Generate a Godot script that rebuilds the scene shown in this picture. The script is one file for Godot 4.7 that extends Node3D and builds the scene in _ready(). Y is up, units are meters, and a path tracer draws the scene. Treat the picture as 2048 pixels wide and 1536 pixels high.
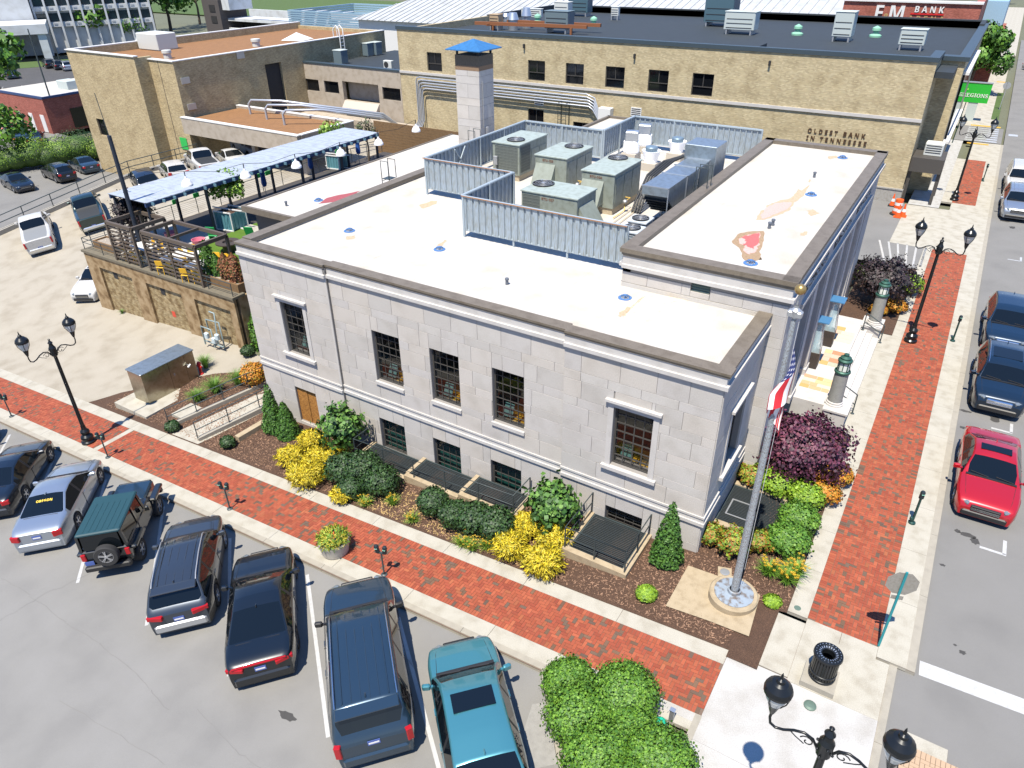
extends Node3D
# A corner bank building of pale limestone on two streets, seen from the air at midday.
const S := 0.0815            # fall of the front street, metres per metre
const F := 1439.78           # focal length of the photograph, pixels
const CAM := Vector3(4.051, 17.0, 17.728)
var R := Basis.from_euler(Vector3(deg_to_rad(-31.7404), deg_to_rad(32.1468), deg_to_rad(-0.5942)))
var rng := RandomNumberGenerator.new()
var mats := {}
var texs := {}
var used := {}

# ---------------------------------------------------------------- positions
func ray(u, v) -> Vector3: return R * Vector3((u - 1024.0) / F, -(v - 768.0) / F, -1.0)
func py(u, v, y = 0.0) -> Vector3:
	var d = ray(u, v); return CAM + d * ((y - CAM.y) / d.y)
func pz(u, v, z) -> Vector3:
	var d = ray(u, v); return CAM + d * ((z - CAM.z) / d.z)
func pxx(u, v, x) -> Vector3:
	var d = ray(u, v); return CAM + d * ((x - CAM.x) / d.x)
func pg(u, v, up = 0.0) -> Vector3:          # where a sight line meets the ground
	var d = ray(u, v)
	var y = 0.0
	var p = CAM
	for i in 40:
		p = CAM + d * ((y - CAM.y) / d.y)
		y = lerpf(y, G(p.x, p.z) + up, 0.6)
	return p
func G(x, z) -> float:                        # height of the ground
	if x < -58.4: return -3.8
	var b = S * (clampf(x, -42.0, 2.5) - 2.5)
	var a = lerpf(b, 0.0, clampf(-z / 6.0, 0, 1))
	var c = lerpf(b, maxf(b, -0.6), clampf((2.7 - z) / 21.0, 0, 1))
	return lerpf(a, c, clampf((-17.0 - x) / 6.0, 0, 1))

# ---------------------------------------------------------------- materials
func lin(r, g, b) -> Color: return Color(r, g, b).linear_to_srgb()
func mat(key, col = Color.WHITE, rough = 0.8, metal = 0.0) -> StandardMaterial3D:
	if mats.has(key): return mats[key]
	var m = StandardMaterial3D.new()
	m.resource_name = key
	m.albedo_color = col; m.roughness = rough; m.metallic = metal
	m.metallic_specular = 0.5
	mats[key] = m
	return m
func noise_tex(key, freq, lo: Color, hi: Color, mid = null, size = 512, kind = 0, oct = 4, sd = 1) -> Texture2D:
	if texs.has(key): return texs[key]
	var n = FastNoiseLite.new()
	n.noise_type = [FastNoiseLite.TYPE_SIMPLEX_SMOOTH, FastNoiseLite.TYPE_CELLULAR, FastNoiseLite.TYPE_VALUE][kind]
	n.frequency = freq; n.fractal_octaves = oct; n.seed = sd
	n.fractal_type = FastNoiseLite.FRACTAL_FBM
	if kind == 1: n.cellular_return_type = FastNoiseLite.RETURN_CELL_VALUE
	var im: Image = n.get_seamless_image(size, size, false, false, 0.15, true)
	im.convert(Image.FORMAT_L8)
	var src = im.get_data()
	var lut = PackedByteArray()
	for i in 256:
		var v = i / 255.0
		var c: Color
		if mid == null: c = lo.lerp(hi, v)
		else: c = lo.lerp(mid, v * 2.0) if v < 0.5 else (mid as Color).lerp(hi, v * 2.0 - 1.0)
		lut.append_array([c.r8, c.g8, c.b8])
	var dat = PackedByteArray(); dat.resize(size * size * 3)
	for i in size * size:
		var k = src[i] * 3
		var q = i * 3
		dat[q] = lut[k]; dat[q + 1] = lut[k + 1]; dat[q + 2] = lut[k + 2]
	var out = Image.create_from_data(size, size, false, Image.FORMAT_RGB8, dat)
	texs[key] = ImageTexture.create_from_image(out)
	return texs[key]
# a surface of two layers: a fine grain (uv1) and broad stains multiplied over it (uv2)
func surf(key, col: Color, rough, fine: Texture2D, fine_size, stain: Texture2D = null, stain_size = 7.0, bump = 0.0, metal = 0.0) -> StandardMaterial3D:
	if mats.has(key): return mats[key]
	var m = mat(key, col, rough, metal)
	m.albedo_texture = fine
	m.uv1_triplanar = true; m.uv1_world_triplanar = true
	m.uv1_scale = Vector3.ONE / fine_size
	if stain:
		m.detail_enabled = true
		m.detail_blend_mode = BaseMaterial3D.BLEND_MODE_MUL
		m.detail_albedo = stain
		m.detail_uv_layer = BaseMaterial3D.DETAIL_UV_2
		m.uv2_triplanar = true; m.uv2_world_triplanar = true
		m.uv2_scale = Vector3.ONE / stain_size
	if bump > 0.0:
		m.heightmap_enabled = true
		m.heightmap_texture = fine
		m.heightmap_scale = bump
	return m
func vcol(key, rough = 0.8, metal = 0.0, back = 0.0) -> StandardMaterial3D:
	if mats.has(key): return mats[key]
	var m = mat(key, Color.WHITE, rough, metal)
	m.vertex_color_use_as_albedo = true
	if back > 0.0:
		m.backlight_enabled = true
		m.backlight = Color(back, back, back)
		m.cull_mode = BaseMaterial3D.CULL_DISABLED
	return m

# ---------------------------------------------------------------- mesh builder
class MB:
	var v := PackedVector3Array()
	var n := PackedVector3Array()
	var c := PackedColorArray()
	var t := PackedVector2Array()
	var col := Color.WHITE
	var xf := Transform3D()
	func tri(a: Vector3, b: Vector3, d: Vector3, na = null, nb = null, nd = null) -> void:
		var f = (b - a).cross(d - a)
		if f.length_squared() < 1e-14: return
		f = f.normalized()
		for q in [[a, na], [d, nd], [b, nb]]:
			v.append(xf * q[0])
			n.append((xf.basis * (f if q[1] == null else q[1])).normalized())
			c.append(col)
	func quad(a: Vector3, b: Vector3, d: Vector3, e: Vector3) -> void:   # counter-clockwise seen from outside
		var f = (d - a).cross(e - b)
		if f.length_squared() < 1e-14: return
		var nn = (xf.basis * f).normalized()
		var p = [xf * a, xf * b, xf * d, xf * e]
		for i in [0, 2, 1, 0, 3, 2]:
			v.append(p[i]); n.append(nn); c.append(col)
	func uvquad(a, b, d, e) -> void:     # quad with uv 0..1 (a lower left, b lower right)
		quad(a, b, d, e)
		while t.size() < v.size() - 6: t.append(Vector2.ZERO)
		for i in [0, 2, 1, 0, 3, 2]: t.append([Vector2(0, 1), Vector2(1, 1), Vector2(1, 0), Vector2(0, 0)][i])
	func box(p: Vector3, s: Vector3, b := Basis.IDENTITY, bottom := true) -> void:
		var h = s * 0.5
		var k = []
		for i in 8:
			k.append(p + b * Vector3(h.x if i & 1 else -h.x, h.y if i & 2 else -h.y, h.z if i & 4 else -h.z))
		quad(k[4], k[5], k[7], k[6]); quad(k[1], k[0], k[2], k[3])
		quad(k[5], k[1], k[3], k[7]); quad(k[0], k[4], k[6], k[2])
		quad(k[6], k[7], k[3], k[2])
		if bottom: quad(k[0], k[1], k[5], k[4])
	func bx(x0, x1, y0, y1, z0, z1) -> void:
		box(Vector3((x0 + x1) * 0.5, (y0 + y1) * 0.5, (z0 + z1) * 0.5), Vector3(absf(x1 - x0), absf(y1 - y0), absf(z1 - z0)))
	func cbox(p: Vector3, s: Vector3, ch: float, b := Basis.IDENTITY) -> void:  # box with its top and standing edges cut off
		var h = s * 0.5
		var ring = func(x, z, cc, y): return [Vector3(x - cc, y, z), Vector3(-x + cc, y, z), Vector3(-x, y, z - cc), Vector3(-x, y, -z + cc), Vector3(-x + cc, y, -z), Vector3(x - cc, y, -z), Vector3(x, y, -z + cc), Vector3(x, y, z - cc)]
		var r0 = ring.call(h.x, h.z, ch, -h.y)
		var r1 = ring.call(h.x, h.z, ch, h.y - ch)
		var r2 = ring.call(h.x - ch, h.z - ch, ch, h.y)
		for i in 8:
			var j = (i + 1) % 8
			quad(p + b * r0[j], p + b * r0[i], p + b * r1[i], p + b * r1[j])
			quad(p + b * r1[j], p + b * r1[i], p + b * r2[i], p + b * r2[j])
			tri(p + b * Vector3(0, h.y, 0), p + b * r2[j], p + b * r2[i])
			tri(p + b * Vector3(0, -h.y, 0), p + b * r0[i], p + b * r0[j])
	func beam(a: Vector3, b2: Vector3, w: float, hgt: float) -> void:   # rectangular bar from a to b
		var z = (b2 - a)
		var l = z.length()
		if l < 1e-5: return
		z /= l
		var up = Vector3.UP if absf(z.y) < 0.99 else Vector3.RIGHT
		var x = up.cross(z).normalized()
		box((a + b2) * 0.5, Vector3(w, hgt, l), Basis(x, z.cross(x), z))
	func tube(pts: Array, r, sides := 8, caps := true) -> void:
		var last = []
		var lastn = []
		var side = Vector3.ZERO
		for i in pts.size():
			var d: Vector3
			if i == 0: d = pts[1] - pts[0]
			elif i == pts.size() - 1: d = pts[i] - pts[i - 1]
			else: d = (pts[i] - pts[i - 1]).normalized() + (pts[i + 1] - pts[i]).normalized()
			d = d.normalized()
			if side == Vector3.ZERO: side = d.cross(Vector3.UP if absf(d.y) < 0.95 else Vector3.RIGHT).normalized()
			else: side = (side - d * side.dot(d)).normalized()
			var up = side.cross(d)
			var rr = r[i] if r is Array else r
			var ring = []
			var rn = []
			for k in sides:
				var a = TAU * k / sides
				var nn = side * cos(a) + up * sin(a)
				rn.append(nn); ring.append(pts[i] + nn * rr)
			if i > 0:
				for k in sides:
					var j = (k + 1) % sides
					tri(last[k], ring[k], ring[j], lastn[k], rn[k], rn[j])
					tri(last[k], ring[j], last[j], lastn[k], rn[j], lastn[j])
			if caps and (i == 0 or i == pts.size() - 1):
				for k in range(1, sides - 1):
					if i == 0: tri(ring[0], ring[k], ring[k + 1])
					else: tri(ring[0], ring[k + 1], ring[k])
			last = ring; lastn = rn
	func lathe(prof: Array, o := Vector3.ZERO, sides := 16, b := Basis.IDENTITY) -> void:   # prof: Vector2(radius, height) upward
		for i in prof.size() - 1:
			var p: Vector2 = prof[i]
			var q: Vector2 = prof[i + 1]
			var tt = (q - p)
			if tt.length() < 1e-6: continue
			var nr = Vector2(tt.y, -tt.x).normalized()
			for k in sides:
				var a0 = TAU * k / sides
				var a1 = TAU * (k + 1) / sides
				var e0 = Vector3(cos(a0), 0, -sin(a0))
				var e1 = Vector3(cos(a1), 0, -sin(a1))
				var n0 = b * (e0 * nr.x + Vector3(0, nr.y, 0))
				var n1 = b * (e1 * nr.x + Vector3(0, nr.y, 0))
				var A = o + b * (e0 * p.x + Vector3(0, p.y, 0)); var B2 = o + b * (e1 * p.x + Vector3(0, p.y, 0))
				var C = o + b * (e1 * q.x + Vector3(0, q.y, 0)); var D = o + b * (e0 * q.x + Vector3(0, q.y, 0))
				tri(A, B2, C, n0, n1, n1)
				tri(A, C, D, n0, n1, n0)
	func poly(pts: PackedVector2Array, f: Callable, up := true) -> void:     # flat polygon; f maps a 2D point to 3D
		var ix = Geometry2D.triangulate_polygon(pts)
		for i in range(0, ix.size(), 3):
			var a = f.call(pts[ix[i]]); var b = f.call(pts[ix[i + 1]]); var d = f.call(pts[ix[i + 2]])
			if ((b - a).cross(d - a).y > 0) == up: tri(a, b, d)
			else: tri(a, d, b)
	func prism(pts: PackedVector2Array, depth: float, b := Basis.IDENTITY, o := Vector3.ZERO) -> void:  # polygon in the basis' x,y plane, extruded both ways along z
		var area = 0.0
		for i in pts.size(): area += pts[i].cross(pts[(i + 1) % pts.size()])
		if area < 0: pts.reverse()
		var ix = Geometry2D.triangulate_polygon(pts)
		var h = depth * 0.5
		for i in range(0, ix.size(), 3):
			var a = pts[ix[i]]; var q = pts[ix[i + 1]]; var d = pts[ix[i + 2]]
			if (q - a).cross(d - a) < 0:
				var s2 = q; q = d; d = s2
			tri(o + b * Vector3(a.x, a.y, h), o + b * Vector3(q.x, q.y, h), o + b * Vector3(d.x, d.y, h))
			tri(o + b * Vector3(a.x, a.y, -h), o + b * Vector3(d.x, d.y, -h), o + b * Vector3(q.x, q.y, -h))
		for i in pts.size():
			var a = pts[i]; var q = pts[(i + 1) % pts.size()]
			quad(o + b * Vector3(a.x, a.y, -h), o + b * Vector3(q.x, q.y, -h), o + b * Vector3(q.x, q.y, h), o + b * Vector3(a.x, a.y, h))
	func ball(p: Vector3, r: Vector3, sides := 12) -> void:
		var rings = sides / 2
		for i in rings:
			var t0 = PI * i / rings; var t1 = PI * (i + 1) / rings
			for k in sides:
				var a0 = TAU * k / sides; var a1 = TAU * (k + 1) / sides
				var q = []
				for w in [[t1, a0], [t1, a1], [t0, a1], [t0, a0]]:
					q.append(Vector3(sin(w[0]) * cos(w[1]), cos(w[0]), -sin(w[0]) * sin(w[1])))
				tri(p + q[0] * r, p + q[1] * r, p + q[2] * r, q[0], q[1], q[2])
				tri(p + q[0] * r, p + q[2] * r, p + q[3] * r, q[0], q[2], q[3])
	func mesh(off := Vector3.ZERO) -> ArrayMesh:
		var a = []
		a.resize(Mesh.ARRAY_MAX)
		if off != Vector3.ZERO:
			for i in v.size(): v[i] -= off
		a[Mesh.ARRAY_VERTEX] = v; a[Mesh.ARRAY_NORMAL] = n; a[Mesh.ARRAY_COLOR] = c
		if t.size() > 0:
			while t.size() < v.size(): t.append(Vector2.ZERO)
			a[Mesh.ARRAY_TEX_UV] = t
		var m = ArrayMesh.new()
		m.add_surface_from_arrays(Mesh.PRIMITIVE_TRIANGLES, a)
		return m

# ---------------------------------------------------------------- objects
func numbered(called: String) -> String:
	if not used.has(called):
		used[called] = 0
		return called
	used[called] += 1
	return "%s_%03d" % [called, used[called]]
func thing(called, label, category, at = Vector3.ZERO, turn = 0.0, group = "") -> Node3D:
	var o = Node3D.new()
	o.name = numbered(called); add_child(o)
	o.position = at; o.rotation.y = turn
	o.set_meta("label", label); o.set_meta("category", category)
	if group: o.set_meta("group", group)
	return o
func part(mb: MB, called, m: Material, parent: Node3D, at = null, label = "") -> MeshInstance3D:  # vertices are local to the parent
	var o = MeshInstance3D.new()
	o.name = called
	if mb.v.size() == 0: mb.box(Vector3.ZERO, Vector3.ONE * 0.001)
	o.mesh = mb.mesh()
	o.material_override = m
	parent.add_child(o, true)
	if at != null: o.position = at
	if label: o.set_meta("label", label)
	return o
func wpart(mb: MB, called, m: Material, parent: Node3D, label = "") -> MeshInstance3D:     # vertices are world positions
	var off = parent.position
	var up = parent.get_parent()
	while up is Node3D and up != self:
		off += up.position; up = up.get_parent()
	for i in mb.v.size(): mb.v[i] -= off
	return part(mb, called, m, parent, null, label)
func inst(mesh: Mesh, called, m: Material, parent: Node3D, xf := Transform3D()) -> MeshInstance3D:
	var o = MeshInstance3D.new()
	o.name = called; o.mesh = mesh; o.material_override = m; o.transform = xf
	parent.add_child(o, true)
	return o
func solo(mb: MB, called, m: Material, label, category, group = "", base = Vector3.ZERO) -> MeshInstance3D:  # a thing that is one mesh
	var o = part(mb, numbered(called), m, self)
	if base != Vector3.ZERO:
		o.mesh = null
		o.mesh = mb.mesh(base); o.position = base
	o.set_meta("label", label); o.set_meta("category", category)
	if group: o.set_meta("group", group)
	return o
func struct(mb: MB, called, m: Material) -> MeshInstance3D:
	var o = part(mb, numbered(called), m, self)
	o.set_meta("kind", "structure")
	return o
func copy(o: Node3D, at: Vector3, turn = null, label = "") -> Node3D:
	var c = o.duplicate()
	c.name = numbered(String(o.name).rstrip("0123456789").rstrip("_")); add_child(c)
	c.position = at
	if turn != null: c.rotation.y = turn
	if label: c.set_meta("label", label)
	return c
func words(text, size, depth, m, parent, at: Vector3, b := Basis.IDENTITY, called = "lettering", bold = 700, font = "Droid Sans") -> MeshInstance3D:
	var tm = TextMesh.new()
	var sf = SystemFont.new()
	sf.font_names = PackedStringArray([font]); sf.font_weight = bold
	tm.font = sf; tm.text = text; tm.font_size = 64; tm.pixel_size = size / 46.0; tm.depth = depth; tm.curve_step = 2.0
	var o = MeshInstance3D.new()
	o.name = called; o.mesh = tm; o.material_override = m
	parent.add_child(o, true)
	o.transform = Transform3D(b, at)
	return o

# ---------------------------------------------------------------- camera, sky, sun
func setup() -> void:
	var cam = Camera3D.new()
	cam.name = "camera"; add_child(cam)
	cam.transform = Transform3D(R, CAM)
	cam.fov = rad_to_deg(2.0 * atan(768.0 / F)); cam.near = 0.1; cam.far = 3000.0
	cam.current = true
	var env = Environment.new()
	env.background_mode = Environment.BG_SKY
	var sm = ProceduralSkyMaterial.new()
	sm.sky_top_color = Color(0.30, 0.48, 0.74); sm.sky_horizon_color = Color(0.74, 0.81, 0.88)
	sm.sky_curve = 0.12
	sm.ground_bottom_color = Color(0.36, 0.35, 0.33); sm.ground_horizon_color = Color(0.60, 0.66, 0.70)
	sm.sun_angle_max = 0.0
	var sky = Sky.new(); sky.sky_material = sm
	env.sky = sky
	env.background_energy_multiplier = 1.0
	env.tonemap_mode = Environment.TONE_MAPPER_LINEAR
	env.tonemap_exposure = 1.8
	env.sdfgi_enabled = true; env.ssao_enabled = true; env.ssil_enabled = true
	var we = WorldEnvironment.new(); we.name = "world_environment"; we.environment = env; add_child(we)
	var sun = DirectionalLight3D.new(); sun.name = "sun"; add_child(sun)
	sun.look_at_from_position(Vector3.ZERO, Vector3(-0.04, -1.0, -0.45), Vector3.UP)
	sun.light_energy = 1.6; sun.light_color = Color(1.0, 0.965, 0.90); sun.light_angular_distance = 0.5
	sun.shadow_enabled = true

func palette() -> void:
	var g_fine = noise_tex("fine", 0.11, Color(0.86, 0.86, 0.86), Color(1, 1, 1), null, 512, 0, 5, 3)
	var g_spk = noise_tex("speckle", 0.35, Color(0.55, 0.55, 0.55), Color(1, 1, 1), Color(0.86, 0.86, 0.86), 512, 0, 3, 5)
	var g_agg = noise_tex("aggregate", 0.4, Color(0.70, 0.70, 0.70), Color(1, 1, 1), Color(0.94, 0.94, 0.935), 1024, 0, 3, 15)
	var st_soft = noise_tex("stain_soft", 0.012, Color(0.93, 0.925, 0.915), Color(1, 1, 1), Color(0.985, 0.983, 0.98), 512, 0, 5, 17)
	var st_warm = noise_tex("stain_warm", 0.012, Color(0.87, 0.855, 0.83), Color(1, 1, 1), Color(0.97, 0.967, 0.96), 512, 0, 6, 7)
	var st_grey = noise_tex("stain_grey", 0.010, Color(0.91, 0.91, 0.91), Color(1, 1, 1), Color(0.97, 0.97, 0.967), 512, 0, 6, 11)
	var st_roof = noise_tex("stain_roof", 0.009, Color(0.93, 0.90, 0.85), Color(1, 1, 1), Color(0.985, 0.978, 0.965), 512, 0, 6, 13)
	surf("asphalt", lin(0.235, 0.231, 0.224), 0.95, g_agg, 5.0, st_grey, 13.0, 0.25)
	surf("asphalt_street", lin(0.20, 0.197, 0.193), 0.95, g_agg, 4.3, st_grey, 17.0, 0.25)
	surf("asphalt_dark", lin(0.09, 0.09, 0.095), 0.95, g_spk, 1.2, st_grey, 19.0, 0.2)
	surf("concrete", lin(0.42, 0.40, 0.345), 0.9, g_fine, 2.1, st_warm, 5.0, 0.1)
	surf("concrete_white", lin(0.45, 0.445, 0.435), 0.9, g_fine, 2.4, st_warm, 9.0, 0.05)
	surf("concrete_lot", lin(0.355, 0.325, 0.27), 0.92, g_fine, 2.7, st_warm, 11.0, 0.1)
	surf("kerb", lin(0.34, 0.315, 0.265), 0.92, g_fine, 1.3, st_grey, 2.6, 0.1)
	surf("mulch", lin(0.175, 0.105, 0.068), 0.98, noise_tex("bark", 0.2, Color(0.35, 0.33, 0.32), Color(1, 0.98, 0.95), Color(0.68, 0.64, 0.62), 512, 1, 3, 9), 1.1, st_grey, 3.1, 2.0)
	surf("soil", lin(0.035, 0.030, 0.026), 0.98, g_spk, 0.7, st_grey, 2.0, 1.0)
	surf("limestone_pad", lin(0.40, 0.325, 0.22), 0.9, g_fine, 1.7, st_warm, 2.3, 0.1)
	surf("grass", lin(0.085, 0.145, 0.03), 0.95, g_spk, 0.8, st_grey, 6.0, 1.0)
	surf("paint_white", lin(0.62, 0.62, 0.61), 0.75, g_spk, 0.6, st_grey, 1.1)
	surf("paint_yellow", lin(0.72, 0.42, 0.03), 0.75, g_spk, 0.6, st_grey, 1.1)
	surf("mortar", lin(0.20, 0.14, 0.105), 0.95, g_spk, 0.5)
	var b = surf("paver", Color.WHITE, 0.9, g_fine, 0.45, st_grey, 4.3, 0.15)
	b.vertex_color_use_as_albedo = true
	for i in 6:
		var k = [0.0, 0.012, -0.016, 0.02, -0.024, 0.006][i]
		surf("stone_%d" % i, lin(0.505 + k + [0, 0.0, 0.0, 0.01, 0.0, 0.012][i], 0.485 + k, 0.468 + k - [0, 0.008, 0.0, 0.016, 0.006, 0.02][i]), 0.85, g_fine, 2.4, st_soft, 5.7 + i * 0.6, 0.06)
	surf("stone_trim", lin(0.525, 0.51, 0.495), 0.85, g_fine, 1.6, st_soft, 4.1, 0.05)
	surf("joint", lin(0.27, 0.255, 0.24), 0.95, g_fine, 1.0)
	surf("roof_white", lin(0.515, 0.50, 0.478), 0.8, g_fine, 3.1, st_roof, 9.0, 0.05)
	surf("coping", lin(0.175, 0.148, 0.115), 0.5, g_fine, 4.0, st_warm, 3.0, 0.0, 0.0)
	mat("muntin", lin(0.05, 0.048, 0.045), 0.5)
	mat("rail", lin(0.05, 0.066, 0.07), 0.45, 0.2)
	mat("black_iron", lin(0.012, 0.014, 0.016), 0.28, 0.3)
	mat("dark", lin(0.02, 0.02, 0.022), 0.8)
	mat("interior", lin(0.05, 0.042, 0.036), 0.9)
	var gl = mat("pane", Color(0.03, 0.045, 0.05, 0.42), 0.04); gl.transparency = BaseMaterial3D.TRANSPARENCY_ALPHA
	mat("glass_dark", lin(0.006, 0.007, 0.009), 0.05)
	mat("galv", lin(0.52, 0.55, 0.58), 0.38, 0.85)
	mat("steel", lin(0.45, 0.46, 0.47), 0.45, 0.7)
	mat("white_paint", lin(0.60, 0.60, 0.59), 0.5)
	mat("red_paint", lin(0.5, 0.02, 0.02), 0.4)
	mat("plastic_black", lin(0.015, 0.015, 0.016), 0.5)
	mat("rust", lin(0.20, 0.075, 0.03), 0.9)

# ---------------------------------------------------------------- sheets on the ground
func sheet(mb: MB, pts: Array, dy: float, cell = 0.0) -> void:
	var P = PackedVector2Array()
	for p in pts: P.append(Vector2(p[0], p[1]) if p is Array else p)
	if cell <= 0.0:
		mb.poly(P, func(q): return Vector3(q.x, G(q.x, q.y) + dy, q.y))
		return
	var lo = P[0]; var hi = P[0]
	for q in P: lo = lo.min(q); hi = hi.max(q)
	var nx = int(ceil((hi.x - lo.x) / cell)); var nz = int(ceil((hi.y - lo.y) / cell))
	for i in nx:
		for j in nz:
			var a = lo + Vector2(i, j) * cell
			var b = (a + Vector2(cell, cell)).min(hi)
			var sq = PackedVector2Array([a, Vector2(b.x, a.y), b, Vector2(a.x, b.y)])
			for w in Geometry2D.intersect_polygons(sq, P):
				mb.poly(w, func(q): return Vector3(q.x, G(q.x, q.y) + dy, q.y))
func stripe(mb: MB, a: Vector2, b: Vector2, w: float, dy: float) -> void:
	var d = (b - a); var n = int(ceil(d.length() / 1.2)); var s = d.normalized().orthogonal() * w * 0.5
	for i in n:
		var p = a + d * (float(i) / n); var q = a + d * (float(i + 1) / n)
		var f = func(v): return Vector3(v.x, G(v.x, v.y) + dy, v.y)
		var k = [f.call(p + s), f.call(q + s), f.call(q - s), f.call(p - s)]
		if (k[2] - k[0]).cross(k[3] - k[1]).y > 0: mb.quad(k[0], k[1], k[2], k[3])
		else: mb.quad(k[3], k[2], k[1], k[0])
func blotch(mb: MB, c: Vector2, r: Vector2, dy: float, sd = 0) -> void:
	var q = PackedVector2Array()
	for i in 14:
		var a = TAU * i / 14
		q.append(c + Vector2(cos(a) * r.x, sin(a) * r.y) * (0.72 + 0.5 * absf(sin(a * 2.3 + sd * 1.7) * cos(a * 3.1 + sd))))
	mb.poly(q, func(v): return Vector3(v.x, G(v.x, v.y) + dy, v.y))

func slabs(called, rects: Array, m, top = 0.0, deep = 0.12) -> MeshInstance3D:   # concrete flags with open joints, over a bed
	var bed = MB.new()
	for r in rects: sheet(bed, [[r[0], r[2]], [r[1], r[2]], [r[1], r[3]], [r[0], r[3]]], top - 0.02)
	var o = struct(bed, called, mat("mortar"))
	for r in rects:
		var along_x = (r[1] - r[0]) > (r[3] - r[2])
		var l = (r[1] - r[0]) if along_x else (r[3] - r[2])
		var n = maxi(1, int(round(l / r[4])))
		for i in n:
			var a = l * i / n + 0.006; var b = l * (i + 1) / n - 0.006
			var q = [r[0] + a, r[0] + b, r[2], r[3]] if along_x else [r[0], r[1], r[2] + a, r[2] + b]
			var mb = MB.new()
			var P = [Vector2(q[0], q[3]), Vector2(q[1], q[3]), Vector2(q[1], q[2]), Vector2(q[0], q[2])]
			var tp = []; var bt = []
			for v in P: tp.append(Vector3(v.x, G(v.x, v.y) + top, v.y)); bt.append(Vector3(v.x, G(v.x, v.y) + top - deep, v.y))
			mb.quad(tp[0], tp[1], tp[2], tp[3])
			for k in 4: mb.quad(bt[k], bt[(k + 1) % 4], tp[(k + 1) % 4], tp[k])
			part(mb, "slab", mat(m), o)
	return o

func bricks(called, x0, x1, z0, z1, soldier_x: bool, near: Vector2, picks = 300) -> void:
	var bed = MB.new()
	sheet(bed, [[x0, z0], [x1, z0], [x1, z1], [x0, z1]], -0.014)
	var o = struct(bed, called, mat("mortar"))
	var list = []                          # [cx, cz, lx, lz]
	var L = 0.214; var W = 0.107
	var ix0 = x0 + (L if not soldier_x else 0.0); var ix1 = x1 - (L if not soldier_x else 0.0)
	var iz0 = z0 + (L if soldier_x else 0.0); var iz1 = z1 - (L if soldier_x else 0.0)
	if soldier_x:
		var n = int((x1 - x0) / W)
		for i in n:
			for e in 2: list.append([x0 + (i + 0.5) * W, (z0 + L / 2) if e == 0 else (z1 - L / 2), W, L])
	else:
		var n = int((z1 - z0) / W)
		for i in n:
			for e in 2: list.append([(x0 + L / 2) if e == 0 else (x1 - L / 2), z0 + (i + 0.5) * W, L, W])
	var nx = int((ix1 - ix0) / W) + 1; var nz = int((iz1 - iz0) / W) + 1
	for i in range(-1, nx):
		for j in range(-1, nz):
			var k = posmod(i - j, 4)
			var r
			if k == 0: r = [ix0 + i * W, ix0 + (i + 2) * W, iz0 + j * W, iz0 + (j + 1) * W]
			elif k == 3: r = [ix0 + i * W, ix0 + (i + 1) * W, iz0 + j * W, iz0 + (j + 2) * W]
			else: continue
			r = [maxf(r[0], ix0), minf(r[1], ix1), maxf(r[2], iz0), minf(r[3], iz1)]
			if r[1] - r[0] < 0.03 or r[3] - r[2] < 0.03: continue
			list.append([(r[0] + r[1]) / 2, (r[2] + r[3]) / 2, r[1] - r[0], r[3] - r[2]])
	list.sort_custom(func(a, b): return Vector2(a[0], a[1]).distance_squared_to(near) < Vector2(b[0], b[1]).distance_squared_to(near))
	var cols = [Color(0.31, 0.070, 0.034), Color(0.335, 0.080, 0.038), Color(0.285, 0.062, 0.031), Color(0.35, 0.090, 0.043), Color(0.31, 0.074, 0.036), Color(0.155, 0.088, 0.055), Color(0.13, 0.085, 0.06), Color(0.34, 0.10, 0.045)]
	var patch = FastNoiseLite.new(); patch.seed = 4; patch.frequency = 0.9
	var mb = MB.new()
	for i in list.size():
		var b = list[i]
		var dark = 0.105 + 0.13 * maxf(0.0, patch.get_noise_2d(b[0], b[1]) * 1.6)
		var ci = rng.randi_range(0, 4)
		if rng.randf() < dark: ci = rng.randi_range(5, 6)
		elif rng.randf() < 0.04: ci = 7
		var k = rng.randf_range(0.86, 1.14)
		var col = Color(cols[ci].r * k, cols[ci].g * k, cols[ci].b * k)
		var h = rng.randf_range(-0.0025, 0.0025)
		var y = G(b[0], b[1])
		var sx = (G(b[0] + 0.1, b[1]) - y) / 0.1
		var bas = Basis(Vector3(1, sx, 0), Vector3.UP, Vector3(0, 0, 1)) * Basis.from_euler(Vector3(0, rng.randf_range(-0.015, 0.015), 0))
		if i < picks:
			var one = MB.new(); one.col = col
			one.cbox(Vector3.ZERO, Vector3(b[2] - 0.009, 0.05, b[3] - 0.009), 0.004, bas)
			part(one, "brick", mat("paver"), o, Vector3(b[0], y - 0.025 + h, b[1]))
		else:
			mb.col = col
			mb.box(Vector3(b[0], y - 0.025 + h, b[1]), Vector3(b[2] - 0.009, 0.05, b[3] - 0.009), bas, false)
	part(mb, "far_bricks", mat("paver"), o).set_meta("kind", "stuff")

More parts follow.
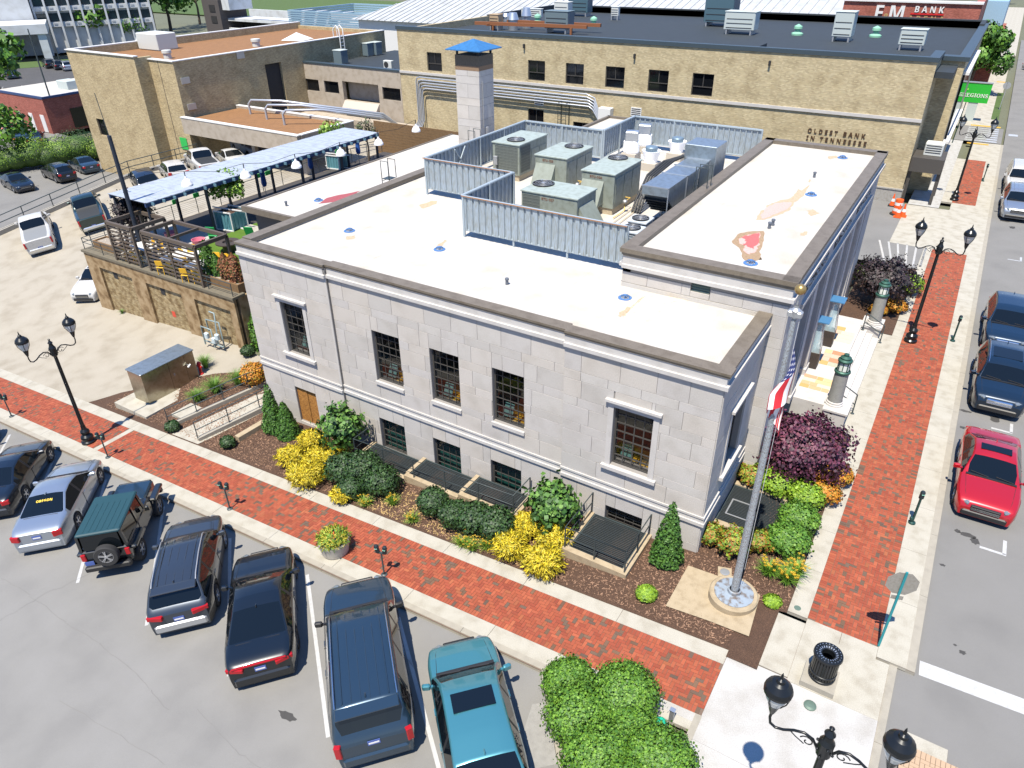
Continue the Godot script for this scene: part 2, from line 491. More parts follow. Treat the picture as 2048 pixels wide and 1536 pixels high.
func ground() -> void:
	# the land under everything, reaching the horizon
	var mb = MB.new()
	var xs = [-1500, -700, -350, -200, -130, -100, -92, -84, -76, -68, -62, -58, -54, -50, -46, -44, -42, -40, -38, -36, -34, -32, -30, -28, -26, -24, -22, -20, -17, -10, -4, 0, 2.5, 20, 60, 200, 700, 1500]
	var zs = [-1500, -700, -350, -200, -140, -100, -80, -60, -45, -35, -28, -24, -20, -18, -16, -14, -12, -10, -8, -6, -4, -2, 0, 1, 2.7, 10, 40, 100, 300]
	for i in xs.size() - 1:
		for j in zs.size() - 1:
			var f = func(x, z): return Vector3(x, (G(x, z) if x > -44 else -4.2) - 0.35, z)
			mb.quad(f.call(xs[i], zs[j + 1]), f.call(xs[i + 1], zs[j + 1]), f.call(xs[i + 1], zs[j]), f.call(xs[i], zs[j]))
	struct(mb, "ground", surf("land", lin(0.16, 0.17, 0.11), 0.95, texs["speckle"], 5.0, texs["stain_grey"], 60.0))
	# front street with its angled bays
	mb = MB.new()
	var A = -0.13
	var kerb_z = 6.42
	sheet(mb, [[-58.3, 60], [-42, 60], [-42, kerb_z], [-58.3, kerb_z]], A)
	sheet(mb, [[-42, 60], [2.5, 60], [2.5, kerb_z], [-42, kerb_z]], A)
	struct(mb, "road_front_street", mat("asphalt"))
	mb = MB.new()
	sheet(mb, [[6.63, 60], [40, 60], [40, -160], [6.63, -160]], A)
	sheet(mb, [[2.5, 60], [6.63, 60], [6.63, 12], [2.5, 12]], A)
	sheet(mb, [[6.0, 12], [6.63, 12], [6.63, 1.45], [6.0, 1.45]], A)
	struct(mb, "road_side_street", mat("asphalt_street"))
	# bay lines
	mb = MB.new()
	for k in range(-1, 7):
		var x = -11.11 - 4.0 * k
		stripe(mb, Vector2(x, 6.75), Vector2(x + 5.0, 10.83), 0.11, A + 0.004)
	struct(mb, "bay_markings", mat("paint_white"))
	# side street markings
	mb = MB.new()
	stripe(mb, Vector2(6.72, 1.10), Vector2(14, 0.75), 0.52, A + 0.004)
	for z in [-5.0, -12.9, -27.5, -34.0]:
		stripe(mb, Vector2(8.55, z), Vector2(8.55, z - 0.75), 0.11, A + 0.004)
		stripe(mb, Vector2(7.85, z), Vector2(8.6, z), 0.11, A + 0.004)
	stripe(mb, Vector2(7.0, -20.6), Vector2(8.5, -20.6), 0.11, A + 0.004)
	struct(mb, "street_markings", mat("paint_white"))
	# wear on the asphalt: oil, patches, cracks
	mb = MB.new()
	for q in [[575, 1432, 0.32, 0.12], [232, 1128, 0.2, 0.1], [920, 1290, 0.08, 0.03]]:
		var p = pg(q[0], q[1], A)
		blotch(mb, Vector2(p.x, p.z), Vector2(q[2], q[3]), A + 0.004, int(q[0]))
	for q in [[1935, 1070, 0.3, 0.12], [1950, 1082, 0.14, 0.2], [1915, 1062, 0.1, 0.1], [1958, 815, 0.35, 0.12], [1930, 822, 0.25, 0.1], [1990, 838, 0.2, 0.3], [1925, 855, 0.12, 0.1], [1885, 1130, 0.1, 0.06], [1925, 1305, 0.1, 0.08], [1910, 1290, 0.05, 0.04], [2010, 442, 0.4, 0.2], [2025, 455, 0.2, 0.3]]:
		var p = py(q[0], q[1], A)
		blotch(mb, Vector2(p.x, p.z), Vector2(q[2], q[3]), A + 0.004, int(q[0]))
	struct(mb, "oil_stains", surf("oil", lin(0.07, 0.068, 0.066), 0.8, texs["speckle"], 0.4, texs["stain_grey"], 0.9))
	mb = MB.new()
	for line in [[[0, 1240], [70, 1200], [110, 1180], [180, 1148]], [[0, 1155], [60, 1190], [130, 1245], [200, 1290], [255, 1330]], [[255, 1330], [300, 1380], [335, 1420]], [[700, 1192], [760, 1260], [830, 1340]], [[880, 1462], [905, 1458], [925, 1452]], [[395, 1420], [470, 1500], [520, 1536]], [[120, 1400], [240, 1470], [330, 1530]]]:
		for i in line.size() - 1:
			var steps = 5
			var last = null
			for s in steps + 1:
				var u = lerpf(line[i][0], line[i + 1][0], s / 5.0) + rng.randf_range(-3, 3)
				var w = lerpf(line[i][1], line[i + 1][1], s / 5.0) + rng.randf_range(-3, 3)
				var p = pg(u, w, A); var q = Vector2(p.x, p.z)
				if last != null: stripe(mb, last, q, rng.randf_range(0.008, 0.02), A + 0.004)
				last = q
	struct(mb, "asphalt_cracks", mat("crack", lin(0.15, 0.147, 0.142), 0.95))
	mb = MB.new()
	sheet(mb, [[-1.55, 7.1], [-0.9, 7.9], [-0.45, 8.5], [-1.0, 9.0], [-1.7, 8.2], [-1.9, 7.4]], A + 0.004)
	struct(mb, "pale_patch", surf("patch", lin(0.36, 0.355, 0.34), 0.95, texs["speckle"], 0.5, texs["stain_grey"], 1.2))
	# pavements of the front street
	var strips = []
	strips.append([-42.0, 2.12, 5.68, 6.2, 3.05])
	slabs("pavement_kerb_side", strips, "concrete")
	slabs("pavement_building_side", [[-23.6, 2.12, 3.3, 3.87, 3.05]], "concrete")
	slabs("pavement_crossing_strip", [[-25.75, -25.45, 3.87, 5.68, 1.81]], "concrete")
	var kb = MB.new()
	sheet(kb, [[-42, 6.21], [-2.2, 6.21], [-2.2, 6.42], [-42, 6.42]], -0.03)
	var kerb = struct(kb, "kerb_front", mat("mortar"))
	for i in 14:
		var a = -42.7 + i * 2.9 + 0.006; var b = minf(-42.7 + (i + 1) * 2.9 - 0.006, -2.1)
		var one = MB.new()
		var q = [Vector3(a, G(a, 5) - 0.3, 6.42), Vector3(b, G(b, 5) - 0.3, 6.42), Vector3(b, G(b, 5) - 0.005, 6.385), Vector3(a, G(a, 5) - 0.005, 6.385)]
		one.quad(q[0], q[1], q[2], q[3])
		var up = Vector3(0, 0.012, 0)
		one.quad(q[3], q[2], Vector3(b, q[2].y, 6.2) + up, Vector3(a, q[3].y, 6.2) + up)
		one.quad(Vector3(a, q[0].y, 6.2), q[0], q[3], Vector3(a, q[3].y, 6.2) + up)
		one.quad(q[1], Vector3(b, q[1].y, 6.2), Vector3(b, q[2].y, 6.2) + up, q[2])
		part(one, "kerbstone", mat("kerb"), kerb)
	bricks("brick_pavement_front", -25.45, 2.12, 3.87, 5.68, true, Vector2(2.2, 5.2), 300)
	bricks("brick_pavement_driveway", -42.0, -25.75, 3.87, 5.68, true, Vector2(-25, 5.2), 60)
	# pavements of the side street
	bricks("brick_pavement_side", 3.72, 5.65, -33.1, 1.09, false, Vector2(4.7, 1.2), 300)
	bricks("brick_pavement_far", 3.95, 5.5, -58.5, -44.2, false, Vector2(4.7, -44), 20)
	slabs("pavement_inner_side", [[3.12, 3.72, -9.2, 1.09, 2.0], [2.7, 3.72, -19.2, -9.2, 2.0], [3.25, 3.72, -33.2, -19.2, 2.4]], "concrete")
	slabs("pavement_outer_side", [[5.65, 6.4, -33.1, 1.45, 2.45], [5.5, 6.4, -66.0, -33.1, 2.45]], "concrete")
	slabs("pavement_far_block", [[3.25, 3.95, -58.5, -44.2, 2.4], [3.95, 5.5, -44.2, -42.2, 2.2], [3.95, 5.5, -66, -58.5, 2.2], [1.2, 5.5, -42.2, -33.1, 2.3]], "concrete")
	slabs("pavement_corner", [[3.72, 5.65, 1.09, 1.55, 1.0], [2.85, 3.72, 1.3, 3.4, 2.2], [3.72, 6.0, 1.55, 3.5, 2.4]], "concrete")
	slabs("pavement_new_corner", [[2.12, 6.0, 3.42, 6.4, 4.0], [2.12, 6.0, 6.4, 12.0, 6.0]], "concrete_white", -0.004)
	slabs("gutter_side", [[6.4, 6.62, -66, 1.45, 3.0]], "kerb", -0.012, 0.25)
	slabs("kerb_corner", [[6.0, 6.2, 1.45, 12.0, 3.0]], "kerb", -0.06, 0.2)
	slabs("ramp_paving", [[6.6, 7.6, 3.36, 3.8, 1.2]], "concrete", -0.09, 0.1)
	bricks("tan_brick_paving", 6.6, 9.0, 3.8, 6.0, true, Vector2(6.8, 4), 60)
	var tan_bed = get_node("tan_brick_paving")
	for ch in tan_bed.get_children(): ch.material_override = surf("paver_tan", lin(0.42, 0.30, 0.20), 0.9, texs["fine"], 0.45)
	# raised island with the clipped bushes
	mb = MB.new()
	var isl = [[-2.12, 6.42], [-2.12, 6.2], [2.12, 6.2], [2.12, 12.0], [2.3, 12.0], [-0.1, 8.9]]
	sheet(mb, [[-1.85, 6.3], [2.0, 6.3], [2.0, 12], [2.2, 12]], -0.03)
	struct(mb, "island_soil", mat("soil"))
	mb = MB.new()
	for e in [[-2.12, 6.42, 1.6, 11.0], [2.06, 5.7, 2.06, 8.5]]:
		var a = Vector3(e[0], G(e[0], e[1]) - 0.1, e[1]); var b = Vector3(e[2], G(e[2], e[3]) - 0.1, e[3])
		mb.beam(a, b, 0.17, 0.22)
	struct(mb, "kerb_island", mat("kerb"))
	slabs("island_edge", [[-1.9, 2.0, 5.7, 5.95, 2.0]], "concrete_white", 0.004)

	# driveway and lots on the lower side
	mb = MB.new()
	sheet(mb, [[-58.3, 3.3], [-30.2, 3.3], [-29.4, 2.0], [-26.0, -1.2], [-23.0, -2.9], [-26.4, -3.75], [-39.9, -3.75], [-39.9, -5.0], [-39.95, -42.0], [-58.3, -42.0], [-58.3, 3.3]], 0.0, 2.0)
	struct(mb, "car_park", mat("concrete_lot"))
	slabs("pavement_driveway", [[-42.0, -25.75, 3.3, 3.87, 3.0]], "concrete", 0.006)
	slabs("pavement_by_cabinet", [[-25.75, -23.6, 3.3, 3.87, 2.2]], "concrete", 0.006)
	mb = MB.new()
	sheet(mb, [[-115, 30], [-58.5, 30], [-58.5, -30], [-100, -33], [-115, -36]], 0.0)
	struct(mb, "lower_lot", mat("asphalt_street"))
	# planting beds
	mb = MB.new()
	sheet(mb, [[-23.6, 3.35], [2.1, 3.35], [2.1, 3.6], [2.95, 3.6], [2.95, 1.25], [3.16, 1.2], [3.12, -9.2], [0.2, -9.2], [0.2, -4.2], [-0.15, -4.2], [-0.15, -0.1], [-20.4, -0.1], [-20.4, -3.3], [-23.0, -2.9], [-26.0, -1.2], [-29.4, 2.0], [-30.2, 3.3]], 0.015, 1.5)
	struct(mb, "mulch_bed", mat("mulch"))
	mb = MB.new()
	sheet(mb, [[0.5, -19.2], [3.25, -19.2], [3.25, -29.0], [0.5, -29.0]], 0.02)
	struct(mb, "mulch_bed_far", mat("mulch"))
	mb = MB.new()
	sheet(mb, [[0.0, -29.0], [3.25, -29.0], [3.25, -42.2], [-5.0, -42.2], [-5.0, -24.0], [0.0, -24.0]], -0.01)
	struct(mb, "side_lane", mat("asphalt_street"))
	mb = MB.new()
	for i in 6: stripe(mb, Vector2(0.6 + i * 0.55, -33.2), Vector2(1.4 + i * 0.4, -29.6), 0.12, 0.0)
	stripe(mb, Vector2(0.6, -29.5), Vector2(3.1, -29.5), 0.12, 0.0)
	struct(mb, "lane_markings", mat("paint_white"))
	mb = MB.new()
	sheet(mb, [[1.2, -42.3], [3.25, -42.3], [3.25, -66], [1.2, -66]], 0.004)
	struct(mb, "pavement_bank", surf("concrete_grey", lin(0.42, 0.42, 0.41), 0.9, texs["fine"], 2.0, texs["stain_warm"], 4.0))
	# loose bark lying on the beds: nobody could count it
	var mm = MultiMesh.new()
	mm.transform_format = MultiMesh.TRANSFORM_3D
	mm.use_colors = true
	var chip = BoxMesh.new(); chip.size = Vector3(0.06, 0.010, 0.018)
	mm.mesh = chip
	var spots = []
	while spots.size() < 24000:
		var x = rng.randf_range(-29.0, 3.1); var z = rng.randf_range(-8.8, 3.25)
		if x < 0.05 and z < 0.1 and x > -20.3: continue
		if x < -20 and (z < -2.6 or (x < -26.0 and z < 2.0 - (x + 29.4) * 0.94) or (x < -23 and z < -2.9 - (x + 23.0) * 0.567)): continue
		if (x < -21.0 and x > -29 and z > 3.1) or (x > 2.0 and z > 1.2) or (x > -14 and x < -6.2 and z < 1.35) or (x > -3.9 and x < -1.5 and z < 2.2): continue
		spots.append(Vector2(x, z))
	mm.instance_count = spots.size()
	for i in spots.size():
		var p = spots[i]
		var b = Basis.from_euler(Vector3(rng.randf_range(-0.5, 0.5), rng.randf() * TAU, rng.randf_range(-0.5, 0.5))).scaled(Vector3.ONE * rng.randf_range(0.6, 1.5))
		mm.set_instance_transform(i, Transform3D(b, Vector3(p.x, G(p.x, p.y) + 0.028, p.y)))
		var k = rng.randf()
		var straw = p.x > -13.0 and p.x < -4.0 and p.y > 1.7 and rng.randf() < 0.55
		mm.set_instance_color(i, Color(0.42, 0.29, 0.12) if straw else Color(0.30, 0.18, 0.115).lerp(Color(0.09, 0.05, 0.032), k))
	var mi = MultiMeshInstance3D.new(); mi.name = "bark_chips"; mi.multimesh = mm; mi.material_override = vcol("chip", 0.95)
	add_child(mi)
	mi.set_meta("kind", "stuff"); mi.set_meta("label", "brown bark chips strewn over the planting beds"); mi.set_meta("category", "mulch")

# ---------------------------------------------------------------- walls
func frame(o: Vector3, U: Vector3) -> Dictionary: return {"o": o, "U": U, "N": U.cross(Vector3.UP), "B": Basis(U, Vector3.UP, U.cross(Vector3.UP))}
func fp(fr, u, v, n = 0.0) -> Vector3: return fr.o + fr.U * u + Vector3(0, v, 0) + fr.N * n
func fbox(mb: MB, fr, u0, u1, v0, v1, n0, n1) -> void:
	mb.box(fp(fr, (u0 + u1) * 0.5, (v0 + v1) * 0.5, (n0 + n1) * 0.5), Vector3(u1 - u0, v1 - v0, n1 - n0), fr.B)
func minus(u0, u1, v0, v1, ops: Array) -> Array:     # a rectangle without the openings, as rectangles
	var us = [u0, u1]; var any = false
	for o in ops:
		if o[1] <= u0 or o[0] >= u1 or o[3] <= v0 or o[2] >= v1: continue
		any = true
		for q in [o[0], o[1]]:
			if q > u0 and q < u1: us.append(q)
	if not any: return [[u0, u1, v0, v1]]
	us.sort()
	var out = []
	for i in us.size() - 1:
		var a = us[i]; var b = us[i + 1]
		if b - a < 0.001: continue
		var holes = []
		for o in ops:
			if o[0] < b - 0.001 and o[1] > a + 0.001 and o[3] > v0 and o[2] < v1: holes.append([o[2], o[3]])
		holes.sort_custom(func(p, q): return p[0] < q[0])
		var v = v0
		for h in holes:
			if h[0] > v + 0.001: out.append([a, b, v, h[0]])
			v = maxf(v, h[1])
		if v < v1 - 0.001: out.append([a, b, v, v1])
	return out
func wall(parent, fr, u0, u1, v0, v1, ops, m, thick = 0.35, called = "wall") -> MeshInstance3D:
	var mb = MB.new()
	for r in minus(u0, u1, v0, v1, ops): fbox(mb, fr, r[0], r[1], r[2], r[3], -thick, 0)
	return wpart(mb, called, m, parent)
# squared blocks in courses over a wall core; each block is a piece of its own until the count is used up
func ashlar(host: Node3D, fr, u0, u1, courses: Array, ops: Array, budget: Array, rest: MB, wmin = 0.95, wmax = 1.5) -> void:
	for ci in courses.size():
		var v0 = courses[ci][0]; var v1 = courses[ci][1]
		var u = u0
		while u < u1 - 0.01:
			var w = rng.randf_range(wmin, wmax) * (1.0 if (v1 - v0) > 0.45 else 0.85)
			if u == u0: w *= rng.randf_range(0.35, 1.0)
			if u1 - (u + w) < 0.4: w = u1 - u
			for r in minus(u, u + w, v0, v1, ops):
				if r[1] - r[0] < 0.05 or r[3] - r[2] < 0.05: continue
				var n = rng.randf_range(0.028, 0.032)
				var mb = rest
				var own = budget[0] > 0
				if own: mb = MB.new(); budget[0] -= 1
				mb.cbox(fp(fr, (r[0] + r[1]) * 0.5, (r[2] + r[3]) * 0.5, n * 0.5 - 0.002), Vector3(r[1] - r[0] - 0.010, n + 0.004, r[3] - r[2] - 0.010), 0.004, Basis(fr.U, fr.N, -Vector3.UP))
				if own: wpart(mb, "stone_block", mat("stone_%d" % rng.randi_range(0, 5)), host)
			u += w
func sash(parent, fr, u0, u1, v0, v1, cols, rows, back = -0.16, bar = 0.022, mframe = "muntin", pane = "pane", called = "window") -> MeshInstance3D:
	var mb = MB.new()
	var t = 0.06
	fbox(mb, fr, u0, u0 + t, v0, v1, back - 0.04, back + 0.03); fbox(mb, fr, u1 - t, u1, v0, v1, back - 0.04, back + 0.03)
	fbox(mb, fr, u0 + t, u1 - t, v0, v0 + t, back - 0.04, back + 0.03); fbox(mb, fr, u0 + t, u1 - t, v1 - t, v1, back - 0.04, back + 0.03)
	for i in range(1, cols):
		var u = lerpf(u0 + t * 0.5, u1 - t * 0.5, float(i) / cols)
		fbox(mb, fr, u - bar * 0.5, u + bar * 0.5, v0 + t, v1 - t, back - 0.02, back + 0.018)
	var o = wpart(mb, called, mat(mframe), parent)
	for j in range(1, rows):
		var v = lerpf(v0 + t * 0.5, v1 - t * 0.5, float(j) / rows)
		var q = MB.new()
		fbox(q, fr, u0 + t, u1 - t, v - bar * 0.5, v + bar * 0.5, back - 0.018, back + 0.021)
		wpart(q, "glazing_bar", mat(mframe), o)
	for i in cols:
		for j in rows:
			var q = MB.new()
			var a = lerpf(u0 + t * 0.5, u1 - t * 0.5, float(i) / cols) + bar * 0.5; var b = lerpf(u0 + t * 0.5, u1 - t * 0.5, float(i + 1) / cols) - bar * 0.5
			var c = lerpf(v0 + t * 0.5, v1 - t * 0.5, float(j) / rows) + bar * 0.5; var d = lerpf(v0 + t * 0.5, v1 - t * 0.5, float(j + 1) / rows) - bar * 0.5
			q.quad(fp(fr, a, c, back), fp(fr, b, c, back), fp(fr, b, d, back), fp(fr, a, d, back))
			wpart(q, "pane", mat(pane), o)
	return o
func surround(parent, fr, u0, u1, v0, v1) -> void:
	var mb = MB.new(); var w = 0.19
	fbox(mb, fr, u0 - w, u0, v0, v1 + w, 0.0, 0.06); fbox(mb, fr, u1, u1 + w, v0, v1 + w, 0.0, 0.06); fbox(mb, fr, u0, u1, v1, v1 + w, 0.0, 0.06)
	wpart(mb, "architrave", mat("stone_trim"), parent)
	mb = MB.new()
	fbox(mb, fr, u0 - w - 0.08, u1 + w + 0.08, v1 + w + 0.002, v1 + w + 0.09, 0.0, 0.17)
	wpart(mb, "hood", mat("stone_trim"), parent)
	mb = MB.new()
	fbox(mb, fr, u0 - w - 0.1, u1 + w + 0.1, v0 - 0.13, v0 - 0.002, -0.1, 0.16)
	wpart(mb, "sill", mat("stone_trim"), parent)

func bank() -> void:
	var b = thing("bank_building", "pale limestone one-storey bank with white flat roofs and brown metal coping", "building", Vector3(-8, -1.0, -8))
	var zf = -0.1
	var fm = frame(Vector3(0, 0, zf), Vector3.RIGHT)             # middle of the front
	var fe = frame(Vector3(0, 0, 0.0), Vector3.RIGHT)            # its two ends stand forward
	var fr = frame(Vector3(0, 0, 0), Vector3(0, 0, -1))          # side towards the side street
	var JL = -15.35; var JR = -5.1; var XL = -20.26
	var joint = mat("joint")
	var up_win = [[-13.44, -12.1, 2.16, 4.40], [-10.68, -9.38, 2.16, 4.40], [-7.96, -6.66, 2.16, 4.40]]
	var lo_win = [[-13.6, -12.28, -1.25, 0.32], [-10.84, -9.53, -1.25, 0.34], [-8.12, -6.78, -1.2, 0.34]]
	var lw = [[-18.25, -16.95, 2.12, 4.50]]; var plyw = [[-18.36, -17.1, -1.45, 0.36]]
	var rw = [[-3.28, -1.94, 2.14, 4.44]]; var rlow = [[-3.32, -1.96, -0.5, 0.36]]
	var sw = [[1.45, 2.95, 2.16, 4.42]]
	wall(b, fm, JL, JR, -2.2, 6.52, up_win + lo_win, joint, 0.35, "front_wall")
	wall(b, fe, XL, JL, -2.8, 6.52, lw + plyw, joint, 0.45, "end_wall")
	wall(b, fe, JR, -0.001, -1.2, 6.52, rw + rlow, joint, 0.45, "end_wall")
	wall(b, fr, 0.451, 4.4, -1.0, 6.52, sw, joint, 0.35, "side_wall")
	wall(b, frame(Vector3(XL, 0, -24), Vector3(0, 0, 1)), 0.0, 23.55, -3.2, 6.52, [], mat("stone_1"), 0.35, "rear_side_wall")
	# squared stone
	var budget = [300]; var rest = MB.new()
	var up = []; var v = 1.37; var tall = true
	while v < 6.0:
		var h = 0.655 if tall else 0.335
		if v + h > 5.95: h = 6.14 - v
		up.append([v, v + h]); v += h; tall = not tall
		if v > 6.1: break
	var low = [[-2.2, -1.35], [-1.35, -0.55], [-0.55, 0.12], [0.12, 1.0]]
	ashlar(b, fe, JR, 0.0, up, rw, budget, rest)
	ashlar(b, fm, JL, JR, up, up_win, budget, rest)
	ashlar(b, fe, XL, JL, up, lw, budget, rest)
	ashlar(b, fe, JR, 0.0, low.slice(1), rlow, budget, rest, 1.2, 1.9)
	ashlar(b, fm, JL, JR, low, lo_win, budget, rest, 1.2, 1.9)
	ashlar(b, fe, XL, JL, low, plyw, budget, rest, 1.2, 1.9)
	ashlar(b, fr, 0.0, 4.4, up, sw, budget, rest)
	ashlar(b, fr, 0.0, 4.4, low.slice(1), [], budget, rest, 1.2, 1.9)
	# trim: water table, ledge, frieze and metal coping
	for e in [[fm, JL, JR], [fe, XL, JL], [fe, JR, 0.0], [fr, 0.0, 4.4]]:
		var f = e[0]; var u0 = e[1]; var u1 = e[2]
		var x = 0.1 if e[0] == fe and e[2] == 0.0 else 0.0
		if e[0] == fr: f = frame(Vector3(0, -0.003, 0), Vector3(0, 0, -1))
		var q = MB.new()
		fbox(q, f, u0, u1 + x, 1.0, 1.12, 0.0, 0.10); fbox(q, f, u0, u1 + x * 0.7, 1.12, 1.29, 0.0, 0.045); fbox(q, f, u0, u1 + x * 0.8, 1.29, 1.366, 0.0, 0.075)
		wpart(q, "water_table", mat("stone_trim"), b)
		q = MB.new()
		fbox(q, f, u0, u1 + x * 1.3, 6.14, 6.27, 0.0, 0.13); fbox(q, f, u0, u1 + 0.045 * (1 if x > 0 else 0), 6.27, 6.53, 0.0, 0.045)
		wpart(q, "ledge", mat("stone_trim"), b)
		q = MB.new()
		fbox(q, f, u0, u1 + x * 1.1, 6.53, 6.60, -0.30, 0.075); fbox(q, f, u0, u1 + x * 1.4, 6.602, 6.68, -0.36, 0.10)
		wpart(q, "coping", mat("coping"), b)
	var q = MB.new()
	q.bx(XL - 0.1, XL + 0.42, 6.53, 6.70, -24.0, -0.42)
	wpart(q, "coping", mat("coping"), b)
	q = MB.new(); fbox(q, fe, JL - 0.11, JL, -2.0, 6.5, -0.02, 0.045); wpart(q, "corner_strip", mat("stone_1"), b)
	# openings
	for w in up_win:
		sash(b, fm, w[0], w[1], w[2], w[3], 4, 7)
		q = MB.new(); fbox(q, fm, w[0] - 0.04, w[1] + 0.04, w[2] - 0.14, w[2] - 0.002, -0.1, 0.10); wpart(q, "sill", mat("stone_trim"), b)
	for w in lo_win + rlow: sash(b, fm if w != rlow[0] else fe, w[0], w[1], w[2], w[3], 4, 5)
	for w in lw: sash(b, fe, w[0], w[1], w[2], w[3], 4, 7); surround(b, fe, w[0], w[1], w[2], w[3])
	for w in rw: sash(b, fe, w[0], w[1], w[2], w[3], 4, 7, -0.18, 0.04); surround(b, fe, w[0], w[1], w[2], w[3])
	for w in sw: sash(b, fr, w[0], w[1], w[2], w[3], 4, 7, -0.22); surround(b, fr, w[0], w[1], w[2], w[3])
	# boarded doorway: sheets of plywood
	var ply = surf("plywood", lin(0.52, 0.27, 0.075), 0.75, noise_tex("osb", 0.06, Color(0.45, 0.38, 0.3), Color(1, 1, 1), Color(0.85, 0.8, 0.72), 512, 1, 3, 21), 0.75, texs["stain_warm"], 1.3)
	for k in 2:
		q = MB.new(); var a = lerpf(-18.36, -17.1, k * 0.5)
		fbox(q, fe, a + 0.006, a + 0.62, -1.44, 0.33 - 0.05 * k, -0.10 - 0.02 * k, -0.07 - 0.02 * k)
		wpart(q, "plywood_board", ply, b, "weathered orange plywood sheet over a basement doorway")
	# green blinds behind the basement windows and the dark rooms inside
	q = MB.new()
	for w in lo_win: fbox(q, fm, w[0] + 0.03, w[1] - 0.03, w[2], w[3] - 0.35, -0.34, -0.32)
	wpart(q, "blinds", mat("green_blind", lin(0.012, 0.16, 0.135), 0.8), b, "teal sheets hung inside the basement windows")
	q = MB.new()
	q.bx(XL + 0.36, -0.36, 1.0, 1.1, -8.0, -0.46)
	wpart(q, "floor", mat("room_floor", lin(0.03, 0.03, 0.022), 0.6), b)
	q = MB.new()
	q.bx(XL + 0.36, -0.36, 1.1, 6.3, -8.05, -8.0); q.bx(XL + 0.36, -0.36, -2.0, 1.0, -2.05, -2.0)
	wpart(q, "inner_wall", mat("interior"), b)
	for w in up_win + rw + lw:      # furniture standing just inside the windows
		for k in 2:
			q = MB.new(); var fx = lerpf(w[0], w[1], 0.3 + k * 0.4); q.cbox(Vector3(fx, 1.95 - k * 0.1, -0.95), Vector3(0.5, 0.06, 0.5), 0.02, Basis(Vector3.UP, 0.3 * k)); q.cbox(Vector3(fx, 2.2 - k * 0.1, -1.15), Vector3(0.5, 0.35, 0.05), 0.02); wpart(q, "yellow_chair", mat("seat_yellow", lin(0.55, 0.33, 0.02), 0.5), b, "yellow chair seen through a window")
		q = MB.new(); q.cbox(Vector3(lerpf(w[0], w[1], 0.2), 2.35, -0.75), Vector3(0.4, 0.5, 0.05), 0.02, Basis(Vector3.RIGHT, -0.4)); wpart(q, "menu_board", mat("seat_teal", lin(0.12, 0.30, 0.30), 0.6), b, "pale teal board seen through a window")
	# roofs
	q = MB.new()
	q.bx(XL + 0.3, -0.3, 6.2, 6.46, -24.0, -0.3)
	wpart(q, "roof", mat("roof_white"), b)
	wpart(rest, "small_blocks", mat("stone_0"), b).set_meta("kind", "stuff")
	bank_hall(b)
	bank_low_wing(b)
	roof_stains(b)

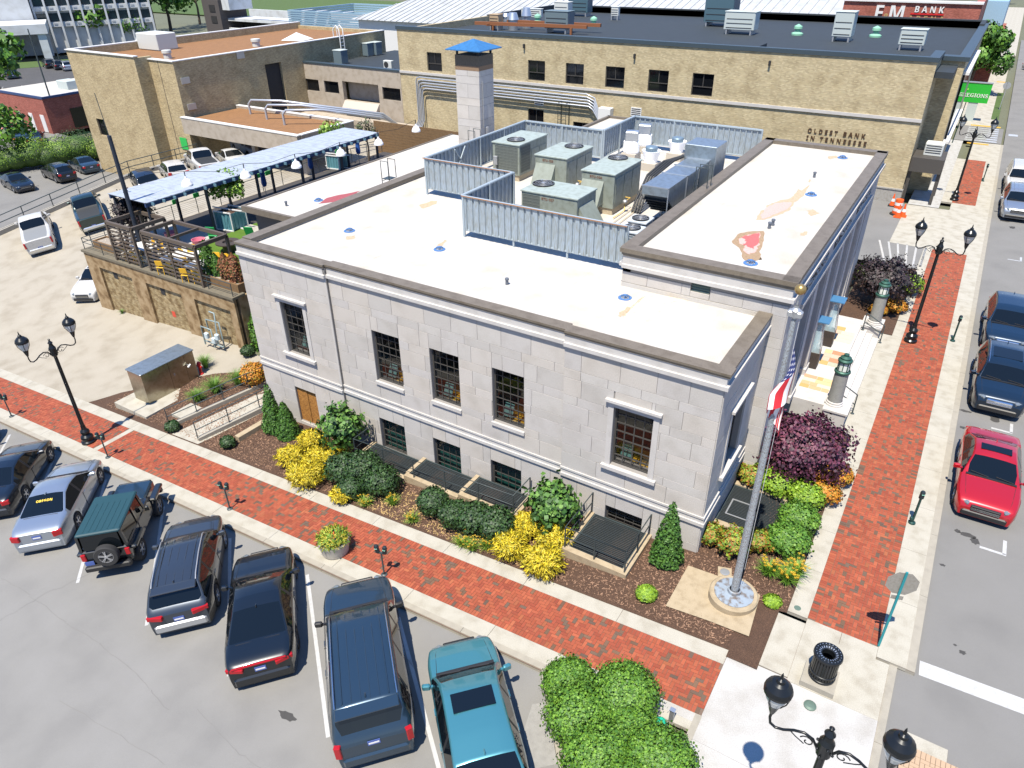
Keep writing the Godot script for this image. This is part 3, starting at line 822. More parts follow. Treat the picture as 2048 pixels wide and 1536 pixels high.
func roof_poly(pts: Array, y) -> PackedVector2Array:
	var P = PackedVector2Array()
	for p in pts:
		var w = py(p[0], p[1], y); P.append(Vector2(w.x, w.z))
	return P
func rough_poly(P: PackedVector2Array, amp: float) -> PackedVector2Array:
	var out = PackedVector2Array()
	for i in P.size():
		var a = P[i]; var b = P[(i + 1) % P.size()]
		var n = 4
		for k in n: out.append(a.lerp(b, float(k) / n) + Vector2(rng.randf_range(-amp, amp), rng.randf_range(-amp, amp)))
	return out
func roof_stains(b) -> void:
	var hi = 7.72; var lo = 6.46; var dr = 5.5
	var dirt = surf("roof_dirt", lin(0.62, 0.48, 0.33), 0.9, texs["speckle"], 0.7, texs["stain_warm"], 0.8)
	var brown = surf("roof_brown", lin(0.43, 0.30, 0.185), 0.9, texs["speckle"], 0.6, texs["stain_warm"], 0.7)
	var red = surf("roof_red", lin(0.52, 0.125, 0.125), 0.85, texs["fine"], 0.5, texs["stain_warm"], 0.6)
	var pink = surf("roof_pink", lin(0.62, 0.40, 0.365), 0.85, texs["fine"], 0.5, texs["stain_warm"], 0.6)
	var rows = [
		[hi, 0.004, brown, "dirt_stain", [[1462, 482], [1480, 465], [1512, 462], [1528, 462], [1528, 480], [1520, 505], [1522, 520], [1500, 526], [1484, 515], [1482, 500]]],
		[hi, 0.008, pink, "bare_patch", [[1480, 476], [1496, 470], [1522, 466], [1518, 490], [1510, 503], [1497, 510], [1487, 500], [1492, 492], [1478, 486]]],
		[hi, 0.012, red, "bare_patch", [[1481, 474], [1500, 470], [1521, 466], [1517, 482], [1508, 498], [1496, 494], [1486, 489], [1496, 484]]],
		[hi, 0.004, dirt, "dirt_stain", [[1510, 440], [1520, 425], [1534, 412], [1556, 402], [1580, 398], [1592, 385], [1598, 372], [1612, 355], [1622, 360], [1614, 385], [1600, 398], [1586, 408], [1578, 422], [1552, 432], [1530, 440]]],
		[hi, 0.008, pink, "bare_patch", [[1522, 428], [1534, 413], [1552, 406], [1584, 404], [1580, 416], [1562, 424], [1540, 434], [1524, 438]]],
		[hi, 0.012, red, "bare_patch", [[1560, 413], [1572, 406], [1580, 408], [1568, 417]]],
		[hi, 0.008, mat("roof_grey_stain", lin(0.50, 0.43, 0.38), 0.9), "dirt_stain", [[1594, 368], [1606, 357], [1618, 356], [1617, 370], [1604, 381], [1592, 378]]],
		[hi, 0.004, dirt, "dirt_stain", [[1614, 422], [1626, 418], [1638, 427], [1622, 432]]],
		[hi, 0.004, dirt, "dirt_stain", [[1600, 466], [1612, 463], [1616, 470], [1602, 472]]],
		[hi, 0.004, dirt, "dirt_stain", [[1655, 313], [1672, 311], [1676, 316], [1658, 319]]],
		[lo, 0.004, dirt, "dirt_stain", [[838, 410], [862, 402], [874, 402], [872, 408], [846, 417]]],
		[lo, 0.004, dirt, "dirt_stain", [[872, 492], [890, 480], [894, 482], [884, 492]]],
		[lo, 0.004, dirt, "dirt_stain", [[690, 474], [712, 470], [708, 478], [694, 480]]],
		[lo, 0.004, surf("roof_tint", lin(0.74, 0.64, 0.50), 0.9, texs["fine"], 1.0, texs["stain_warm"], 1.5), "dirt_stain", [[1240, 600], [1300, 590], [1400, 596], [1396, 602], [1345, 604], [1300, 640], [1270, 655], [1240, 625]]],
		[lo, 0.008, dirt, "dirt_stain", [[1240, 624], [1256, 614], [1262, 616], [1250, 632], [1238, 634]]],
		[lo, 0.008, dirt, "dirt_stain", [[1386, 592], [1402, 585], [1404, 600], [1394, 600]]],
		[lo, 0.004, surf("roof_walk", lin(0.70, 0.62, 0.52), 0.9, texs["fine"], 1.0, texs["stain_warm"], 1.2), "dirt_stain", [[780, 422], [800, 420], [806, 423], [786, 426]]],
	]
	for r in rows:
		var mb = MB.new()
		var y = r[0] + r[1]
		mb.poly(rough_poly(roof_poly(r[4], r[0]), 0.05), func(p): return Vector3(p.x, y, p.y))
		wpart(mb, r[3], r[2], b)
	# membrane laps: narrow welded strips
	for i in 7:
		var mb = MB.new(); var x = -1.6 - i * 2.6
		mb.bx(x, x + 0.1, 6.458, 6.464, -4.3 if x > -5.5 else -5.4, -0.75)
		wpart(mb, "membrane_lap", mat("roof_white"), b)
	for i in 3:
		var mb = MB.new(); var x = -4.0 + i * 1.5
		mb.bx(x, x + 0.1, hi - 0.002, hi + 0.004, -22.3, -4.9)
		wpart(mb, "membrane_lap", mat("roof_white"), b)

func bank_hall(b) -> void:
	# the taller hall along the side street
	var X0 = -5.2; var X1 = 0.53; var Z0 = -4.4; var Z1 = -22.8; var T = 7.62
	var fF = frame(Vector3(0, 0, Z0), Vector3.RIGHT)
	var fS = frame(Vector3(X1, 0, 0), Vector3(0, 0, -1))
	var fL = frame(Vector3(X0, 0, Z1), Vector3(0, 0, 1))
	var vent = pz(1402, 570, Z0)
	var vop = [[vent.x - 0.33, vent.x + 0.33, vent.y - 0.28, vent.y + 0.28]]
	wall(b, fF, X0, X1, -0.6, T, vop, mat("joint"), 0.4, "hall_front_wall")
	var R0 = 6.6; var R1 = 20.8                                   # recessed porch, distance back from the street corner
	wall(b, fS, 4.801, R0, -0.6, T, [], mat("joint"), 0.4, "hall_side_wall")
	wall(b, fS, R1, 22.8, -0.6, T, [], mat("stone_0"), 0.4, "hall_side_wall")
	wall(b, fS, R0, R1, 6.1, T, [], mat("stone_2"), 0.6, "porch_lintel")
	wall(b, frame(Vector3(X1 - 0.55, 0, 0), Vector3(0, 0, -1)), R0, R1, -0.2, 6.1, [], mat("stone_2"), 0.2, "porch_back_wall")
	wall(b, fL, 0.0, 18.4, 5.0, T, [], mat("stone_1"), 0.3, "hall_left_wall")
	wall(b, frame(Vector3(X1, 0, Z1), Vector3.LEFT), 0.4, X1 - X0, -0.6, T, [], mat("stone_1"), 0.3, "hall_rear_wall")
	var budget = [60]; var rest = MB.new()
	var courses = []
	var v = 0.0; var tall = true
	while v < 7.0:
		var h = 0.78 if tall else 0.39
		courses.append([v, minf(v + h, 7.18)]); v += h; tall = not tall
	ashlar(b, fF, X0, X1, courses, vop + [[-20.0, -0.02, -2.0, 6.6]], budget, rest, 1.1, 1.7)
	ashlar(b, fS, 4.4, R0, courses, [], budget, rest, 1.1, 1.7)
	wpart(rest, "small_blocks", mat("stone_2"), b).set_meta("kind", "stuff")
	# ledge, frieze, coping of the hall
	for e in [[fF, X0, X1, 0.14], [fS, 4.4, 22.8, 0.0], [fL, 0.0, 18.4, 0.0]]:
		var q = MB.new()
		fbox(q, e[0], e[1], e[2] + e[3], 7.19, 7.32, 0.0, 0.15); fbox(q, e[0], e[1], e[2] + e[3] * 0.3, 7.322, T, 0.0, 0.045)
		wpart(q, "ledge", mat("stone_trim"), b)
		q = MB.new()
		fbox(q, e[0], e[1], e[2] + e[3] * 0.5, T, 7.74, -0.25, 0.08); fbox(q, e[0], e[1] - 0.1, e[2] + e[3], 7.742, 7.90, -0.36, 0.13)
		wpart(q, "coping", mat("coping"), b)
	var q = MB.new(); q.bx(X0 - 0.1, X1 + 0.1, T, 7.90, Z1 - 0.1, Z1 + 0.4); wpart(q, "coping", mat("coping"), b)
	q = MB.new(); q.bx(X0 + 0.2, X1 - 0.2, 7.3, 7.72, Z1 + 0.2, Z0 - 0.2); wpart(q, "roof", mat("roof_white"), b)
	q = MB.new(); fbox(q, fF, X0, 0.0, 6.40, 6.62, 0.0, 0.05); wpart(q, "flashing", mat("roof_white"), b)
	# louvred vent in the front
	q = MB.new(); fbox(q, fF, vop[0][0], vop[0][1], vop[0][2], vop[0][3], -0.2, -0.15); var vn = wpart(q, "vent", mat("vent_green", lin(0.15, 0.20, 0.17), 0.5, 0.3), b, "green metal louvred vent")
	for i in 6:
		q = MB.new()
		var y = lerpf(vop[0][2] + 0.05, vop[0][3] - 0.05, i / 5.0)
		q.box(fp(fF, vent.x, y, -0.04), Vector3(0.62, 0.02, 0.1), Basis(Vector3.RIGHT, 0.7))
		wpart(q, "slat", mats["vent_green"], vn)
	# porch: piers, dark windows, carved grille band
	var n = 6
	for i in n:
		var c = lerpf(R0 + 0.55, R1 - 0.55, i / float(n - 1))
		q = MB.new()
		fbox(q, fS, c - 0.42, c + 0.42, 0.62, 6.1, -0.5, -0.06)
		fbox(q, fS, c - 0.30, c + 0.30, 0.62, 6.1, -0.06, -0.01)
		fbox(q, fS, c - 0.5, c + 0.5, 0.62, 0.9, -0.5, 0.03)
		wpart(q, "pier", mat("stone_trim"), b)
		if i < n - 1:
			var d = lerpf(R0 + 0.55, R1 - 0.55, (i + 1) / float(n - 1))
			sash(b, fS, c + 0.44, d - 0.44, 0.7, 6.0, 2, 5, -0.42, 0.05, "porch_bronze" if mats.has("porch_bronze") else mat("porch_bronze", lin(0.05, 0.07, 0.10), 0.4, 0.3).resource_name, "glass_dark", "porch_window")
	q = MB.new(); fbox(q, fS, R0 - 0.1, R1 + 0.1, 6.1, 6.25, 0.0, 0.12); wpart(q, "architrave", mat("stone_trim"), b)
	for i in 3:
		var c = lerpf(R0 + 2.2, R1 - 2.2, i / 2.0)
		q = MB.new(); fbox(q, fS, c - 1.9, c + 1.9, 6.45, 7.05, 0.0, 0.012); var gr = wpart(q, "grille", mat("dark"), b, "dark pierced grille in the frieze")
		q = MB.new()
		for k in 60:
			var u = c + rng.randf_range(-1.8, 1.8); var y = 6.75 + rng.randf_range(-0.25, 0.25)
			q.box(fp(fS, u, y, 0.03), Vector3(0.07, 0.07, 0.04), fS.B * Basis.from_euler(Vector3(0, 0, rng.randf() * 3.0)))
		wpart(q, "beads", mat("bead", lin(0.4, 0.44, 0.45), 0.4), gr).set_meta("kind", "stuff")

func bank_low_wing(b) -> void:
	# lower wing behind the left side, white roof
	var y = 5.5
	var a = py(490, 412, y); var e = py(905, 276, y)
	var x0 = a.x; var z0 = a.z; var z1 = -23.8
	var q = MB.new()
	q.bx(x0, -20.3, y - 0.3, y, z1, z0); wpart(q, "roof", mat("roof_white"), b)
	q = MB.new()
	q.bx(x0 - 0.12, -20.38, y - 0.26, y + 0.05, z0, z0 + 0.16); q.bx(x0 - 0.12, x0, y - 0.26, y + 0.05, z1, z0)
	wpart(q, "fascia", mat("coping"), b)
	q = MB.new()
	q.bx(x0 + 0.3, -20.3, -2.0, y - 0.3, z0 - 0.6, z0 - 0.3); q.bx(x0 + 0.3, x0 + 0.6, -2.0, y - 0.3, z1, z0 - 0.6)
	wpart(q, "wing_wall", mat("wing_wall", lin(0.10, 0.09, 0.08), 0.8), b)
	# red scrape and drain on it
	q = MB.new()
	var P = rough_poly(roof_poly([[636, 408], [652, 396], [690, 388], [720, 382], [706, 392], [672, 404]], y), 0.05)
	q.poly(P, func(p): return Vector3(p.x, y + 0.006, p.y)); wpart(q, "scuffed_patch", surf("roof_red2", lin(0.42, 0.10, 0.12), 0.85, texs["speckle"], 0.5, texs["stain_warm"], 0.6), b)

# ---------------------------------------------------------------- things on the bank's roof
func fan_top(parent, at: Vector3, r: float) -> void:
	var q = MB.new()
	q.lathe([Vector2(0.0, 0.003), Vector2(r, 0.003), Vector2(r, 0.05), Vector2(r + 0.03, 0.05), Vector2(r + 0.03, 0.0)], at, 24)
	var f = part(q, "fan", mat("plastic_black"), parent)
	for k in 6:
		q = MB.new()
		var a = TAU * k / 6
		q.box(at + Vector3(cos(a), 0, sin(a)) * r * 0.5 + Vector3(0, 0.02, 0), Vector3(r * 0.85, 0.012, r * 0.36), Basis(Vector3.UP, -a) * Basis(Vector3.RIGHT, 0.35))
		part(q, "blade", mat("fan_blade", lin(0.05, 0.055, 0.06), 0.4, 0.4), f)
	q = MB.new(); q.lathe([Vector2(0.0, 0.07), Vector2(r * 0.16, 0.06), Vector2(r * 0.18, 0.0)], at, 12); part(q, "hub", mat("steel"), f)
	q = MB.new()
	for k in 4:
		var rr = r * (k + 1) / 4.0
		var ring = []
		for i in 25: ring.append(at + Vector3(cos(TAU * i / 24) * rr, 0.06, sin(TAU * i / 24) * rr))
		q.tube(ring, 0.006, 4, false)
	for k in 8:
		var a = TAU * k / 8
		q.tube([at + Vector3(0, 0.06, 0), at + Vector3(cos(a) * r, 0.06, sin(a) * r)], 0.006, 4, false)
	part(q, "guard", mat("steel"), f)

func rtu(x0, x1, z0, z1, yt, fan: Vector3, opts: Dictionary, label) -> Node3D:
	var base = Vector3((x0 + x1) / 2, 6.46, (z0 + z1) / 2)
	var o = thing("rooftop_air_unit", label, "air conditioner", base, 0.0, "rooftop air units inside the metal screen")
	var hx = (x1 - x0) / 2; var hz = (z1 - z0) / 2; var h = yt - 6.46
	var cab = surf("rtu_paint", lin(0.27, 0.305, 0.265), 0.5, texs["fine"], 1.4, texs["stain_warm"], 2.2)
	var q = MB.new(); q.box(Vector3(0, 0.15, 0), Vector3(hx * 2 - 0.1, 0.3, hz * 2 - 0.1)); part(q, "kerb_frame", surf("rtu_curb", lin(0.50, 0.42, 0.30), 0.8, texs["fine"], 1.0, texs["stain_warm"], 1.0), o)
	q = MB.new(); q.cbox(Vector3(0, 0.3 + (h - 0.36) / 2, 0), Vector3(hx * 2, h - 0.36, hz * 2), 0.02); part(q, "cabinet", cab, o)
	q = MB.new(); q.cbox(Vector3(0, h - 0.03, 0), Vector3(hx * 2 + 0.08, 0.06, hz * 2 + 0.08), 0.015); part(q, "lid", surf("rtu_lid", lin(0.36, 0.42, 0.39), 0.45, texs["fine"], 1.4, texs["stain_warm"], 2.2), o)
	fan_top(o, Vector3(fan.x - base.x, h, fan.z - base.z), 0.44)
	for g in opts.get("grilles", []):        # [face, from, to]
		q = MB.new()
		var fr = frame(Vector3(0, 0, hz), Vector3.RIGHT) if g[0] == "f" else frame(Vector3(hx, 0, 0), Vector3(0, 0, -1))
		fbox(q, fr, g[1], g[2], 0.42, h - 0.16, 0.0, 0.008)
		var gg = part(q, "coil_grille", mat("coil", lin(0.11, 0.125, 0.115), 0.6, 0.2), o)
		q = MB.new()
		var n = 16
		for i in n + 1:
			var u = lerpf(g[1], g[2], i / float(n)); fbox(q, fr, u - 0.006, u + 0.006, 0.42, h - 0.16, 0.008, 0.02)
		for i in 10:
			var v = lerpf(0.42, h - 0.16, i / 9.0); fbox(q, fr, g[1], g[2], v - 0.006, v + 0.006, 0.008, 0.02)
		var w = part(q, "wires", mat("coil_wire", lin(0.20, 0.22, 0.20), 0.5, 0.3), gg); w.set_meta("kind", "stuff")
	for p in opts.get("panels", []):
		q = MB.new()
		var fr = frame(Vector3(0, 0, hz), Vector3.RIGHT) if p[0] == "f" else frame(Vector3(hx, 0, 0), Vector3(0, 0, -1))
		fbox(q, fr, p[1], p[2], p[3], p[4], 0.0, 0.018); part(q, "access_panel", cab, o)
	if opts.has("hood"):
		q = MB.new()
		var fr = frame(Vector3(0, 0, hz), Vector3.RIGHT) if opts.hood[0] == "f" else frame(Vector3(hx, 0, 0), Vector3(0, 0, -1))
		var a = opts.hood[1]; var b = opts.hood[2]; var t = h - 0.38; var bt = 0.42; var d = 0.62
		var k = [fp(fr, a, t, 0.01), fp(fr, b, t, 0.01), fp(fr, b, bt, d), fp(fr, a, bt, d), fp(fr, b, bt + 0.04, 0.01), fp(fr, a, bt + 0.04, 0.01)]
		q.quad(k[3], k[2], k[1], k[0]); q.tri(k[2], k[4], k[1]); q.tri(k[5], k[3], k[0]); q.quad(k[5], k[4], k[2], k[3])
		part(q, "rain_hood", cab, o)
	if opts.has("text"):
		var fr = frame(Vector3(0, 0, hz + 0.01), Vector3.RIGHT)
		words(opts.text, 0.11, 0.004, mat("rtu_text", lin(0.16, 0.07, 0.04), 0.8), o, Vector3(opts.get("tx", 0.0), h - 0.24, hz + 0.012))
	if opts.get("gas", false):
		q = MB.new()
		var gx = hx + 0.25
		q.tube([Vector3(hx, 0.5, hz * 0.1), Vector3(gx, 0.5, hz * 0.1), Vector3(gx, 0.5, hz * 0.5), Vector3(gx, 0.08, hz * 0.5), Vector3(gx, 0.08, hz * 1.3)], 0.022, 6)
		part(q, "gas_pipe", mat("gas_yellow", lin(0.62, 0.42, 0.10), 0.5), o)
		q = MB.new(); q.lathe([Vector2(0, -0.07), Vector2(0.1, -0.06), Vector2(0.11, 0.02), Vector2(0.05, 0.07), Vector2(0, 0.08)], Vector3(gx, 0.5, hz * 0.5), 10); part(q, "regulator", mat("steel"), o)
	if opts.get("switch_box", false):
		q = MB.new(); q.cbox(Vector3(-hx + 0.25, 0.95, hz + 0.1), Vector3(0.22, 0.42, 0.14), 0.01); q.tube([Vector3(-hx + 0.25, 0.75, hz + 0.1), Vector3(-hx + 0.25, 0.02, hz + 0.1)], 0.025, 6)
		part(q, "switch_box", mat("steel"), o)
	return o

func roof_gear() -> void:
	# corrugated steel screen round the plant
	var scr = thing("rooftop_screen", "corrugated pale blue steel screen with rust streaks around the rooftop air units", "screen", Vector3(-11.5, 6.46, -14))
	var steel = surf("screen_steel", lin(0.32, 0.39, 0.46), 0.5, noise_tex("streak", 0.03, Color(0.80, 0.73, 0.62), Color(1, 1, 1), Color(0.985, 0.985, 0.99), 512, 0, 4, 31), 1.0, texs["stain_roof"], 3.0, 0.0, 0.25)
	steel.uv1_scale = Vector3(1.6, 0.13, 1.6)
	var path = [Vector2(-5.62, -5.56), Vector2(-12.9, -5.56), Vector2(-12.9, -9.47), Vector2(-17.85, -9.47), Vector2(-17.9, -18.9), Vector2(-13.0, -18.9), Vector2(-13.0, -23.1), Vector2(-5.62, -23.1)]
	var w = 0.93; var y0 = 6.74; var y1 = 8.2
	var sm = MB.new()               # one sheet, 0.93 wide, three ribs
	for side in 2:
		for i in 3:
			var a = i * 0.31
			var pr = [Vector2(a, 0), Vector2(a + 0.2, 0), Vector2(a + 0.225, -0.05), Vector2(a + 0.285, -0.05), Vector2(a + 0.31, 0)]
			for k in 4:
				var p = pr[k]; var q = pr[k + 1]; var z = -0.004 * side
				var A = Vector3(p.x, 0, p.y + z); var B = Vector3(q.x, 0, q.y + z)
				var C = B + Vector3(0, y1 - y0, 0); var D = A + Vector3(0, y1 - y0, 0)
				if side == 0: sm.quad(A, B, C, D)
				else: sm.quad(B, A, D, C)
	var sheet_mesh = sm.mesh()
	for i in path.size() - 1:
		var a = path[i]; var b = path[i + 1]
		var d = (b - a); var n = maxi(1, int(round(d.length() / w)))
		var u = Vector3(d.x, 0, d.y).normalized()
		var N = u.cross(Vector3.UP)
		# ribs face outwards: the path runs so that outside is on its left
		for k in n:
			var p = a + d * (float(k) / n)
			var s = d.length() / n / w
			var xf = Transform3D(Basis(-u * s, Vector3.UP, -N), Vector3(p.x, y0, p.y) + u * (d.length() / n))
			xf.origin -= scr.position
			inst(sheet_mesh, "sheet", steel, scr, xf)
		var rail = MB.new()
		for y in [y0 + 0.03, y1 - 0.02]:
			rail.beam(Vector3(a.x, y, a.y) + N * 0.05, Vector3(b.x, y, b.y) + N * 0.05, 0.06, 0.06)
		rail.beam(Vector3(a.x, y1 + 0.015, a.y), Vector3(b.x, y1 + 0.015, b.y), 0.09, 0.02)
		wpart(rail, "rail", mat("screen_rail", lin(0.36, 0.42, 0.46), 0.5, 0.3), scr)
		var np = maxi(1, int(round(d.length() / 2.4)))
		for k in np + 1:
			var p = a + d * (float(k) / np)
			var pm = MB.new(); pm.box(Vector3(p.x, (6.46 + y1) / 2, p.y) + N * 0.07, Vector3(0.07, y1 - 6.46, 0.07)); wpart(pm, "post", mats["screen_rail"], scr)
	for e in [[-17.9, -12.9, -9.47], [-12.9, -5.62, -5.56]]:
		var cap = MB.new(); cap.beam(Vector3(e[0], 8.2, e[2]), Vector3(e[1], 8.2, e[2]), 0.11, 0.035)
		wpart(cap, "rusty_edge", mat("rust_edge", lin(0.30, 0.155, 0.08), 0.9), scr, "rusted top edge")
	for x in [[-17.8, -11.6, -12.7], [-17.8, -12.9, -11.8]]:
		var br = MB.new(); br.beam(Vector3(-17.72, 6.7, x[1]), Vector3(-17.72, 8.1, x[2]), 0.05, 0.05); wpart(br, "brace", mats["screen_rail"], scr)
	# four packaged units
	rtu(-16.6, -15.0, -16.3, -13.5, 8.3, py(1032, 280, 8.3), {"grilles": [["f", -0.62, 0.7], ["s", -1.28, -0.35]], "panels": [["s", -0.2, 0.5, 0.6, 1.4], ["s", 0.6, 1.3, 0.6, 1.4]], "switch_box": true}, "sage green rooftop air unit with two mesh grilles and a switch box")
	rtu(-13.45, -11.75, -15.1, -12.4, 8.3, py(1148, 293, 8.3), {"hood": ["f", -0.78, 0.25], "panels": [["s", -1.2, -0.4, 0.5, 1.6], ["s", -0.3, 0.5, 0.5, 1.6], ["s", 0.6, 1.25, 0.5, 1.6]], "gas": true, "text": "RTU-103", "tx": -0.15}, "sage green rooftop air unit with rain hood, next to the two-grille unit")
	rtu(-10.3, -8.7, -14.0, -11.1, 8.3, py(1236, 316, 8.3), {"hood": ["f", -0.75, 0.3], "panels": [["s", -1.3, -0.5, 0.5, 1.6], ["s", -0.4, 0.4, 0.5, 1.6], ["s", 0.5, 1.3, 0.5, 1.6]], "gas": true, "text": "RTU-104", "tx": -0.1}, "sage green rooftop air unit with rain hood beside the long metal duct")
	rtu(-11.25, -8.65, -9.2, -7.5, 8.2, py(1087, 368, 8.2), {"grilles": [["f", -1.22, -0.42]], "hood": ["s", -0.7, 0.55], "panels": [["f", -0.25, 0.25, 0.45, 1.1], ["f", 0.5, 0.9, 0.45, 1.1]], "text": "RTU-107", "tx": -0.05}, "sage green rooftop air unit turned sideways behind the front of the metal screen")
	# long galvanised duct and intake
	var d = thing("roof_duct", "long galvanised sheet metal duct with sloped intake beside the upper roof", "duct", Vector3(-6.5, 6.46, -13.5))
	var gal = surf("duct_galv", lin(0.40, 0.47, 0.53), 0.35, texs["fine"], 0.9, texs["stain_warm"], 1.6, 0.0, 0.75)
	var q = MB.new()
	q.prism(PackedVector2Array([Vector2(10.2, 8.3), Vector2(12.4, 8.3), Vector2(12.4, 6.95), Vector2(11.4, 6.95), Vector2(10.2, 7.95)]), 1.12, Basis(Vector3(0, 0, -1), Vector3.UP, Vector3(1, 0, 0)), Vector3(-6.48, 0, 0)); wpart(q, "intake_hood", gal, d)
	q = MB.new(); q.cbox(Vector3(-6.48, 7.6, -14.0), Vector3(1.1, 1.36, 3.14), 0.02); wpart(q, "duct_run", gal, d)
	q = MB.new(); q.cbox(Vector3(-6.42, 7.8, -16.1), Vector3(1.5, 2.2, 1.5), 0.02); wpart(q, "plenum_box", gal, d)
	for z in [-10.22, -12.4, -13.9, -15.34]:
		q = MB.new(); q.box(Vector3(-6.48, 8.3, z), Vector3(1.2, 0.05, 0.05)); q.box(Vector3(-5.9, 7.6, z), Vector3(0.04, 1.4, 0.05)); wpart(q, "flange", mat("galv"), d)
	q = MB.new()
	for i in 5: q.box(Vector3(-6.48, 7.05 + i * 0.17, -11.3 + i * 0.23), Vector3(1.06, 0.02, 0.16), Basis(Vector3.RIGHT, 0.4))
	wpart(q, "intake_slats", mat("dark"), d).set_meta("kind", "stuff")
	for x in [-6.9, -6.1]:
		for z in [-12.3, -15.0]:
			q = MB.new(); q.box(Vector3(x, 6.7, z), Vector3(0.1, 0.5, 0.1)); wpart(q, "leg", mat("galv"), d)
	var lad = thing("short_roof_ladder", "dark steel ladder from the plant roof to the upper roof edge", "ladder", Vector3(-5.55, 6.46, -12.6))
	for z in [-12.35, -12.85]:
		q = MB.new(); q.tube([Vector3(-5.55, 6.47, z), Vector3(-5.55, 8.75, z), Vector3(-5.0, 8.75, z), Vector3(-5.0, 7.92, z)], 0.022, 6); wpart(q, "side_rail", mat("rail"), lad)
	for i in 6:
		q = MB.new(); q.tube([Vector3(-5.55, 6.75 + i * 0.28, -12.35), Vector3(-5.55, 6.75 + i * 0.28, -12.85)], 0.014, 6); wpart(q, "rung", mat("rail"), lad)
	# exhaust fans
	for e in [[-11.9, -20.3, "square"], [-11.95, -22.2, "square"], [-10.2, -19.0, "round"], [-9.75, -21.6, "round"]]:
		var at = Vector3(e[0], 6.46, e[1])
		var f = thing("exhaust_fan", {"square": "square hooded metal kitchen exhaust on a drum, by the screen corner", "round": "round white mushroom exhaust fan with a blue steel cap"}[e[2]], "exhaust fan", at, 0.0, "rooftop exhaust fans")
		q = MB.new(); q.box(Vector3(0, 0.2, 0), Vector3(0.85, 0.4, 0.85)); part(q, "kerb_frame", mat("fan_curb", lin(0.42, 0.38, 0.32), 0.7), f)
		q = MB.new()
		if e[2] == "round":
			q.lathe([Vector2(0.34, 0.4), Vector2(0.36, 0.55), Vector2(0.48, 0.95), Vector2(0.50, 1.0), Vector2(0.46, 1.0), Vector2(0.3, 0.7)], Vector3.ZERO, 20); part(q, "bowl", mat("fan_white", lin(0.40, 0.40, 0.37), 0.5), f)
			q = MB.new(); q.lathe([Vector2(0.32, 0.8), Vector2(0.33, 1.15), Vector2(0.3, 1.2), Vector2(0.0, 1.24)], Vector3.ZERO, 20); part(q, "cap", surf("cap_steel", lin(0.24, 0.33, 0.40), 0.45, texs["fine"], 1.0, null, 1, 0, 0.5), f)
		else:
			q.lathe([Vector2(0.42, 0.4), Vector2(0.46, 0.5), Vector2(0.44, 1.0), Vector2(0.36, 1.05)], Vector3.ZERO, 12); part(q, "drum", mat("fan_white"), f)
			q = MB.new(); q.cbox(Vector3(0, 1.3, 0), Vector3(0.7, 0.5, 0.6), 0.03, Basis(Vector3.UP, 0.3)); part(q, "hood", mat("galv"), f)
	# two condensers by the front screen
	for e in [[-6.5, -8.95], [-6.35, -7.75]]:
		var f = thing("condenser_unit", "small square outdoor condenser with round fan guard next to the upper roof wall", "air conditioner", Vector3(e[0], 6.46, e[1]), 0.0, "pair of condensers on the bank roof")
		q = MB.new(); q.cbox(Vector3(0, 0.42, 0), Vector3(0.78, 0.8, 0.78), 0.06); part(q, "body", mat("cond_body", lin(0.12, 0.15, 0.17), 0.6), f)
		q = MB.new(); q.cbox(Vector3(0, 0.85, 0), Vector3(0.86, 0.07, 0.86), 0.02); part(q, "top_plate", mat("cond_top", lin(0.42, 0.47, 0.52), 0.5), f)
		fan_top(f, Vector3(0, 0.885, 0), 0.32)
		for i in 7:
			q = MB.new(); q.box(Vector3(0, 0.12 + i * 0.1, 0), Vector3(0.8, 0.02, 0.8)); part(q, "louvre", mat("cond_top"), f)
	# black hoses, gas lines, pads
	for k in 4:
		q = MB.new()
		var x = -7.75 - k * 0.12
		q.tube([Vector3(-7.1, 8.35, -15.6), Vector3(x + 0.3, 8.2, -14.8 + k * 0.1), Vector3(x, 7.8, -13.4), Vector3(x, 7.0, -12.3), Vector3(x, 6.52, -11.9)], 0.055, 6)
		solo(q, "refrigerant_hose", mat("hose", lin(0.02, 0.022, 0.025), 0.6), "black insulated hose arching down from the metal duct", "hose", "hoses by the roof duct", Vector3(x, 6.46, -11.9))
	for k in 3:
		q = MB.new()
		q.tube([Vector3(-6.9 - k * 0.16, 6.52, -10.6), Vector3(-7.2 - k * 0.16, 6.52, -9.6), Vector3(-7.2 - k * 0.16, 6.52, -8.6)], 0.05, 6)
		solo(q, "roof_hose", mat("hose"), "black hose lying on the white roof beside the condensers", "hose", "hoses lying on the roof", Vector3(-7.2 - k * 0.16, 6.46, -8.6))
	for k in 2:
		q = MB.new()
		q.tube([Vector3(-8.3 + k * 0.25, 6.53, -13.2), Vector3(-8.2 + k * 0.25, 6.53, -9.8), Vector3(-7.4, 6.53, -8.0 - k * 0.3)], 0.016, 6)
		solo(q, "gas_line", mat("gas_pale", lin(0.55, 0.45, 0.28), 0.6), "thin pale gas line across the roof between the units", "pipe", "gas lines on the roof", Vector3(-8.2, 6.46, -9.8))
	q = MB.new(); q.bx(-6.95, -5.3, 6.462, 6.475, -11.9, -9.8)
	solo(q, "rubber_mat", mat("hose"), "dark rubber mat on the roof under the duct intake", "mat", "", Vector3(-6.1, 6.46, -10.8))
	# drains
	var dl = {"blue": mat("drain_blue", lin(0.06, 0.15, 0.34), 0.5)}
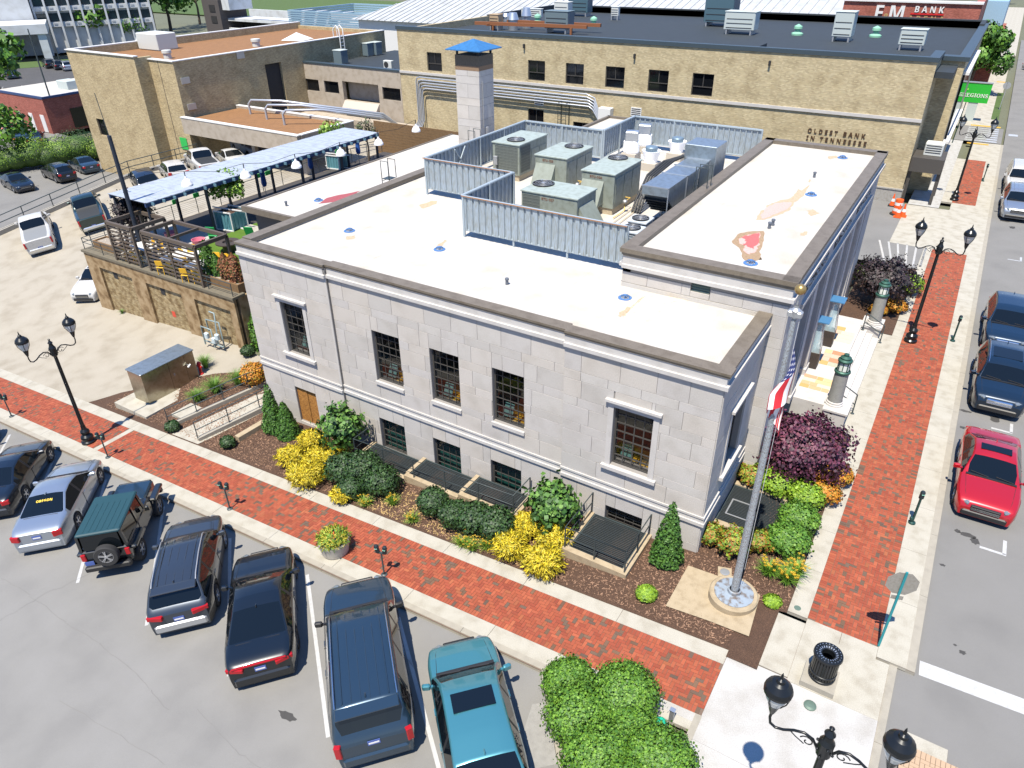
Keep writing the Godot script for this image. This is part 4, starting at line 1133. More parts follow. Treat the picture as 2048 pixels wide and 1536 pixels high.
	for e in [[699, 462, 6.46], [879, 499, 6.46], [1250, 596, 6.46], [1501, 527, 7.72], [1685, 316, 7.72], [1622, 390, 7.72], [637, 401, 5.5]]:
		var p = py(e[0], e[1], e[2])
		var o = thing("roof_drain", "domed blue roof drain strainer on a white roof", "drain", p, 0.0, "blue roof drains")
		q = MB.new(); q.lathe([Vector2(0.24, 0.0), Vector2(0.24, 0.02), Vector2(0.15, 0.03)], Vector3.ZERO, 16); part(q, "rim", dl.blue, o)
		for k in 10:
			q = MB.new(); var a = TAU * k / 10
			q.tube([Vector3(cos(a) * 0.16, 0.02, sin(a) * 0.16), Vector3(cos(a) * 0.13, 0.09, sin(a) * 0.13), Vector3(cos(a) * 0.04, 0.12, sin(a) * 0.04)], 0.014, 4); part(q, "rib", dl.blue, o)
		q = MB.new(); q.ball(Vector3(0, 0.12, 0), Vector3(0.06, 0.03, 0.06), 8); part(q, "boss", dl.blue, o)
	for e in [[1628, 355, 7.72], [1538, 457, 7.72], [1545, 451, 7.72], [1014, 569, 6.46], [573, 412, 5.5]]:
		var p = py(e[0], e[1], e[2])
		q = MB.new(); q.lathe([Vector2(0.06, 0.0), Vector2(0.055, 0.18), Vector2(0.08, 0.19), Vector2(0.07, 0.25), Vector2(0, 0.27)], p, 12)
		solo(q, "roof_vent_pipe", mat("pipe_dark", lin(0.10, 0.115, 0.14), 0.6), "short dark plumbing vent standing in a white roof", "vent pipe", "plumbing vents", p)
	# ladders over the left eave, two loops
	for e in [[765, 362], [883, 296]]:
		var p = py(e[0], e[1], 5.5)
		var l = thing("eave_ladder", "dark steel ladder head with two grab loops above the lower white roof", "ladder", Vector3(p.x + 3.2 * 0.0 - 0.0, 5.5, p.z), 0.0, "ladder heads at the eave")
		l.position = Vector3(-20.75, 5.5, p.z + 2.6)
		for s in [-0.28, 0.28]:
			q = MB.new(); q.tube([Vector3(-0.15, 0.0, s), Vector3(-0.15, 2.1, s), Vector3(0.32, 2.1, s), Vector3(0.32, 1.2, s)], 0.022, 6); part(q, "grab_loop", mat("rail"), l)
		for k in 4:
			q = MB.new(); q.tube([Vector3(-0.15, 0.25 + k * 0.28, -0.28), Vector3(-0.15, 0.25 + k * 0.28, 0.28)], 0.014, 6); part(q, "rung", mat("rail"), l)
		q = MB.new(); q.box(Vector3(0.08, 1.2, 0), Vector3(0.46, 0.03, 0.5)); part(q, "step_plate", mat("rail"), l)
	chimney()

func chimney() -> void:
	var o = thing("chimney", "tall square limestone chimney with sooty top and blue pyramid cap", "chimney", Vector3(-21.9, 5.5, -19.75))
	var x0 = -22.7; var x1 = -21.05; var z0 = -20.5; var z1 = -19.0
	var q = MB.new(); q.bx(x0 + 0.03, x1 - 0.03, 5.4, 11.15, z0 + 0.03, z1 - 0.03); wpart(q, "shaft", mat("joint"), o)
	var y = 5.45; var tall = true
	while y < 10.75:
		var h = minf(0.78 if tall else 0.42, 10.8 - y)
		for f in [frame(Vector3(x0, 0, z1 - 0.03), Vector3.RIGHT), frame(Vector3(x1 - 0.03, 0, z1), Vector3(0, 0, -1))]:
			var W = 1.65 if f.N.z > 0.5 else 1.5
			var cuts = [0.0, W * 0.5, W] if tall else [0.0, W]
			for i in cuts.size() - 1:
				q = MB.new(); fbox(q, f, cuts[i] + 0.006, cuts[i + 1] - 0.006, y + 0.006, y + h - 0.006, 0.0, 0.03)
				wpart(q, "stone_block", mat("stone_%d" % rng.randi_range(0, 4)), o)
		y += h; tall = not tall
	q = MB.new(); q.bx(x0, x1, 10.8, 11.35, z0, z1); wpart(q, "sooty_band", surf("soot", lin(0.17, 0.145, 0.115), 0.95, texs["speckle"], 1.2, texs["stain_grey"], 1.0), o, "blackened stone band")
	q = MB.new(); q.bx(x0 - 0.004, x1 + 0.004, 10.55, 10.8, z0, z1 + 0.004); wpart(q, "rust_stain", surf("soot_rust", lin(0.33, 0.22, 0.14), 0.95, texs["speckle"], 0.8, texs["stain_grey"], 0.5), o, "stone stained with rust runs")
	for x in [x0 + 0.1, x1 - 0.1]:
		for z in [z0 + 0.1, z1 - 0.1]:
			q = MB.new(); q.bx(x - 0.05, x + 0.05, 11.35, 11.62, z - 0.05, z + 0.05); wpart(q, "cap_leg", mat("dark"), o)
	q = MB.new()
	var c = Vector3(-21.88, 12.15, -19.75); var k = []
	for e in [[-1.2, 1.15], [1.2, 1.15], [1.2, -1.15], [-1.2, -1.15]]: k.append(Vector3(c.x + e[0], 11.66, c.z + e[1]))
	for i in 4: q.tri(k[i], k[(i + 1) % 4], c); q.quad(k[i] - Vector3(0, 0.05, 0), k[(i + 1) % 4] - Vector3(0, 0.05, 0), k[(i + 1) % 4], k[i])
	q.quad(k[3] - Vector3(0, 0.05, 0), k[2] - Vector3(0, 0.05, 0), k[1] - Vector3(0, 0.05, 0), k[0] - Vector3(0, 0.05, 0))
	wpart(q, "cap", surf("cap_blue", lin(0.05, 0.20, 0.46), 0.4, texs["fine"], 2.0, texs["stain_warm"], 2.0, 0, 0.2), o, "blue metal pyramid cap")
	q = MB.new(); q.cbox(Vector3(x1 + 0.06, 7.2, -19.6), Vector3(0.12, 0.4, 0.22), 0.01); wpart(q, "meter_box", mat("steel"), o)
	q = MB.new(); q.tube([Vector3(x1 + 0.03, 10.0, -19.3), Vector3(x1 + 0.03, 7.4, -19.3)], 0.025, 6); wpart(q, "conduit", mat("steel"), o)

# ---------------------------------------------------------------- steps, wells, rails round the bank
func pipe_rail(o: Node3D, pts: Array, hgt, posts_every = 1.4, m = "rail", r = 0.022, levels = [1.0, 0.5]) -> void:   # pts: foot positions in the world
	for l in levels:
		var q = MB.new()
		var P = []
		for p in pts: P.append(p + Vector3(0, hgt * l, 0))
		q.tube(P, r, 6)
		wpart(q, "rail", mat(m), o)
	for i in pts.size() - 1:
		var n = maxi(1, int(round(pts[i].distance_to(pts[i + 1]) / posts_every)))
		for k in (n + 1 if i == pts.size() - 2 else n):
			var p = pts[i].lerp(pts[i + 1], float(k) / n)
			var q = MB.new(); q.tube([p - Vector3(0, 0.03, 0), p + Vector3(0, hgt, 0)], r * 1.15, 6); wpart(q, "post", mat(m), o)
func grate(o: Node3D, x0, x1, z0, z1, y, along_x = true) -> void:
	var q = MB.new()
	var fr = 0.05
	q.bx(x0, x1, y - 0.06, y, z0, z0 + fr); q.bx(x0, x1, y - 0.06, y, z1 - fr, z1); q.bx(x0, x0 + fr, y - 0.06, y, z0 + fr, z1 - fr); q.bx(x1 - fr, x1, y - 0.06, y, z0 + fr, z1 - fr)
	var g = wpart(q, "grate", mat("rail"), o)
	q = MB.new()
	var s = 0.075
	if along_x:
		var z = z0 + fr + s
		while z < z1 - fr - 0.02: q.bx(x0 + fr, x1 - fr, y - 0.05, y - 0.005, z - 0.012, z + 0.012); z += s
	else:
		var x = x0 + fr + s
		while x < x1 - fr - 0.02: q.bx(x - 0.012, x + 0.012, y - 0.05, y - 0.005, z0 + fr, z1 - fr); x += s
	wpart(q, "bars", mat("grate_bar", lin(0.045, 0.055, 0.06), 0.5, 0.3), g).set_meta("kind", "stuff")

func entrance() -> void:
	var st = thing("entrance_steps", "white stone landing and steps at the bank's side entrance", "steps", Vector3(1.4, 0, -14.5))
	var q = MB.new(); q.bx(0.0, 1.85, -0.2, 0.62, -18.9, -9.9); wpart(q, "landing", mat("stone_trim"), st)
	for i in 3:
		q = MB.new(); q.bx(1.85 + i * 0.3, 2.15 + i * 0.3, -0.2, 0.47 - i * 0.155, -18.2, -10.75); wpart(q, "step", mat("stone_trim"), st)
	for e in [[-10.75, -9.55], [-19.35, -18.2]]:
		q = MB.new(); q.bx(1.853, 2.7, -0.2, 0.60, e[0], e[1]); q.bx(1.80, 2.76, 0.602, 0.68, e[0] - 0.05, e[1] + 0.05); wpart(q, "cheek_block", mat("stone_trim"), st)
	# inlaid panels of coloured flagstone
	var cols = [lin(0.62, 0.36, 0.20), lin(0.66, 0.46, 0.24), lin(0.60, 0.40, 0.30), lin(0.45, 0.32, 0.12), lin(0.70, 0.55, 0.40), lin(0.64, 0.30, 0.18), lin(0.40, 0.40, 0.30), lin(0.42, 0.22, 0.12), lin(0.68, 0.60, 0.52)]
	for i in cols.size(): surf("flag_%d" % i, cols[i], 0.8, texs["fine"], 0.7)
	var pn = 0
	for e in [[0.55, 1.75, -12.1, -10.9, [0, 1, 4, 5, 1, 0, 3, 4]], [0.85, 1.75, -14.9, -13.3, [2, 3, 7, 6, 7, 1, 2, 3]], [0.85, 1.75, -17.6, -15.9, [1, 0, 4, 2, 8, 1, 3, 4]]]:
		for r in 4:
			var za = lerpf(e[2], e[3], r / 4.0); var zb = lerpf(e[2], e[3], (r + 1) / 4.0)
			var x = e[0]
			while x < e[1] - 0.02:
				var w = rng.randf_range(0.25, 0.55)
				if e[1] - (x + w) < 0.2: w = e[1] - x
				q = MB.new(); q.bx(x + 0.008, x + w - 0.008, 0.61, 0.628 + rng.randf() * 0.003, za + 0.008, zb - 0.008)
				wpart(q, "flagstone", mat("flag_%d" % e[4][rng.randi() % 8]), st)
				x += w
		pn += 1
	for e in [[1.8, -10.75], [1.8, -18.2]]:
		var r = thing("step_handrail", "dark iron handrail sloping down the entrance steps", "handrail", Vector3(e[0], 0, e[1]), 0.0, "handrails of the entrance steps")
		var a = Vector3(1.95, 0.47, e[1] + (0.12 if e[1] > -12 else -0.1) * -1); var b = Vector3(2.85, 0.0, a.z)
		for l in [0.92, 0.45]:
			q = MB.new(); q.tube([a + Vector3(0, l, 0), b + Vector3(0, l, 0)], 0.024, 6); wpart(q, "rail", mat("rail"), r)
		for p in [a, b]:
			q = MB.new(); q.tube([p, p + Vector3(0, 0.92, 0)], 0.028, 6); q.lathe([Vector2(0.08, 0), Vector2(0.08, 0.02), Vector2(0.03, 0.04)], p, 8); wpart(q, "post", mat("rail"), r)
	# lantern columns
	for e in [[2.12, -10.15, "by the purple maple"], [2.34, -18.75, "beside the dark far bed"]]:
		var o = thing("lantern_column", "stone lantern column with green bronze lamp, " + e[2], "lamp", Vector3(e[0], 0.68, e[1]), 0.0, "lantern columns of the entrance")
		q = MB.new(); q.lathe([Vector2(0.36, 0), Vector2(0.36, 0.06), Vector2(0.32, 0.08), Vector2(0.33, 0.14), Vector2(0.29, 0.18)], Vector3.ZERO, 24); part(q, "base", mat("stone_trim"), o)
		q = MB.new(); q.lathe([Vector2(0.28, 0.18), Vector2(0.265, 1.45), Vector2(0.0, 1.45)], Vector3.ZERO, 24); part(q, "shaft", surf("granite", lin(0.36, 0.365, 0.35), 0.8, texs["speckle"], 0.5, texs["stain_grey"], 1.0), o)
		var gm = surf("verdigris", lin(0.04, 0.115, 0.09), 0.5, texs["fine"], 0.6, null, 1, 0, 0.4)
		q = MB.new(); q.lathe([Vector2(0.27, 1.45), Vector2(0.31, 1.5), Vector2(0.31, 1.56), Vector2(0.26, 1.6)], Vector3.ZERO, 20); part(q, "collar", gm, o)
		q = MB.new(); q.lathe([Vector2(0.215, 1.6), Vector2(0.215, 1.98)], Vector3.ZERO, 20); part(q, "lantern_glass", mat("lantern_glass", lin(0.62, 0.66, 0.62), 0.3), o)
		for k in 8:
			q = MB.new(); var a = TAU * k / 8; q.box(Vector3(cos(a) * 0.22, 1.79, sin(a) * 0.22), Vector3(0.035, 0.38, 0.035), Basis(Vector3.UP, -a)); part(q, "mullion", gm, o)
		q = MB.new(); q.lathe([Vector2(0.27, 1.98), Vector2(0.28, 2.05), Vector2(0.2, 2.1), Vector2(0.21, 2.16), Vector2(0.1, 2.22), Vector2(0.1, 2.3), Vector2(0.0, 2.33)], Vector3.ZERO, 20); part(q, "cap", gm, o)
	# pyramid patio heaters
	for e in [[0.62, -12.9, "on the landing next to the near porch pier"], [0.78, -15.35, "further along the landing"]]:
		var o = thing("patio_heater", "pyramid patio heater with blue hood, " + e[2], "heater", Vector3(e[0], 0.62, e[1]), 0.0, "patio heaters at the entrance")
		q = MB.new(); q.cbox(Vector3(0, 0.42, 0), Vector3(0.5, 0.78, 0.5), 0.02); var hb = part(q, "base", mat("heater_base", lin(0.04, 0.03, 0.024), 0.6), o)
		for k in 5:
			q = MB.new(); q.box(Vector3(-0.14 + k * 0.07, 0.55, 0.252), Vector3(0.02, 0.18, 0.008)); part(q, "slot", mat("dark"), hb)
		for k in 4:
			q = MB.new(); var s = [Vector2(1, 1), Vector2(1, -1), Vector2(-1, -1), Vector2(-1, 1)][k]
			q.beam(Vector3(s.x * 0.24, 0.8, s.y * 0.24), Vector3(s.x * 0.11, 2.15, s.y * 0.11), 0.03, 0.03); part(q, "leg", mat("galv"), o)
		q = MB.new(); q.lathe([Vector2(0.07, 0.82), Vector2(0.07, 2.1)], Vector3.ZERO, 12); part(q, "glass_tube", mat("heater_glass", Color(0.75, 0.85, 0.88, 0.4), 0.05), o); mats["heater_glass"].transparency = BaseMaterial3D.TRANSPARENCY_ALPHA
		for k in 4:
			q = MB.new(); var a = PI / 2 * k
			var bb = Basis(Vector3.UP, a)
			q.quad(bb * Vector3(-0.24, 0.8, 0.24), bb * Vector3(0.24, 0.8, 0.24), bb * Vector3(0.11, 2.1, 0.11), bb * Vector3(-0.11, 2.1, 0.11)); part(q, "guard", mats["heater_glass"], o)
		q = MB.new(); q.box(Vector3(0, 2.2, 0), Vector3(0.3, 0.16, 0.3)); part(q, "burner", mat("galv"), o)
		q = MB.new(); q.box(Vector3(0, 2.32, 0), Vector3(0.72, 0.04, 0.72)); part(q, "hood", mat("heater_hood", lin(0.10, 0.28, 0.50), 0.35, 0.5), o)
	wells()

func wells() -> void:
	var conc = mat("limestone_pad")
	var o = thing("light_well", "long railed basement light well with three stepped steel grates under the front windows", "light well", Vector3(-10.2, -1.2, 0.6))
	var secs = [[-13.95, -11.35, -1.03], [-11.3, -8.75, -0.83], [-8.7, -6.4, -0.64]]
	for s in secs:
		grate(o, s[0] + 0.1, s[1], 0.0, 1.12, s[2])
		var q = MB.new(); q.bx(s[0], s[1] + 0.02, s[2] - 0.9, s[2] + 0.05, 1.12, 1.32); wpart(q, "kerb", conc, o)
		q = MB.new(); q.bx(s[0] - 0.06, s[0] + 0.1, s[2] - 0.9, s[2] + 0.05, 0.0, 1.12); wpart(q, "cross_wall", conc, o)
	var q = MB.new(); q.bx(-6.4, -6.2, -1.7, -0.58, 0.0, 1.32); wpart(q, "kerb", conc, o)
	q = MB.new(); q.bx(-14.0, -6.2, -2.6, -2.5, 0.0, 1.3); wpart(q, "pit_floor", mat("kerb"), o)
	pipe_rail(o, [Vector3(-13.9, -1.0, 0.05), Vector3(-13.9, -1.0, 1.22), Vector3(-6.32, -0.6, 1.22), Vector3(-6.32, -0.6, 0.05)], 0.92, 1.55)
	o = thing("light_well", "square railed light well with pale concrete kerb beside the clipped cone shrub", "light well", Vector3(-2.7, -0.4, 1.0))
	q = MB.new()
	q.bx(-3.9, -1.55, -0.75, -0.16, 1.95, 2.17); wpart(q, "kerb", conc, o)
	q = MB.new(); q.bx(-3.9, -3.7, -0.8, -0.16, 0.0, 1.95); wpart(q, "kerb", conc, o)
	q = MB.new(); q.bx(-1.75, -1.55, -0.7, -0.16, 0.0, 1.95); wpart(q, "kerb", conc, o)
	grate(o, -3.7, -1.75, 0.0, 1.95, -0.2)
	q = MB.new(); q.bx(-3.7, -1.75, -1.5, -1.4, 0.0, 1.95); wpart(q, "pit_floor", mat("kerb"), o)
	pipe_rail(o, [Vector3(-3.8, -0.16, 0.05), Vector3(-3.8, -0.16, 2.06), Vector3(-1.65, -0.16, 2.06), Vector3(-1.65, -0.16, 0.05)], 0.88, 1.05)
	o = thing("light_well", "dark steel grate with access hatch and concrete kerb beside the side wall", "light well", Vector3(1.0, -0.1, -2.7))
	q = MB.new(); q.bx(0.05, 2.05, -0.5, 0.08, -1.6, -1.38); wpart(q, "kerb", conc, o)
	q = MB.new(); q.bx(0.05, 2.05, -0.5, 0.08, -3.98, -3.76); wpart(q, "kerb", conc, o)
	q = MB.new(); q.bx(1.87, 2.05, -0.5, 0.08, -3.76, -1.6); wpart(q, "kerb", conc, o)
	grate(o, 0.05, 1.87, -3.76, -1.6, 0.04)
	q = MB.new()
	for e in [[0.25, 1.05, -2.95, -2.9], [0.25, 1.05, -2.1, -2.05]]: q.bx(e[0], e[1], 0.042, 0.06, e[2], e[3])
	q.bx(0.25, 0.3, 0.042, 0.06, -2.9, -2.1); q.bx(1.0, 1.05, 0.042, 0.06, -2.9, -2.1)
	wpart(q, "hatch", mat("steel"), o)
	q = MB.new(); q.bx(0.05, 1.87, -1.2, -1.1, -3.76, -1.6); wpart(q, "pit_floor", mat("kerb"), o)
	# ramp path on the left with its kerbs and rails
	var rp = MB.new()
	sheet(rp, [[-23.4, 3.3], [-21.5, 3.3], [-20.4, -1.3], [-21.8, -2.2]], 0.03, 1.0)
	struct(rp, "path_ramp", mat("concrete"))
	for e in [[-24.0, 2.95, -22.3, -2.0], [-21.7, 3.1, -20.45, -1.2]]:
		var a = Vector3(e[0], G(e[0], e[1]) + 0.08, e[1]); var b = Vector3(e[2], G(e[2], e[3]) + 0.08, e[3])
		var rl = thing("path_railing", "dark two-bar pipe railing on a low kerb along the sloping side path", "railing", a, 0.0, "railings of the side path")
		q = MB.new(); q.beam(a, b, 0.18, 0.22); wpart(q, "kerb", mat("kerb"), rl)
		pipe_rail(rl, [a + Vector3(0, 0.1, 0), b + Vector3(0, 0.1, 0)], 0.85, 1.5)
	# low stone edging in the bed
	var p = pg(476, 883); var r2 = pg(540, 845)
	q = MB.new(); q.beam(p + Vector3(0, 0.12, 0), r2 + Vector3(0, 0.12, 0), 0.28, 0.3); solo(q, "stone_edging", mat("limestone_pad"), "low tan stone edging in the bark bed left of the boarded door", "edging", "", p)

func flagpole() -> void:
	var base = pg(1465, 1198)
	var o = thing("flagpole", "tall weathered silver flagpole with gold ball on a round concrete footing", "flagpole", base)
	var q = MB.new(); q.lathe([Vector2(0.72, -0.1), Vector2(0.72, 0.24), Vector2(0.68, 0.28), Vector2(0.55, 0.28)], Vector3.ZERO, 32); part(q, "footing", mat("limestone_pad"), o)
	q = MB.new(); q.lathe([Vector2(0.58, 0.26), Vector2(0.58, 0.30), Vector2(0.2, 0.33), Vector2(0.19, 0.42), Vector2(0.15, 0.44)], Vector3.ZERO, 28); part(q, "base_plate", surf("flag_plate", lin(0.30, 0.36, 0.42), 0.6, texs["fine"], 0.8, noise_tex("rusty", 0.02, Color(0.6, 0.42, 0.3), Color(1, 1, 1), Color(0.97, 0.97, 0.98), 512, 0, 5, 41), 2.6, 0, 0.1), o)
	var pole = surf("pole_metal", lin(0.38, 0.42, 0.45), 0.5, noise_tex("peel", 0.05, Color(0.45, 0.27, 0.18), Color(1.0, 1.0, 1.0), Color(0.93, 0.94, 0.95), 512, 0, 5, 43), 1.0, texs["stain_grey"], 1.0, 0, 0.15)
	pole.uv1_scale = Vector3(1.4, 0.5, 1.4)
	q = MB.new(); q.tube([Vector3(0, 0.3, 0), Vector3(0, 3.4, 0), Vector3(0, 3.5, 0), Vector3(0, 6.6, 0), Vector3(0, 9.5, 0)], [0.115, 0.105, 0.095, 0.085, 0.06], 16); part(q, "mast", pole, o)
	q = MB.new(); q.cbox(Vector3(0, 9.6, 0), Vector3(0.34, 0.14, 0.2), 0.03); q.lathe([Vector2(0.1, 9.5), Vector2(0.12, 9.68), Vector2(0.05, 9.74), Vector2(0.05, 9.8)], Vector3.ZERO, 12); part(q, "truck", mat("steel"), o)
	q = MB.new(); q.tube([Vector3(0, 9.7, 0), Vector3(0, 10.1, 0)], 0.02, 6); part(q, "spindle", mat("steel"), o)
	q = MB.new(); q.ball(Vector3(0, 10.2, 0), Vector3.ONE * 0.13, 16); part(q, "ball", mat("gold", lin(0.38, 0.26, 0.10), 0.35, 0.7), o)
	q = MB.new(); q.tube([Vector3(0.13, 9.5, 0.05), Vector3(0.16, 5.0, 0.08), Vector3(0.16, 1.4, 0.06)], 0.006, 4); part(q, "halyard", mat("white_paint"), o)
	# limp striped flag
	var f = thing("flag", "limp red and white striped flag with a blue star field hanging on the pole", "flag", base + Vector3(0, 8.9, 0))
	var mb = MB.new(); var stars = []
	var ns = 26; var nt = 34
	var pos = func(s, t):          # s along the hoist 0..1, t along the fly 0..1
		var drop = 0.10 + s * 1.5 + t * 1.5 * (1.0 - 0.3 * s)
		var fold = sin(s * 9.0 + t * 5.0) * 0.07 * t
		var out = 0.13 + 0.16 * sin(minf(t * 2.2, 1.0) * PI * 0.5) * (0.55 + 0.45 * sin(s * 6.0 + 1.0))
		var an = 0.25 + 2.6 * (0.5 - 0.5 * cos(s * 7.0)) * minf(t * 1.4, 1.0)
		return Vector3(cos(an) * out + fold * 0.4, -drop, sin(an) * out * 0.8 + fold)
	for i in ns:
		for j in nt:
			var s0 = float(i) / ns; var s1 = float(i + 1) / ns; var t0 = float(j) / nt; var t1 = float(j + 1) / nt
			var stripe_i = int(s0 * 13.0)
			var canton = s0 < 7.0 / 13.0 and t0 < 0.4
			mb.col = Color(0.02, 0.035, 0.13) if canton else (Color(0.50, 0.02, 0.035) if stripe_i % 2 == 0 else Color(0.75, 0.74, 0.74))
			if canton and (i + j) % 3 == 0 and i % 2 == 0: mb.col = Color(0.6, 0.6, 0.65)
			mb.quad(pos.call(s0, t0), pos.call(s0, t1), pos.call(s1, t1), pos.call(s1, t0))
	part(mb, "cloth", vcol("flag_cloth", 0.85, 0.0, 0.25), f)
	# paving round the pole
	q = MB.new()
	var P = PackedVector2Array()
	for e in [[1376, 1133], [1447, 1158], [1520, 1192], [1497, 1275], [1415, 1243], [1331, 1214]]:
		var w = pg(e[0], e[1]); P.append(Vector2(w.x, w.z))
	q.poly(P, func(v): return Vector3(v.x, G(v.x, v.y) + 0.05, v.y))
	struct(q, "flagpole_paving", mat("limestone_pad"))
	var dl = thing("ground_light", "round drain cover set in a small pale concrete square in the bark", "drain", pg(1449, 1147))
	q = MB.new(); q.box(Vector3(0, 0.02, 0), Vector3(0.42, 0.08, 0.42), Basis(Vector3.UP, 0.3)); part(q, "surround", mat("limestone_pad"), dl)
	q = MB.new(); q.lathe([Vector2(0.15, 0.06), Vector2(0.15, 0.075), Vector2(0.1, 0.08), Vector2(0, 0.08)], Vector3.ZERO, 16); part(q, "cover", mat("steel"), dl)

func cabinet() -> void:
	var g = -2.35
	var sl = MB.new(); sl.bx(-28.25, -25.75, g - 0.3, g + 0.18, -0.9, 3.0)
	struct(sl, "cabinet_plinth", mat("concrete"))
	var o = thing("utility_cabinet", "large stainless steel utility cabinet on a concrete plinth beside the driveway", "cabinet", Vector3(-27.15, g + 0.18, 0.75))
	var ss = surf("brushed", lin(0.50, 0.46, 0.36), 0.28, texs["fine"], 2.6, texs["stain_warm"], 2.0, 0, 0.9)
	var q = MB.new(); q.bx(-0.55, 0.55, 0.0, 1.62, -1.45, 1.45); part(q, "body", ss, o)
	q = MB.new(); q.cbox(Vector3(0, 1.65, 0), Vector3(1.2, 0.06, 3.0), 0.02); part(q, "lid", surf("brushed_lid", lin(0.34, 0.40, 0.44), 0.4, texs["fine"], 2.6, texs["stain_warm"], 2.0, 0, 0.7), o)
	for z in [-0.9, 0.0]:
		q = MB.new(); q.bx(0.55, 0.552, 0.05, 1.6, z - 0.006, z + 0.006); part(q, "seam", mat("dark"), o)
	q = MB.new(); q.tube([Vector3(0.55, 1.0, -1.0), Vector3(0.72, 1.0, -1.0)], 0.04, 8); q.tube([Vector3(0.72, 1.05, -1.06), Vector3(0.72, 0.95, -0.9)], 0.06, 8); part(q, "hose_valve", mat("steel"), o)
	q = MB.new(); q.box(Vector3(0.56, 0.85, -0.2), Vector3(0.02, 0.12, 0.05)); part(q, "latch", mat("steel"), o)
	var pad = MB.new(); pad.bx(-24.75, -23.95, -2.3, -2.02, 1.2, 2.3)
	solo(pad, "pull_box", mat("concrete"), "low concrete pull box with a small red lid in the bark bed", "pull box", "", Vector3(-24.3, -2.2, 1.7))
	# red hydrant valve in the grass clump, siphon and pipes by the wall
	var h = pg(403, 748)
	var hy = thing("red_standpipe", "small red fire standpipe between the cabinet and the tall grass", "standpipe", h)
	q = MB.new(); q.lathe([Vector2(0.12, 0), Vector2(0.12, 0.06), Vector2(0.08, 0.08), Vector2(0.08, 0.55), Vector2(0.11, 0.58), Vector2(0.11, 0.66), Vector2(0.04, 0.74), Vector2(0, 0.75)], Vector3.ZERO, 14); part(q, "barrel", mat("red_paint"), hy)
	q = MB.new(); q.tube([Vector3(-0.17, 0.45, 0), Vector3(0.17, 0.45, 0)], 0.05, 8); part(q, "outlet", mat("red_paint"), hy)
	var g2 = thing("gas_meter_pipes", "cluster of grey gas pipes and meters against the terrace retaining wall", "gas meter", Vector3(-27.6, G(-27.6, -3.3), -3.2))
	var gp = mat("gas_grey", lin(0.22, 0.28, 0.29), 0.5, 0.3)
	for e in [[[0, 0, 0], [0, 1.6, 0], [-0.9, 1.6, 0.1], [-0.9, 0.9, 0.1]], [[-0.4, 0.1, 0.3], [-0.4, 1.2, 0.3], [-1.2, 1.2, 0.3], [-1.2, 0.1, 0.3]], [[0.3, 0.3, 0.25], [-1.3, 0.3, 0.25]], [[-0.2, 0.3, 0.2], [-0.2, 2.1, 0.0], [-0.6, 2.1, 0.0]]]:
		var pts = []
		for v in e: pts.append(Vector3(v[0], v[1], v[2]))
		q = MB.new(); q.tube(pts, 0.045, 8); part(q, "pipe", gp, g2)
	for e in [[-0.85, 0.75], [-0.3, 0.6], [0.05, 0.9]]:
		q = MB.new(); q.cbox(Vector3(e[0], e[1], 0.32), Vector3(0.26, 0.32, 0.2), 0.04); part(q, "meter", mat("meter_grey", lin(0.42, 0.50, 0.54), 0.45), g2)

# ---------------------------------------------------------------- neighbouring buildings
func brick_tex(key, tones: Array, mortar: Color, sd) -> Texture2D:
	if texs.has(key): return texs[key]
	var r = RandomNumberGenerator.new(); r.seed = sd
	var im = Image.create(512, 512, false, Image.FORMAT_RGB8)
	im.fill(mortar)
	for j in 32:
		for i in range(-1, 12):
			var c: Color = tones[r.randi() % tones.size()]
			var k = r.randf_range(0.93, 1.06)
			im.fill_rect(Rect2i(i * 46 + (23 if j % 2 else 0), j * 16, 42, 13), Color(c.r * k, c.g * k, c.b * k))
	texs[key] = ImageTexture.create_from_image(im)
	return texs[key]
func plain_window(parent, fr, u0, u1, v0, v1, split = 0.35, m = "glass_dark") -> void:
	var q = MB.new(); var t = 0.06
	fbox(q, fr, u0, u0 + t, v0, v1, -0.2, -0.12); fbox(q, fr, u1 - t, u1, v0, v1, -0.2, -0.12); fbox(q, fr, u0 + t, u1 - t, v0, v0 + t, -0.2, -0.12); fbox(q, fr, u0 + t, u1 - t, v1 - t, v1, -0.2, -0.12)
	if split > 0: fbox(q, fr, u0 + t, u1 - t, lerpf(v0, v1, split) - 0.03, lerpf(v0, v1, split) + 0.03, -0.2, -0.12); fbox(q, fr, (u0 + u1) / 2 - 0.03, (u0 + u1) / 2 + 0.03, lerpf(v0, v1, split) + 0.03, v1 - t, -0.2, -0.12)
	var w = wpart(q, "window", mat("bronze_frame", lin(0.06, 0.055, 0.05), 0.5, 0.2), parent)
	q = MB.new(); fbox(q, fr, u0 + 0.02, u1 - 0.02, v0 + 0.02, v1 - 0.02, -0.24, -0.18); wpart(q, "pane", mat(m), w)

